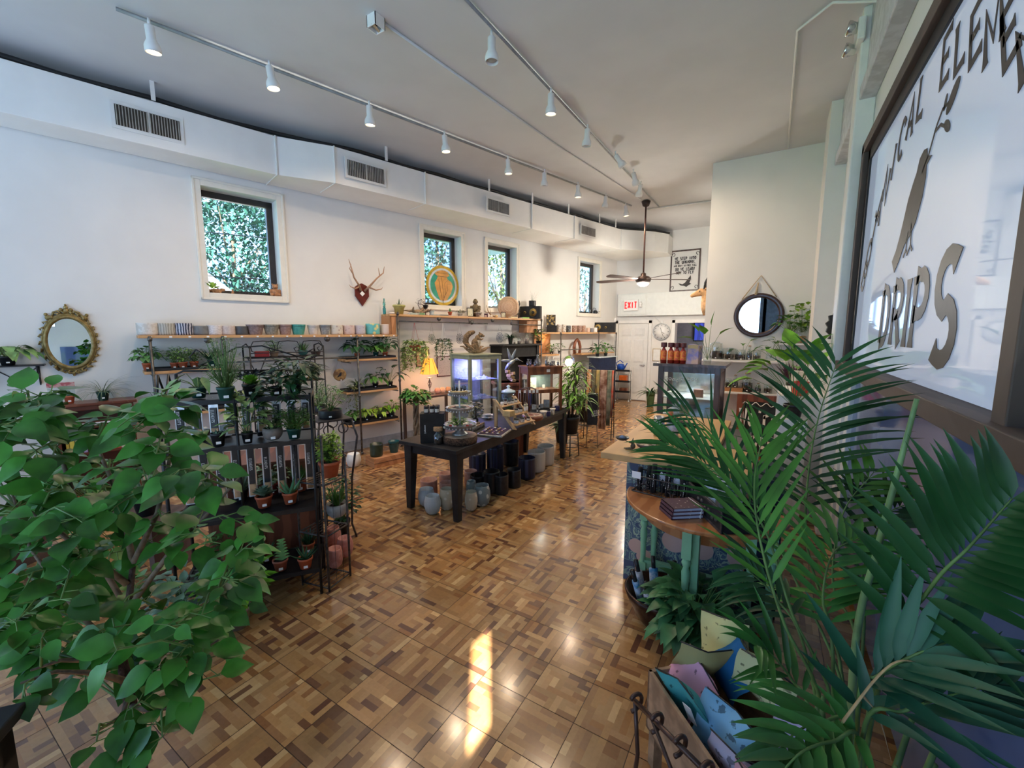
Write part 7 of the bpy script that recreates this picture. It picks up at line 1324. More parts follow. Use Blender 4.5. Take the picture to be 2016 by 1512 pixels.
# scarf rack
p = onz(1180, 862, 0); q = pxm(p); rz_ = .12; t = thing('scarf_rack', 'black rack draped with patterned scarves behind the plants', 'clothes rack', p, rz_); zK = 1.16
m = MB()
for x in (-.25, .22):
    m.tube([(x, -.12, 0), (x, 0, zK), (x, .12, 0)], .008, 6)
m.tube([(-.27, 0, zK), (.24, 0, zK)], .010, 8); m.build('rack_frame', M_black, t)
def scarf(x, w_, z1, c, c2, label, y=-.03, sc_=9):
    s_ = Vector((p.x+x*math.cos(rz_), p.y+x*math.sin(rz_), 0)); m = MB(); N_ = 8; vs = []; fs = []
    prof = [(.045, z1+.12), (.03, zK-.25), (.014, zK), (0, zK+.014), (-.014, zK), (-.03, zK-.25), (-.05, (z1+zK)/2), (-.06, z1)]
    for i in range(N_+1):
        for (yy, z) in prof: k = (zK-z)/zK; vs.append((-w_/2+w_*i/N_, yy-.012*k*math.sin(i*1.9)*1.5+(.0 if yy > 0 else -.0), z))
    n = len(prof); fs = [(i*n+j, i*n+j+1, (i+1)*n+j+1, (i+1)*n+j) for i in range(N_) for j in range(n-1)]; m.add(vs, fs, True)
    o = tag(m.build('scarf', mat('scarf_'+label.split()[0]+label.split()[1], c, .9, col2=c2, pat='noise', scale=sc_), loc=s_, rz=rz_), label, 'scarf', None); md = o.modifiers.new('th', 'SOLIDIFY'); md.thickness = .004
scarf(-.20, .07, .50, (.60, .22, .06), (.7, .5, .3), 'burnt orange scarf at the left of the rack'); scarf(-.115, .06, .55, (.10, .10, .07), (.2, .18, .1), 'dark olive scarf on the rack'); scarf(-.045, .06, .5, (.5, .36, .12), (.25, .25, .12), 'mustard striped scarf on the rack'); scarf(.05, .12, .17, (.50, .36, .28), (.18, .08, .05), 'beige scarf with brown blotches hanging longest on the rack'); scarf(.15, .07, .24, (.10, .14, .10), (.3, .3, .22), 'dark green scarf at the right of the rack'); scarf(.205, .03, .4, (.62, .10, .07), (.5, .3, .2), 'red edged scarf at the right end of the rack')
c = onz(1165, 880, 0); t = thing('black_tote_bag', 'black bag with white lettering hanging by the scarf rack', 'bag', (c.x, c.y, .36), face_cam(c)); MB().bb((-.08, -.02, 0), (.08, .02, .50)).build('bag_body', M_black, t, bevel=.01); m = MB(); m.M = Matrix.Translation((.045, -.024, .22)) @ Matrix.Rotation(1.35, 4, 'Y')
for k in range(4): write(m, 'WILD', .026, 1, .001, .03, .035-.034*k, True)
m.build('white_lettering', M_card, t); m = MB().tube([(-.06, 0, .5), (-.05, 0, .62), (.05, 0, .62), (.06, 0, .5)], .006, 6); m.build('handle', M_black, t)
m = MB()
for x in (-.07, .07): m.tube([(x, 0, .0), (x*1.3, -.05, -.36)], .006, 6); m.tube([(x, 0, .0), (x*1.3, .08, -.36)], .006, 6)
m.build('stand_leg', M_rust, t)
# tan drum stool top and silver clamp lamp
c = at(1120, 712, 6.3); t = thing('clamp_lamp', 'silver bowl clamp lamp glaring among the plants', 'lamp', c, face_cam(c)); m = MB(); m.M = Matrix.Rotation(1.2, 4, 'X'); m.lathe([(.02, -.08), (.03, -.05), (.085, .03), (.09, .035), (.08, .03), (.02, -.045)], 20); m.build('reflector_bowl', M_chrome, t); m = MB(); m.M = Matrix.Rotation(1.2, 4, 'X'); m.ell((0, 0, -.005), .03, 10, 8); m.build('bulb', MATS['lit_bulb'], t); MB().tube([(0, 0, -.02), (.02, .1, .1), (0, .16, .0), (0, .2, -c.z+.9)], .006, 6).build('cord', M_black, t)
add_light('clamp_lamp_light', 'SPOT', c+Vector((.05, -.1, -.02)), 8, (1, .85, .65), (0, 0, 1.0), spot_size=1.6, shadow_soft_size=.03)
# ================================================================ back wall and back corner
def text_on(par, txt, h, mt, loc, wid=1.1, flare=1.5, sx=.8, rot=None, nm='lettering', th=.003):
    m = MB(); m.M = Matrix.Translation(loc) @ (rot or Matrix.Identity(4))
    for k, (s_, hh, z) in enumerate(txt): write(m, s_, hh, wid, th, 0, z, True, sx=sx, flare=flare)
    return m.build(nm, mt, par)
# poster
pl_, pr_ = onY(1319, 530, 11.15), onY(1378, 530, 11.15); zt_, zb_ = onY(1350, 491, 11.15).z, onY(1350, 573, 11.15).z; W_, H_ = pr_.x-pl_.x, zt_-zb_
t = frame_thing(((pl_.x+pr_.x)/2, 11.185, zb_), 0, W_, H_, 'framed black and white quotation poster high on the back wall', M_dkwood, mat('poster_paper', (.72, .71, .68), .6, var=.01), 0, .035, 'framed_poster', 'poster')
M_ink = mat('poster_ink', (.03, .028, .028), .6)
text_on(t, [('WE STEP INTO', .065, H_*.76), ('THE UNKNOWN,', .065, H_*.67), ('AND ONLY IN FREE FALL', .040, H_*.60), ('DO WE LEARN', .065, H_*.505), ('HOW TO FLY', .065, H_*.42)], 1, M_ink, (0, -.008, 0), 1.3, 1.6, .72)
m = MB(); m.prism([(-.14, .20), (-.04, .17), (.02, .21), (.10, .32), (.14, .38), (.15, .30), (.12, .20), (.16, .17), (.10, .14), (.05, .10), (.0, .13), (-.08, .14)], .003, 'y', (0, -.008, 0))
for sx_ in (-1, 1):
    for z in (.1, H_-.1): m.tube([(sx_*(W_/2-.07+.03*math.cos(a)), -.006, z+.035*math.sin(a)) for a in [j*.5 for j in range(11)]], .006, 4)
m.build('bird_and_corner_scrolls', M_ink, t)
# exit sign
a, b = onY(1229, 601, 10.97), onY(1257, 601, 10.97); z0, z1 = onY(1243, 612, 10.97).z, onY(1243, 590, 10.97).z; w_ = b.x-a.x; t = thing('exit_sign', 'white exit sign with red letters above the white door', 'exit sign', ((a.x+b.x)/2, 10.95, (z0+z1)/2))
MB().bb((-w_/2, -.03, -(z1-z0)/2), (w_/2, .03, (z1-z0)/2)).build('sign_box', M_white, t, bevel=.006); text_on(t, [('EXIT', .15, -.075)], 1, mat('exit_red', (.75, .03, .04), .4, emit=(1, .05, .05), es=.4), (0, -.032, 0), 1.3, 1.0, .62)
for z in (.06, -.05): m = MB(); m.M = Matrix.Translation((w_/2+.06, -.02, z*.6)) @ Matrix.Rotation(1.1, 4, 'Y'); m.lathe([(0, -.04), (.03, -.03), (.05, .03), (0, .03)], 14); m.build('emergency_lamp', M_white, t)
MB().tube([(-w_/2, 0, -.02), (-w_/2-.09, 0, 0), (-w_/2-.10, 0, .07), (-w_/2-.02, .02, .12)], .006, 6).build('flex_conduit', M_white, t)
# clock, conduit, certificate
c = onY(1302, 653, 11.17); r = 16.5*pxm(c); t = thing('wall_clock', 'round white wall clock between the door and the back doorway', 'clock', (c.x, 11.195, c.z)); m = MB(); m.M = Matrix.Rotation(PI/2, 4, 'X'); m.lathe([(r*.93, 0), (r, 0), (r, .035), (r*.93, .035), (r*.93, .01)], 36); m.build('clock_rim', M_galv, t); m = MB(); m.M = Matrix.Rotation(PI/2, 4, 'X'); m.lathe([(r*.95, 0), (r*.95, .012), (0, .012)], 36); m.build('clock_face', M_white, t)
m = MB()
for k in range(12): a = k*PI/6; m.box((r*.78*math.sin(a), -.014, r*.78*math.cos(a)), (.012, .002, .03), 0, 0, a)
m.build('hour_mark', M_ink, t)
for a, L_ in ((2.75, .62), (2.2, .42), (-.25, .5)): MB().box((r*L_/2*math.sin(a), -.018, r*L_/2*math.cos(a)), (.008, .003, r*L_), 0, 0, a).build('clock_hand', M_ink, t)
m = MB().tube([(-2.75, 11.19, 2.22), (-2.6, 11.18, 2.20), (-2.42, 11.18, 2.06), (-2.40, 11.19, 2.05)], .012, 6); m.bb((-2.42, 11.17, 2.0), (-2.37, 11.2, 2.1)); tag(m.build('conduit_pipe', M_trim), 'short white conduit and outlet box above the wall clock', 'conduit')
a = onY(1292, 711, 11.18); frame_thing((a.x, 11.185, a.z), 0, .20, .32, 'thin gold framed certificate below the wall clock', mat('thin_gold', (.45, .28, .06), .4, metal=.5), M_paper, 0, .012, 'framed_certificate', 'certificate')
tag(MB().bb((-3.66, 11.14, 2.08), (-3.58, 11.2, 2.19)).build('motion_sensor', M_white, bevel=.01), 'small white sensor in the back corner above the far speaker', 'sensor')
t = thing('television', 'dark screen glowing blue in the back room', 'television', (-1.5, 13.3, 1.55)); MB().bb((-.45, 0, 0), (.45, .06, .55)).build('screen_case', M_black, t); MB().bb((-.42, -.005, .03), (.42, 0, .52)).build('screen', mat('blue_screen', (.02, .02, .05), .3, col2=(.05, .08, .5), emit=(.05, .08, .6), es=.5, pat='wave', scale=2), t)
add_light('back_room_light', 'POINT', (-1.6, 12.6, 2.3), 5, (1, .9, .8), shadow_soft_size=.1)
# antelope head
c = Vector((-.9, 8.0, 2.42)); t = thing('antelope_head', 'tan mounted antelope head with curved black horns by the alcove corner', 'mounted head', c); hide = mat('tan_hide', (.50, .30, .15), .85, var=.2, scale=20)
m = MB(); m.tube([(.0, 0, -.26), (-.06, 0, -.14), (-.09, 0, .0), (-.12, 0, .07), (-.19, 0, .075), (-.27, 0, .045), (-.33, 0, .02), (-.35, 0, .012)], [.15, .125, .09, .078, .065, .045, .032, .02], 12); m.ell((-.10, .08, .12), (.02, .05, .02), 8, 5); m.ell((-.10, -.08, .12), (.02, .05, .02), 8, 5); m.build('head_and_neck', hide, t)
for y in (-.03, .03): MB().tube([(-.13, y, .12), (-.12, y*1.6, .22), (-.07, y*2, .33), (-.0, y*2.2, .42), (.06, y*2, .50), (.05, y*1.6, .58)], [.022, .021, .018, .014, .01, .003], 8).build('horn', M_black, t)
m = MB(); m.ell((-.20, -.058, .085), .013, 8, 5); m.ell((-.348, 0, .02), (.014, .018, .012), 8, 5); m.build('eye_and_nose', M_black, t)
# cart with watering can, plant by the showcase
p = onz(1226, 790, 0); t = thing('metal_cart', 'black wheeled metal cart in front of the white door', 'cart', p, .1); M_b = M_black
for x in (-.17, .17):
    for y in (-.13, .13): MB().tube([(x, y, .05), (x, y, .82)], .009, 6).lathe([(0, 0), (.025, .0), (.025, .05), (0, .05)], 10, (x, y, 0)).build('leg', M_galv, t)
for z in (.25, .52, .80): MB().bb((-.18, -.14, z), (.18, .14, z+.01)).bb((-.18, -.145, z), (.18, -.14, z+.05)).build('cart_tray', M_black, t)
q0 = p; t = thing('blue_watering_can', 'bright blue watering can on top of the metal cart', 'watering can', (p.x-.08, p.y, .812), .3); M_bl2 = mat('cobalt_plastic', (.01, .07, .42), .3); MB().lathe([(.09, 0), (.10, .12), (.08, .17), (.05, .18)], 18).build('body', M_bl2, t); MB().tube([(.08, 0, .05), (.02+.14, 0, .2)], [.02, .012], 8).build('spout', M_bl2, t); MB().tube([(-.08, 0, .06), (-.12, 0, .2), (-.02, 0, .27), (.06, 0, .2)], .012, 8).build('handle', M_bl2, t)
tag(MB().bb((-.1, -.07, 0), (.1, .07, .16)).build('orange_bin', mat('orange_plastic', (.6, .12, .02), .4), loc=(q0.x, q0.y, .531), bevel=.01), 'orange plastic bin on the middle tray of the cart', 'bin')
tag(MB().bb((-.1, -.08, 0), (.1, .08, .1)).build('brown_box', M_cherry, loc=(q0.x+.02, q0.y, .261), bevel=.005), 'dark brown box on the bottom tray of the cart', 'box')
p = onz(1280, 800, 0); q = pxm(p); plant(p, 'tall green vase with drooping spiky leaves left of the dark showcase', ('taper', .11, .36, cm('green_vase', (.06, .12, .05), r=.3)), ('arch', .2, .2, 40, .42, .04), [L_dark, L_stem], name='floor_plant', cat='floor plant', tag_on=False)
p = wp(-1.9, .16, 1.311); t = tag(MB().tube([(0, -.10, 0), (0, -.12, .15), (0, -.07, .28), (0, 0, .33), (0, .07, .28), (0, .12, .15), (0, .10, 0)], .035, 8).build('horse_collar', M_cherry, loc=p, rz=WROT), 'brown arched horse collar on the far pipe shelf', 'horse collar')
c = wp(-1.4, .55, 0); t = thing('blue_black_cabinet', 'low blue-black glass cabinet under the far pipe shelf', 'cabinet', c, WROT)
MB().bb((-.15, -.35, 0), (.15, .35, 1.22)).build('cabinet_body', mat('midnight_blue', (.01, .02, .06), .25), t, bevel=.006); MB().bb((-.18, -.38, 1.22), (.18, .38, 1.24)).build('glass_top', mat('pale_top', (.6, .7, .75), .2), t)
for i, (ds, lb) in enumerate(((-.15, 'broad leafed dark plant, left of two by the far speaker'), (.2, 'leafy green plant, right of two by the far speaker'))): plant(wp(-1.4+ds, .5, 1.241), lb, BLK(.05, .07), ('broad', .22, .26, 16, .14, .07), [(L_dark, L_mid)[i], L_stem], tag_on=False)

# ================================================================ dark showcase behind the counter
YS = 5.05; a, b = onY(1301, 760, YS), onY(1412, 760, YS); zt_ = onY(1360, 722, YS).z; W_ = b.x-a.x; t = thing('dark_showcase', 'dark wooden glass-fronted showcase behind the counter', 'showcase', (a.x, YS, 0))
D_ = .55; M_dk = M_dkwood
for x in (0, W_):
    for y in (0, D_): MB().bb((x-.03, y-.03, 0), (x+.03, y+.03, zt_)).build('corner_post', M_dk, t, bevel=.004)
for nm, q in (('top_board', ((-.08, -.08, zt_), (W_+.08, D_+.08, zt_+.03))), ('top_rail', ((-.0, -.02, zt_-.07), (W_, .02, zt_))), ('side_rail', ((W_-.02, 0, zt_-.07), (W_+.02, D_, zt_))), ('bottom_rail', ((0, -.02, .55), (W_, .02, .63))), ('side_rail', ((W_-.02, 0, .55), (W_+.02, D_, .63))), ('base_box', ((0, 0, 0), (W_, D_, .55)))): MB().bb(*q).build(nm, M_dk, t)
MB().bb((0, -.003, .63), (W_, .003, zt_-.07)).build('glass_front', M_glass, t)
for z in (.85, 1.05): MB().bb((.02, .02, z), (W_-.02, D_-.02, z+.008)).build('glass_shelf', mat('showcase_shelf', (.7, .72, .7), .2), t)
MB().bb((0, D_-.01, .55), (W_, D_, zt_)).build('mirror_back', mat('dim_mirror', (.5, .52, .52), .15, metal=.8), t)
add_light('showcase_light', 'AREA', (a.x+W_/2, YS+.25, zt_-.08), 3, (1, .93, .8), (a.x+W_/2, YS+.25, 0), size=.3)
for i in range(4): x = a.x+.1+.14*i; tag(MB().bb((-.05, -.05, 0), (.05, .05, rnd(.04, .09))).build('gift_box', (M_lab, MATS['kraft_yellow'], M_cherry, M_paper)[i], loc=(x, YS+.2, .859+(0 if i % 2 else .2)), rz=rnd(-.3, .3)), '%s box inside the dark showcase' % ('cream', 'kraft', 'brown', 'white')[i], 'box')
m = MB()
for k in range(9): a0 = k*.5; m.tube([(a.x+.06+.04*k+.015*math.cos(j), YS-.006, zt_-.12-.008*k*(k < 4)-.02+.015*math.sin(j)) for j in [x*.8 for x in range(8)]], .004, 4)
m.build('bead_garland', M_lab, t, loc=(-a.x, -YS, 0))
ct = zt_+.031
for i, u in enumerate((1305, 1319, 1331, 1343)):
    p = onY(u, 712, YS); p = Vector((p.x, YS+.03, ct)); q = pxm(p); t = jar(p, 'red sauce bottle with a flame label, %s on the dark showcase' % ('first', 'second', 'third', 'fourth')[i], 6*q, 40*q, mat('red_sauce', (.35, .025, .015), .12, coat=.6), mat('maroon_cap', (.12, .03, .03), .4), None, mat('flame_label', (.85, .35, .05), .5, col2=(.75, .08, .05), scale=40), 'sauce_bottle', 'bottle', None, [(6*q, 0), (6*q, 22*q), (2.5*q, 29*q), (2.5*q, 37*q)])
p = onY(1363, 713, YS); p = Vector((p.x, YS+.05, ct)); q = pxm(p); t = thing('illustrated_carton', 'lavender illustrated carton on the dark showcase', 'carton', p, -.25); MB().prism([(-10*q, 0), (13*q, 0), (13*q, 36*q), (-6*q, 38*q)], .1, 'y').build('carton_body', mat('lavender_print', (.28, .26, .55), .5, col2=(.65, .45, .35), scale=14), t); MB().bb((-8*q, -.053, 30*q), (12*q, -.05, 37*q)).build('yellow_header', MATS['kraft_yellow'], t)
p = onY(1391, 711, YS); p = Vector((p.x, YS+.06, ct)); q = pxm(p); t = jar(p, 'tall clear vase holding large bright leaves on the dark showcase', 8*q, 34*q, None, None, None, None, 'leaf_vase', 'vase', None, [(7*q, 0), (8*q, 30*q), (8.5*q, 34*q)]); f = MB()
for tx, ty, tz, d_ in ((-.10, -.05, .36, (-1, -.4, .3)), (.02, .0, .42, (.6, -.2, .5)), (.10, -.02, .32, (1, -.3, -.4)), (-.16, -.05, .28, (-.7, -.5, -.4)), (-.04, -.08, .33, (-.3, -.8, .3))): stem_leaf(f, (0, 0, .05), (tx, ty, tz), .17, .10, 'heart', .5, 1, 0)
f.build('foliage', [L_brt, L_stem], t)

# ================================================================ counter
t = thing('shop_counter', 'shop counter with a thick honey-coloured wood top and floral front', 'counter', (0, 0, 0))
m = MB().prism([(-.99, 2.82), (-.05, 2.82), (-.05, 3.4), (-.28, 3.4), (-.28, 4.52), (-.99, 4.52)], .045, 'z', (0, 0, .93)); m.build('worktop', M_butch, t, bevel=.005)
fw = bpy.data.materials.new('floral_print'); fw.use_nodes = True; nt = fw.node_tree; b_ = nt.nodes['Principled BSDF']; b_.inputs['Roughness'].default_value = .6
tc = nt.nodes.new('ShaderNodeTexCoord'); v1 = nt.nodes.new('ShaderNodeTexVoronoi'); v1.inputs['Scale'].default_value = 4.2; v2 = nt.nodes.new('ShaderNodeTexVoronoi'); v2.inputs['Scale'].default_value = 22; ns = nt.nodes.new('ShaderNodeTexNoise'); ns.inputs['Scale'].default_value = 5.5; ns.inputs['Distortion'].default_value = 3.5; ns.inputs['Detail'].default_value = 2
for n in (v1, v2, ns): nt.links.new(tc.outputs['Object'], n.inputs['Vector'])
r1_ = nt.nodes.new('ShaderNodeValToRGB'); r1_.color_ramp.interpolation = 'CONSTANT'; e = r1_.color_ramp.elements; e[0].position = 0; e[0].color = (.06, .09, .17, 1); e[1].position = .44; e[1].color = (.22, .34, .30, 1)
for ps, c_ in ((.50, (.08, .12, .20, 1)), (.55, (.40, .50, .38, 1)), (.60, (.10, .15, .22, 1))): x = e.new(ps); x.color = c_
r2_ = nt.nodes.new('ShaderNodeValToRGB'); r2_.color_ramp.interpolation = 'CONSTANT'; e = r2_.color_ramp.elements; e[0].position = 0; e[0].color = (1, 1, 1, 1); e[1].position = .33; e[1].color = (0, 0, 0, 1)
mx = nt.nodes.new('ShaderNodeMixRGB'); mx.inputs['Color2'].default_value = (.66, .42, .36, 1); nt.links.new(ns.outputs['Fac'], r1_.inputs['Fac']); nt.links.new(v1.outputs['Distance'], r2_.inputs['Fac']); nt.links.new(r2_.outputs['Color'], mx.inputs['Fac']); nt.links.new(r1_.outputs['Color'], mx.inputs['Color1'])
nt.links.new(mx.outputs['Color'], b_.inputs['Base Color'])
MB().bb((-.82, 2.90, 0), (-.06, 2.93, .905)).bb((-.82, 2.93, 0), (-.79, 4.4, .905)).build('floral_panel', fw, t); MB().bb((-.79, 2.93, 0), (-.10, 4.4, .9)).build('counter_base', M_dkwood, t); MB().bb((-.055, 2.95, 0), (.13, 3.38, .90)).build('side_cabinet', mat('navy_cabinet_paint', (.012, .018, .045), .4), t)
CZ = .953
def C(u, v, z=CZ): return onz(u, v, z+.001)
for u, v, r, h, mt, lb in ((1297, 858, 10, 39, M_chrome, 'shiny steel canister on the counter'), (1323, 858, 11, 34, mat('lilac_tin', (.42, .42, .58), .35, col2=(.7, .65, .6), scale=25), 'lilac illustrated tin behind the steel canister')):
    p = C(u, v); q = pxm(p); t = thing('metal_canister', lb, 'canister', p, face_cam(p)); MB().lathe([(r*q, 0), (r*q, h*q), (r*.96*q, h*q), (r*.96*q, h*.3*q), (0, h*.3*q)], 24).build('canister_body', mt, t)
    if u == 1323: MB().lathe([(r*.9*q, h*.98*q), (r*.85*q, (h+5)*q), (0, (h+6)*q)], 20).ell((-4*q, 0, (h+11)*q), (5*q, 3*q, 5*q)).build('orange_lid', mat('orange_rubber', (.6, .16, .06), .5), t)
for u, v, r, h, lb, cc in ((1272, 882, 20, 9, 'wide dark wooden bowl on the counter', M_dkwood), (1350, 880, 24, 12, 'dark round dish with plants behind the palm on the counter', M_blackwood), (1342, 838, 15, 7, 'shallow dark dish of stones near the showcase', M_dkwood)):
    p = C(u, v); q = pxm(p); t = thing('wooden_bowl', lb, 'bowl', p); MB().lathe([(r*.55*q, 0), (r*.85*q, h*.4*q), (r*q, h*q), (r*.92*q, h*q), (r*.6*q, h*.4*q), (0, h*.3*q)], 26).build('bowl_body', cc, t); MB().lathe([(0, h*.62*q), (r*.75*q, h*.6*q)], 14).build('contents', cm('stones_%d' % u, (.25, .18, .12), (.55, .5, .42), 'voronoi', 60), t)
p = C(1246, 884); q = pxm(p); t = thing('rabbit_bowl_holder', 'bronze rabbit figure holding up a small black bowl on the counter corner', 'figurine', p, math.radians(25)); M_ag = mat('aged_bronze_figure', (.14, .11, .07), .45, metal=.5, var=.3)
m = MB(); m.ell((.0, 0, 6*q), (5*q, 4*q, 6*q)); m.ell((-1*q, 0, 14*q), (3.4*q, 3*q, 4*q)); m.tube([(-1*q, 1.2*q, 16*q), (0, 1.4*q, 22*q)], [1.2*q, .6*q], 6); m.tube([(-1*q, -1.2*q, 16*q), (0, -1.4*q, 22*q)], [1.2*q, .6*q], 6); m.tube([(0, 2*q, 2*q), (-9*q, 3*q, 1*q), (-17*q, 3*q, .8*q)], [2*q, 1.3*q, .8*q], 6); m.tube([(0, -2*q, 2*q), (-8*q, -3*q, 1*q), (-15*q, -3*q, .8*q)], [2*q, 1.3*q, .8*q], 6); m.tube([(-2*q, 1.5*q, 11*q), (-9*q, 1*q, 14*q), (-15*q, 0, 17*q)], [1.4*q, 1*q, .8*q], 6); m.build('rabbit_body', M_ag, t)
MB().lathe([(0, 17*q), (8*q, 18*q), (13*q, 22*q), (13*q, 24*q), (8*q, 20.5*q), (0, 20*q)], 22, (-21*q, 0, 0)).build('black_bowl', M_lid, t); MB().lathe([(9*q, 22*q), (0, 28*q)], 5, (-21*q, 0, 0)).build('blue_grey_powder', mat('blue_grey_salt', (.25, .30, .42), .8), t)
p = C(1305, 878); plant(p, 'small purple leafed plant on the counter', BLK(.03, .04), ('spiky', .08, .1, 16, .13, .02), [L_purple, L_stem], tag_on=False)

# ================================================================ half-round table in front of the counter
HZ = .75; t = thing('half_round_table', 'half-round drop-leaf table with mint green turned legs and orange wood top', 'table', (0, 0, 0)); M_ow = mat('orange_wood', (.50, .21, .075), .3, col2=(.40, .15, .05), pat='wave', scale=3, coat=.4); M_mint = mat('mint_green_paint', (.26, .55, .33), .45, var=.05)
cx, cy_ = -.30, 2.80; el_ = [(cx+.47*math.cos(a), cy_-.48*math.sin(a)) for a in [PI*k/32 for k in range(33)]]; MB().prism(el_, .024, 'z', (0, 0, HZ-.012)).build('table_top', M_ow, t, bevel=.007)
MB().prism([(-.62, HZ-.03)]+[(-.30-.33*math.cos(a), HZ-.05-.15*math.sin(a)) for a in [PI*k/20 for k in range(21)]]+[(.02, HZ-.03)], .02, 'y', (0, 2.60, 0)).build('drop_leaf', M_ow, t)
def turned(x, y, z0=0., z1=HZ-.026):
    s_ = (z1-z0); MB().lathe([(.020, z0), (.022, z0+.05*s_), (.015, z0+.08*s_), (.024, z0+.14*s_), (.024, z0+.16*s_), (.016, z0+.2*s_), (.019, z0+.5*s_), (.024, z0+.62*s_), (.015, z0+.66*s_), (.026, z0+.70*s_), (.016, z0+.74*s_)], 14, (x, y, 0)).bb((x-.025, y-.025, z0+.74*s_), (x+.025, y+.025, z1)).bb((x-.025, y-.025, z0+.20*s_), (x+.025, y+.025, z0+.32*s_)).build('turned_leg', M_mint, t)
for x, y in ((-.66, 2.80), (-.60, 2.84), (-.33, 2.42), (-.02, 2.56), (.08, 2.62)): turned(x, y)
MB().bb((-.31, 2.44, .18), (-.27, 2.50, HZ-.026)).build('square_post', M_mint, t)
for q in (((-.66, 2.79, .19), (.08, 2.83, .25)), ((-.35, 2.42, .19), (-.31, 2.80, .25)), ((-.31, 2.50, .17), (.08, 2.56, .23)), ((-.64, 2.79, HZ-.09), (.08, 2.82, HZ-.026))): MB().bb(*q).build('stretcher', M_mint, t)
def Hh(u, v): return onz(u, v, HZ+.001)
# wire basket of socks
a, b = Hh(1244, 966), Hh(1350, 992); rz = math.atan2(b.y-a.y, b.x-a.x); L_ = (b-a).length; t = thing('wire_basket', 'black wire basket with scroll sides holding rolled socks', 'basket', a, rz); DB, HB = .15, .11; m = MB()
for z in (.004, HB): m.tube([(0, 0, z), (L_, 0, z), (L_, DB, z), (0, DB, z), (0, 0, z)], .004, 6)
for k in range(15): x = L_*k/14; m.tube([(x, 0, 0), (x, 0, HB)], .0018, 4); m.tube([(x, DB, 0), (x, DB, HB)], .0018, 4); m.tube([(x, 0, .003), (x, DB, .003)], .0018, 4)
m.build('wire_frame', M_rust, t)
for cxx in (.25, .75):
    m = MB()
    for sx_ in (-1, 1):
        for sz in (-1, 1): m.tube([(L_*cxx+sx_*(.002+.024*(1-j/9)*abs(math.cos(j*.55))), -.004, HB*.5+sz*(.006+.034*j/9*abs(math.sin(j*.55+.3)))) for j in range(10)], .0028, 5)
    m.build('scroll_work', M_rust, t)
cb_, sb_ = math.cos(rz), math.sin(rz); M_sock = mat('black_sock', (.012, .012, .014), .9)
for i in range(7):
    x, y = .03+L_*.135*i, DB*(.35+.3*(i % 2)); h = (.15, .16, .19, .17, .20, .15, .15)[i]; s_ = thing('rolled_sock', 'rolled black sock with white lettering, %s in the wire basket' % ('first from the left', 'second from the left', 'third from the left', 'in the middle', 'tallest, right of the middle', 'second from the right', 'first from the right')[i], 'sock', (a.x+x*cb_-y*sb_, a.y+x*sb_+y*cb_, HZ+.006), rz+rnd(-.2, .2))
    MB().tube([(0, 0, 0), (0, 0, h*.5), (.005, 0, h)], [.023, .026, .020], 10, True, .7).build('sock_body', M_sock, s_)
    m = MB(); m.M = Matrix.Translation((.006, -.021, h*.45)) @ Matrix.Rotation(-PI/2+.1, 4, 'Y'); write(m, ('ELEMENTS', 'DRIPS')[i % 2], .016, 1.1, .001, .0, -.005, True, sx=.8); m.build('white_lettering', M_card, s_)
    if i in (3, 5): MB().ell((.0, -.014, h*.62), (.024, .012, .035)).build('patterned_toe', mat('toe_print', (.55, .58, .68), .8, col2=(.08, .08, .1), pat='voronoi', scale=55, lo=.15, hi=.25), s_)
tag(MB().box((0, 0, 0), (.06, .002, .045)).build('basket_tag', M_card, loc=(a.x+.02*cb_+.01, a.y+.02*sb_-.012, HZ+HB+.01), rz=rz), 'white card tag with a small bird clipped to the basket corner', 'tag')
# notebooks
p = Hh(1345, 1012); q = pxm(p); rzn = math.radians(38)
for k in range(3):
    n_ = thing('notebook', 'speckled maroon notebook, %s of the stack of three' % ('bottom', 'middle', 'top')[k], 'notebook', (p.x-.01+.003*k, p.y+.002*k, HZ+.001+.0220*k), rzn); n_.scale = (1.42,)*3
    MB().bb((-.066, -.048, .002), (.064, .048, .013)).build('page_block', mat('bluish_pages', (.55, .62, .78), .6), n_); MB().bb((-.07, -.052, 0), (.066, .052, .002)).bb((-.07, -.052, .013), (.066, .052, .015)).bb((-.07, -.052, 0), (-.066, .052, .015)).build('cover', mat('maroon_speckle', (.10, .05, .07), .5, col2=(.6, .5, .45), pat='voronoi', scale=60, lo=.12, hi=.2), n_); MB().bb((.05, -.053, -.0005), (.053, .053, .0155)).build('elastic_band', M_card, n_)
# embossed black crate with prints
a, b = Hh(1353, 985), Hh(1421, 1052); rz = math.atan2(b.y-a.y, b.x-a.x); L_ = (b-a).length; t = thing('embossed_crate', 'black embossed metal crate holding art prints', 'crate', a, rz); HB = .125; W3 = .22
for q in (((0, 0, 0), (L_, .008, HB)), ((0, W3, 0), (L_, W3+.008, HB)), ((0, 0, 0), (.008, W3, HB)), ((L_-.008, 0, 0), (L_, W3, HB)), ((0, 0, 0), (L_, W3, .006))): MB().bb(*q).build('crate_side', M_blackwood, t)
m = MB()
for q in (((.0, -.006, 0), (L_, 0, .012)), ((0, -.006, HB-.012), (L_, 0, HB)), ((0, -.006, 0), (.012, 0, HB)), ((L_-.012, -.006, 0), (L_, 0, HB))): m.bb(*q)
m.build('raised_rim', M_rust, t); m = MB()
for k in range(8): m.ell((L_*(.15+.1*k), -.002, HB*(.75-.07*k+.12*(k % 2))), (.016, .006, .011), 8, 5)
m.build('embossed_leaves', M_rust, t); cb_, sb_ = math.cos(rz), math.sin(rz)
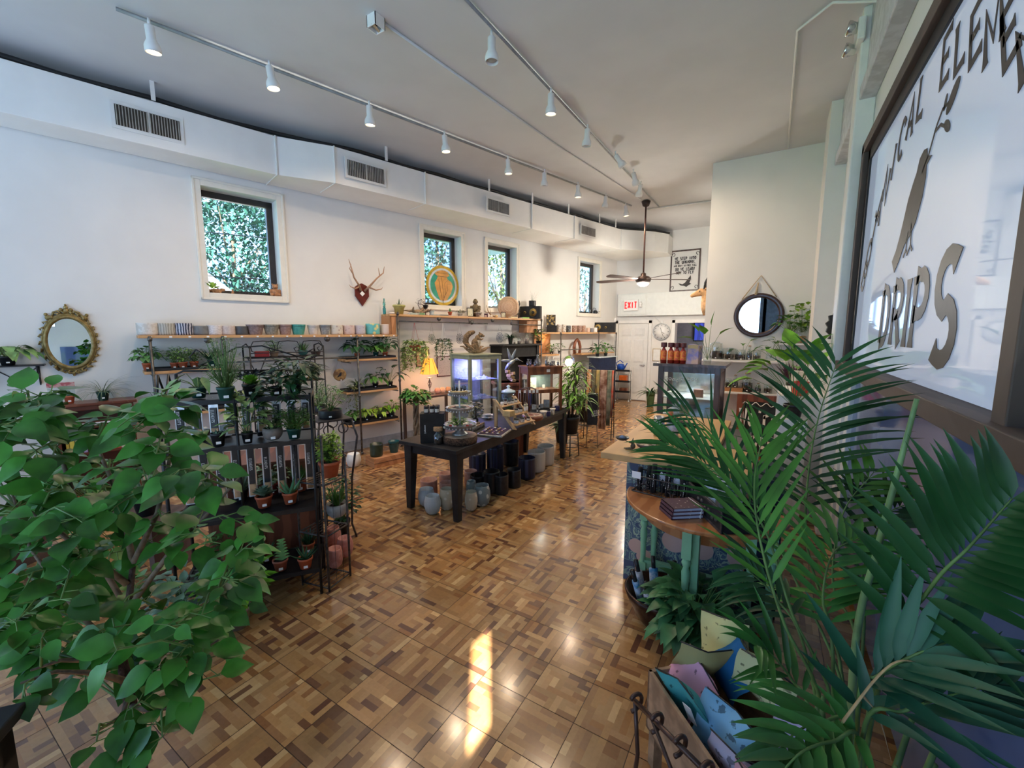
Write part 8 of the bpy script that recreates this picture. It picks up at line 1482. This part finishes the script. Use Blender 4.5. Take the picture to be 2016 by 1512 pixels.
for k in range(4): x, y = L_*.5, .03+.05*k; tag(MB().box((0, 0, .11), (.15, .003, .20), 0, -.12).build('art_print', mat(('print_blue', 'print_white', 'print_teal', 'print_grey')[k], ((.35, .48, .65), (.7, .74, .78), (.1, .2, .25), (.4, .45, .5))[k], .4, var=.3, scale=20), loc=(a.x+x*cb_-y*sb_, a.y+x*sb_+y*cb_, HZ+.012), rz=rz), '%s print, %s in the black crate' % (('blue', 'white', 'dark teal', 'grey')[k], ('front', 'second', 'third', 'back')[k]), 'art print')
# bronze bowl of umbrellas
p = onz(1297, 1222, 0); q = pxm(p); t = thing('bronze_bowl', 'large dark bronze bowl on the floor full of folded umbrellas', 'bowl', p); MB().lathe([(.11, 0), (.15, .05), (.205, .17), (.215, .21), (.20, .21), (.14, .06), (0, .03)], 30).build('bowl_body', mat('dark_bronze_bowl', (.06, .03, .02), .25, metal=.6, var=.4), t)
for i in range(8):
    a = i*2*PI/8+.5; x, y = p.x+.10*math.cos(a), p.y+.10*math.sin(a); u_ = thing('folded_umbrella', '%s folded umbrella, %s in the bronze bowl' % (('blue and white', 'white patterned')[i % 2], ('at the right', 'at the right rear', 'at the back', 'at the left rear', 'at the left', 'at the left front', 'at the front', 'at the right front')[i]), 'umbrella', (x, y, .07), a)
    m = MB(); m.M = Matrix.Rotation(.28, 4, 'Y'); m.tube([(0, 0, 0), (0, 0, .20)], [.026, .03], 8, True, .7); m.build('sleeve', mat(('umb_blue', 'umb_white')[i % 2], ((.03, .22, .48), (.62, .66, .76))[i % 2], .5, col2=((.5, .6, .75), (.2, .25, .35))[i % 2], scale=22), u_)
    m = MB(); m.M = Matrix.Rotation(.28, 4, 'Y'); m.tube([(0, 0, .20), (0, 0, .275)], .014, 8); m.tube([(.014, 0, .27), (.03, 0, .24), (.02, 0, .20)], .002, 4); m.build('handle', M_lid, u_)
# arrowhead plant on the floor
p = onz(1365, 1290, 0); t = plant(p, 'arrow-leafed dark green plant in a black pot on the floor by the bronze bowl', ('nursery', .11, .17, M_blkpot), ('broad', .42, .34, 46, .13, .075), [G('arrowhead_leaf', (.05, .17, .06)), L_stem], tag_on=False, name='floor_plant', cat='floor plant')
f = foliage('broad', .36, .22, 34, .12, .07, z0=.14); f.build('foliage', [MATS['arrowhead_leaf'], L_stem], t); f = foliage('bush', .2, .26, 110, .11, .06, z0=.12); f.build('foliage', [MATS['arrowhead_leaf'], L_stem], t)
# crate of colourful pouches
BZ = .42; a, b, d_ = onz(1276, 1318, BZ), onz(1420, 1530, BZ), onz(1400, 1262, BZ); rz = math.atan2(b.y-a.y, b.x-a.x); L_ = .62; wv = .40
t = thing('pouch_crate', 'wooden crate full of colourful zip pouches at the bottom right', 'crate', (a.x, a.y, 0), rz); M_cr = mat('worn_crate_wood', (.40, .26, .16), .7, var=.25, scale=12)
for q in (((0, 0, .16), (L_, .015, BZ)), ((0, wv-.015, .16), (L_, wv, BZ)), ((0, 0, .16), (.015, wv, BZ)), ((L_-.015, 0, .16), (L_, wv, BZ)), ((0, 0, .16), (L_, wv, .175))): MB().bb(*q).build('crate_side', M_cr, t, bevel=.002)
MB().bb((.0, wv/2-.01, .2), (L_, wv/2+.01, BZ-.03)).build('divider', M_dkwood, t)
for x in (.03, L_-.03):
    for y in (.03, wv-.03): MB().bb((x-.02, y-.02, 0), (x+.02, y+.02, .16)).build('foot', M_cr, t)
cb_, sb_ = math.cos(rz), math.sin(rz); pal = [('pink', (.72, .36, .50)), ('teal', (.06, .38, .40)), ('sky blue', (.22, .48, .72)), ('pale pink', (.75, .45, .52)), ('pale yellow', (.68, .66, .30)), ('ochre', (.45, .38, .16)), ('royal blue', (.01, .13, .33)), ('rose', (.62, .27, .26)), ('lilac', (.58, .48, .68)), ('lemon', (.72, .70, .36)), ('turquoise', (.03, .40, .48)), ('lavender white', (.62, .58, .75))]
spots = [(.08, .10, .0, .06), (.17, .09, .2, .05), (.30, .09, .3, .04), (.50, .08, -.1, .02), (.06, .30, .4, .16), (.04, .20, 1.2, .10), (.10, .28, -.2, .12), (.28, .22, .1, -.02), (.40, .32, .3, .07), (.22, .33, .5, .15), (.50, .30, -.3, .03), (.36, .13, .6, .0)]
for i, ((nm, c), (x, y, ro, dz)) in enumerate(zip(pal, spots)):
    o = thing('zip_pouch', '%s printed zip pouch %s' % (nm, 'sticking out of the wooden crate' if dz > .08 else 'lying in the wooden crate'), 'pouch', (a.x+x*cb_-y*sb_, a.y+x*sb_+y*cb_, BZ-.13+dz), rz+ro)
    m = MB(); m.M = Matrix.Rotation((-.35, .3)[i % 2], 4, 'X') @ Matrix.Rotation((.25, -.2, .1)[i % 3], 4, 'Y'); N1 = 9; vs = []; fs = []
    for sgn in (1, -1):
        for j in range(N1):
            for k in range(N1): uu, vv = j/(N1-1)*2-1, k/(N1-1)*2-1; e_ = (1-abs(uu)**3)*(1-abs(vv)**3); vs.append((.10*uu+.006*math.sin(3*vv+i), sgn*(.022*e_+.0006)+.014*math.sin(3*uu+i)+.012*math.sin(2.5*vv+2*i), .10*vv+.07))
    for s2 in range(2):
        for j in range(N1-1):
            for k in range(N1-1): q = s2*N1*N1+j*N1+k; fs.append((q, q+1, q+N1+1, q+N1) if s2 == 0 else (q, q+N1, q+N1+1, q+1))
    m.add(vs, fs, True); m.build('pouch_body', mat('pouch_'+nm.replace(' ', '_'), c, .8, col2=tuple(x*.35 for x in c), pat='noise', scale=(24, 32)[i % 2] if nm not in ('royal blue', 'ochre') else 2, lo=.60, hi=.63), o)
    z_ = MB(); z_.M = m.M; z_.tube([(-.099, .012*math.sin(2.5+2*i)+.014*math.sin(-3+i), .171), (0, .012*math.sin(2.5+2*i)+.014*math.sin(i), .171), (.099, .012*math.sin(2.5+2*i)+.014*math.sin(3+i), .171)], .003, 5); z_.build('zip', M_lid, o)
    if i == 1: z_ = MB(); z_.M = m.M; z_.box((.05, -.03, .08), (.04, .002, .07)); z_.build('price_tag', M_card, o)
# scrolled iron rail in front of the crate
t = thing('scrolled_iron_rack', 'brown scrolled iron rack at the bottom edge by the wooden crate', 'rack', (0, 0, 0)); M_bi = mat('brown_iron', (.09, .055, .045), .35, metal=.5); A0, A1 = at(1245, 1375, 1.42), at(1400, 1530, 1.10); dv = (A1-A0).normalized()
MB().tube([A0, A1], .009, 8).build('top_rail', M_bi, t); up = Vector((0, 0, 1))
for k in range(4): c_ = A0+(A1-A0)*(.04+.3*k); MB().tube([c_+(up*math.cos(x)+Vector((-dv.y, dv.x, 0))*math.sin(x))*(.026+.004*x) for x in [j*.5-1 for j in range(10)]], .008, 7).build('scroll_ring', M_bi, t)
for k in (0.04, .95): p = A0+(A1-A0)*k; MB().tube([p, p+Vector((.02, -.01, -.2)), (p.x+.0, p.y, 0)], .008, 7).build('leg', M_bi, t)
B0 = A0-up*.12; MB().tube([A0+dv*.1, B0+dv*.25-up*.05, A1-up*.25], .007, 7).build('lower_rail', M_bi, t)

# ================================================================ alcove wall: mirror, shelves of terrariums, chalkboard
c = onY(1493, 621, 7.15); r = 38*pxm(c); t = thing('round_mirror', 'round mirror in a dark beaded wooden frame hanging from a rope', 'mirror', (c.x, 7.178, c.z)); m = MB(); m.M = Matrix.Rotation(PI/2, 4, 'X'); m.lathe([(r*.90, 0), (r*1.12, 0), (r*1.14, .02), (r*1.08, .036), (r*1.03, .028), (r*.98, .034), (r*.93, .024), (r*.90, .015), (r*.90, 0)], 48); m.build('mirror_frame', mat('mahogany_frame', (.045, .022, .02), .35, coat=.3), t); m = MB(); m.M = Matrix.Rotation(PI/2, 4, 'X'); m.lathe([(r*.92, 0), (r*.92, .012), (0, .012)], 40); m.sm = [False]*len(m.sm); m.build('mirror_glass', M_mirror, t)
zr2 = onY(1498, 542, 7.15).z-c.z; MB().tube([(-r*.8, -.02, r*.85), (-.0, -.015, zr2), (r*.75, -.02, r*.9)], .008, 6).build('rope', M_rope, t); m = MB(); m.tube([(-.18*r, -.02, zr2-.28), (-.1*r, -.02, zr2-.1)], [.022, .008], 6).build('rope_tassel', M_rope, t)
for z, x0, x1, lb in ((1.40, -.88, .22, 'long white wall shelf of terrarium jars under the round mirror'), (.93, -.88, .22, 'lower white wall shelf of terrariums above the chalkboard')): tag(MB().bb((x0, 6.93, z-.03), (x1, 7.178, z)).build('wall_shelf', M_trim, bevel=.004), lb, 'wall shelf')
tag(MB().bb((.10, 6.95, 1.63), (.42, 7.178, 1.655)).build('wall_shelf', M_trim, bevel=.003), 'small white corner shelf right of the round mirror', 'wall shelf')
def Sj(u, z): p = onY(u, 700, 7.05); return Vector((p.x, 7.05, z+.001))
def terr(u, z, w_, h_, ty, label):
    p = Sj(u, z); q = pxm(p); r, h = w_*q/2, h_*q; pr = {'b': [(r*.95, 0), (r, h*.06), (r, h*.55), (r*.4, h*.75), (r*.4, h)], 'j': [(r*.95, 0), (r, h*.06), (r, h*.85), (r*.9, h)], 'r': [(r*.5, 0), (r*.95, h*.2), (r, h*.45), (r*.7, h*.75), (r*.45, h*.85), (r*.45, h)]}[ty]
    t = jar(p, label, r, h, M_jar, None, M_soil, None, 'terrarium_jar', 'terrarium', None, pr); f = foliage('bush', r*.8, h*.4, 40, .02, .012, z0=h*.38); f.build('moss_plant', [L_mid, L_stem], t); MB().box((0, -r-.002, h*.1), (.02, .002, .014)).build('price_tag', M_card, t)
    if ty != 'j' or w_ > 20: MB().lathe([(r*.5, h), (r*.55, h*1.04), (0, h*1.07)], 14).build('stopper', M_jar if w_ > 20 else M_cork, t)
for i, a_ in enumerate([(1409, 1.40, 24, 32, 'j', 'widest lidded terrarium jar at the left of the upper white shelf'), (1436, 1.40, 27, 22, 'j', 'low broad terrarium jar, second on the upper white shelf'), (1459, 1.40, 16, 20, 'j', 'small terrarium jar left of the slim bottle'), (1475, 1.40, 10, 27, 'b', 'slim terrarium bottle on the upper white shelf'), (1490, 1.40, 14, 19, 'j', 'small terrarium jar right of the slim bottle'), (1437, .985, 13, 17, 'j', 'little dark terrarium, left on the wooden block'), (1451, .985, 11, 24, 'b', 'tall bottle terrarium, middle on the wooden block'), (1475, .93, 20, 36, 'r', 'round bottle terrarium with grasses on the lower white shelf'), (1497, .93, 11, 18, 'b', 'small bottle terrarium on the lower white shelf'), (1517, .93, 15, 18, 'j', 'small terrarium jar at the right of the lower white shelf')]): terr(*a_)
p = Sj(1446, .93); tag(MB().bb((-.14, -.07, 0), (.14, .07, .052)).build('wooden_block', MATS['knotty_pine'], loc=p, bevel=.003), 'wooden block raising two terrariums on the lower white shelf', 'wooden block')
for u, w_, h_, sp, lb, n_ in ((1518, 18, 18, .30, 'glass jar rooting heart-leaved cuttings on the upper white shelf', 5), (1541, 12, 16, .42, 'glass jar with long arching leaves at the right of the upper white shelf', 8), (1462, 12, 14, .34, 'small jar with one tall curling stem behind the upper shelf terrariums', 2)):
    p = Sj(u, 1.40); p.y += .02 if u != 1462 else .07; q = pxm(p); t = jar(p, lb, w_*q/2, h_*q, None, None, None, None, 'propagation_jar', 'propagation jar'); f = foliage('broad', sp, sp*.9, n_, .15, .09 if u != 1541 else .045, z0=.05); fence(f.build('cutting_leaves', [L_mid, L_stem], t), p, face_cam(p))
p = Vector((.22, 7.06, 1.656)); plant(p, 'dark pot with round leafy stems on the small corner shelf', ('rim', .075, .13, M_blackwood), ('broad', .32, .30, 16, .12, .09), [L_mid, L_stem], tag_on=False)
p = Vector((.35, 7.03, 1.656)); t = jar(p, 'amber glass jar with leafy cuttings at the end of the corner shelf', .065, .2, None, None, mat('amber_water', (.45, .22, .05), .3), None, 'propagation_jar', 'propagation jar', None, [(.065, 0), (.065, .2)]); f = foliage('bush', .16, .40, 70, .09, .055, z0=.15); fence(f.build('cutting_leaves', [L_lime, L_stem], t), p, face_cam(p))
# chalkboard
a, b = onY(1450, 800, 6.8), onY(1547, 800, 6.8); zt_ = onY(1500, 779, 6.8).z; W_ = b.x-a.x; t = frame_thing(((a.x+b.x)/2, 6.82, 0), 0, W_, zt_, 'wood-framed chalkboard sign leaning below the terrarium shelves', M_cherry, mat('chalkboard', (.02, .028, .032), .8, var=.2), -.03, .10, 'chalkboard_sign', 'chalkboard sign', .03)
text_on(t, [("We're", .24, zt_*.52), ('open', .24, zt_*.18)], 1, M_card, (0, .0, 0), .8, 1., .5, nm='chalk_lettering', th=.01); m = MB(); m.tube([(-.22+.44*k/24, -.012, zt_*.86+.025*math.sin(k*.9)) for k in range(25)], .005, 4).build('chalk_vine', M_card, t)
# white shelving unit against the right wall with odds and ends
t = thing('white_shelf_unit', 'white open shelf unit against the right wall behind the palm', 'shelf unit', (.10, 4.9, 0)); 
for y in (0, .95): MB().bb((0, y, 0), (.40, y+.03, 1.18)).build('side_panel', M_trim, t)
for z in (.12, .48, .80, 1.15): MB().bb((0, .03, z), (.40, .95, z+.025)).build('shelf_board', M_trim, t)
for i, (y, z, r, h, c, lb) in enumerate(((5.05, 1.176, .07, .14, (.55, .03, .02), 'bright red pot on the white unit, nearest'), (5.25, 1.176, .06, .12, (.6, .05, .03), 'bright red pot on the white unit, second'), (5.65, 1.176, .07, .2, (.62, .58, .5), 'cream urn at the far end of the white unit'), (5.05, .826, .06, .16, (.5, .2, .06), 'amber pot on the middle shelf of the white unit'), (5.3, .826, .07, .14, (.65, .62, .58), 'white pot on the middle shelf of the white unit'), (5.6, .826, .06, .13, (.02, .04, .35), 'cobalt blue pot on the middle shelf of the white unit'), (5.15, .506, .08, .16, (.5, .28, .12), 'tan pot low on the white unit'), (5.5, .506, .08, .18, (.5, .03, .03), 'red pot low on the white unit'))): pot_only((.28, y, z), lb, ('cyl', 'jar', 'taper')[i % 3], r, h, cm('odd_%d' % i, c, r=.35))
plant((.22, 4.72, 1.0), 'pothos with large bright heart leaves hanging before the white shelf unit', ('nursery', .085, .13, M_blkpot), ('broad', .62, .62, 18, .22, .16), [G('bright_pothos', (.19, .46, .04)), L_stem], tag_on=False, name='pothos_plant')
tag(MB().bb((-.11, -.11, 0), (.11, .11, .998)).build('plant_pedestal', M_trim, loc=(.22, 4.72, 0), bevel=.004), 'white square pedestal under the bright pothos', 'pedestal')
plant((.30, 6.55, 1.0), 'deep purple leafed plant beside the alcove shelf', ('nursery', .10, .15, M_blkpot), ('spiky', .3, .3, 60, .34, .05), [L_purple, L_stem], tag_on=False, name='purple_plant'); tag(MB().bb((-.11, -.11, 0), (.11, .11, .998)).build('plant_pedestal', M_trim, loc=(.30, 6.64, 0), bevel=.004), 'white square pedestal under the purple plant', 'pedestal')
c = onX(1636, 640, .54); t = thing('black_wall_mask', 'black carved mask in profile on the right wall', 'mask', (.57, c.y, c.z-.15)); MB().prism([(0, 0), (-.05, .0), (-.03, .04), (-.07, .08), (-.06, .13), (-.08, .17), (-.05, .20), (-.06, .25), (-.02, .26), (0, .34)], .10, 'y').build('mask_body', M_blackwood, t, bevel=.006)
# ================================================================ the big palm in the right foreground
random.seed(31)
pb = at(1700, 1420, .98); t = thing('potted_palm', 'large feathery palm filling the right foreground beside the lettered window', 'palm', (pb.x, pb.y, 0)); OP = Vector((pb.x, pb.y, 0))
MB().lathe(pot_prof('rim', .19, .30), 28).build('pot', M_blkpot, t); MB().lathe([(0, .24), (.17, .24)], 18).build('soil', M_soil, t)
def spline(P, n=22):
    P = [Vector(p) for p in P]; Q = [P[0]*2-P[1]]+P+[P[-1]*2-P[-2]]; out = []
    K = len(P)-1
    for i in range(n+1):
        s_ = min(K-1e-6, K*i/n); k = int(s_); f_ = s_-k; a, b, c, d = Q[k], Q[k+1], Q[k+2], Q[k+3]
        out.append(.5*((2*b)+(c-a)*f_+(2*a-5*b+4*c-d)*f_*f_+(3*b-a-3*c+d)*f_**3))
    return out
M_palm2 = G('light_green_palm_leaf', (.065, .20, .02), .42, .35, 4); M_palm3 = G('deep_palm_leaf', (.016, .07, .018), .4, .4, 4)  # lighter and darker leaf greens for different fronds
def frond(pts, L, n, t0=.3, ang=50, droop=.5, mt=None, w=.024, from_base=True, sides=(1, -1), r=.006, name='frond', stems=True):
    P = [at(*p)-OP for p in pts]
    if from_base: P = [Vector((rnd(-.04, .04), rnd(-.04, .04), .24))]+P
    S = spline(P, 30); m = MB(); m.cur = 1; m.tube(S, [r*(1-.75*i/30) for i in range(31)], 6); m.cur = 0
    tot = len(S)-1
    for i in range(n):
        f_ = t0+(1-t0)*i/(n-1); x = f_*tot; k = min(int(x), tot-1); p = S[k].lerp(S[k+1], x-k); tg = (S[k+1]-S[k]).normalized(); cv = ((Vector((0, 0, EYE))-OP)-p).normalized()
        nrm = (cv*.75+Vector((0, 0, .6))).normalized(); side = tg.cross(nrm).normalized(); q = (i/(n-1)); LL = L*(.55+.45*math.sin(PI*min(1, q*.9+.12)))*rnd(.9, 1.08); a = math.radians(ang*(1-.45*q)+rnd(-5, 5))
        for sd in sides: m.leaf(p, tg*math.cos(a)+side*sd*math.sin(a)+nrm*.12, LL, w*rnd(.85, 1.1), up=nrm, droop=droop*rnd(.7, 1.2), fold=.16, n=6, shape='lance')
    o = m.build(name, [mt or L_palm, L_stem], t); fence(o, OP); return o
frond([(1640, 1400, 1.05), (1560, 1210, 1.15), (1507, 1045, 1.28), (1440, 958, 1.38), (1375, 905, 1.45), (1310, 872, 1.5)], .27, 24, .46, 40, .25, L_palm, .017)
frond([(1660, 1350, 1.2), (1590, 1080, 1.45), (1592, 930, 1.6), (1612, 820, 1.68), (1645, 720, 1.72)], .36, 20, .50, 62, .45, M_palm3, .022)
frond([(1620, 1400, 1.0), (1545, 1230, 1.05), (1500, 1080, 1.12), (1485, 960, 1.2), (1500, 860, 1.3)], .28, 13, .5, 42, .2, M_palm2, .018)
frond([(1665, 1380, 1.15), (1560, 1130, 1.4), (1470, 960, 1.6), (1400, 850, 1.75), (1330, 800, 1.8)], .30, 12, .55, 50, .4, M_palm3, .015)
frond([(1735, 1330, .9), (1830, 1160, .82), (1910, 1075, .78), (1992, 982, .74)], .24, 17, .35, 68, .5, M_palm3, .030)
frond([(1690, 1300, 1.1), (1640, 1150, 1.3), (1660, 1010, 1.45), (1720, 930, 1.5)], .28, 16, .4, 60, .5, M_palm2, .02)
frond([(1600, 1420, 1.0), (1560, 1340, 1.05), (1520, 1290, 1.05), (1490, 1270, 1.0)], .20, 8, .35, 50, .5, L_palm, .02)
frond([(1670, 1450, .9), (1620, 1420, .88), (1570, 1440, .86), (1530, 1480, .84)], .17, 9, .3, 60, .5, L_palm, .026)
frond([(1690, 1390, .88), (1730, 1330, .84), (1800, 1290, .80), (1880, 1260, .78)], .24, 11, .25, 42, .15, G('bluish_palm_leaf', (.022, .10, .05), .42, .3, 4), .030)
frond([(1700, 1440, .84), (1780, 1400, .80), (1870, 1370, .78), (1960, 1350, .77)], .20, 9, .3, 40, .3, MATS['bluish_palm_leaf'], .028)
frond([(1690, 1470, .85), (1640, 1460, .82), (1580, 1480, .8), (1530, 1530, .78)], .16, 8, .3, 55, .5, L_palm, .024)
frond([(1590, 1300, 1.1), (1530, 1180, 1.2), (1470, 1120, 1.25)], .20, 8, .5, 50, .9, M_palm3, .022)
frond([(1700, 1250, 1.2), (1700, 1120, 1.35), (1740, 1020, 1.4), (1790, 990, 1.42)], .26, 14, .4, 60, .5, M_palm3, .022)
frond([(1640, 1300, 1.1), (1620, 1180, 1.2), (1640, 1090, 1.25), (1690, 1060, 1.28)], .26, 14, .35, 60, .5, L_palm, .022)
S = spline([Vector((0, 0, .24)), at(1682, 1290, 1.0)-OP, at(1728, 1080, .98)-OP, at(1775, 900, .97)-OP, at(1805, 785, .97)-OP]); MB().tube(S, [.010-.005*i/22 for i in range(23)], 8).build('bare_stalk', G('pale_green_stalk', (.20, .34, .14)), t)
for pts in (((1660, 1420, .84), (1730, 1330, .82), (1780, 1300, .8), (1850, 1322, .79)), ((1700, 1370, .84), (1730, 1410, .82), (1755, 1500, .8))): MB().tube(spline([at(*p)-OP for p in pts], 12), [.007-.006*i/12 for i in range(13)], 6, True, .35).build('dry_leaf_tip', L_dry, t)
m = MB()
for k in range(9): a = k*.7; m.tube([(.06*math.cos(a), .06*math.sin(a), .22), (.09*math.cos(a), .09*math.sin(a), .5), (.12*math.cos(a)+.02, .12*math.sin(a), .75+.05*(k % 3))], [.012, .010, .006], 7)
m.build('cane_stems', L_stem, t)
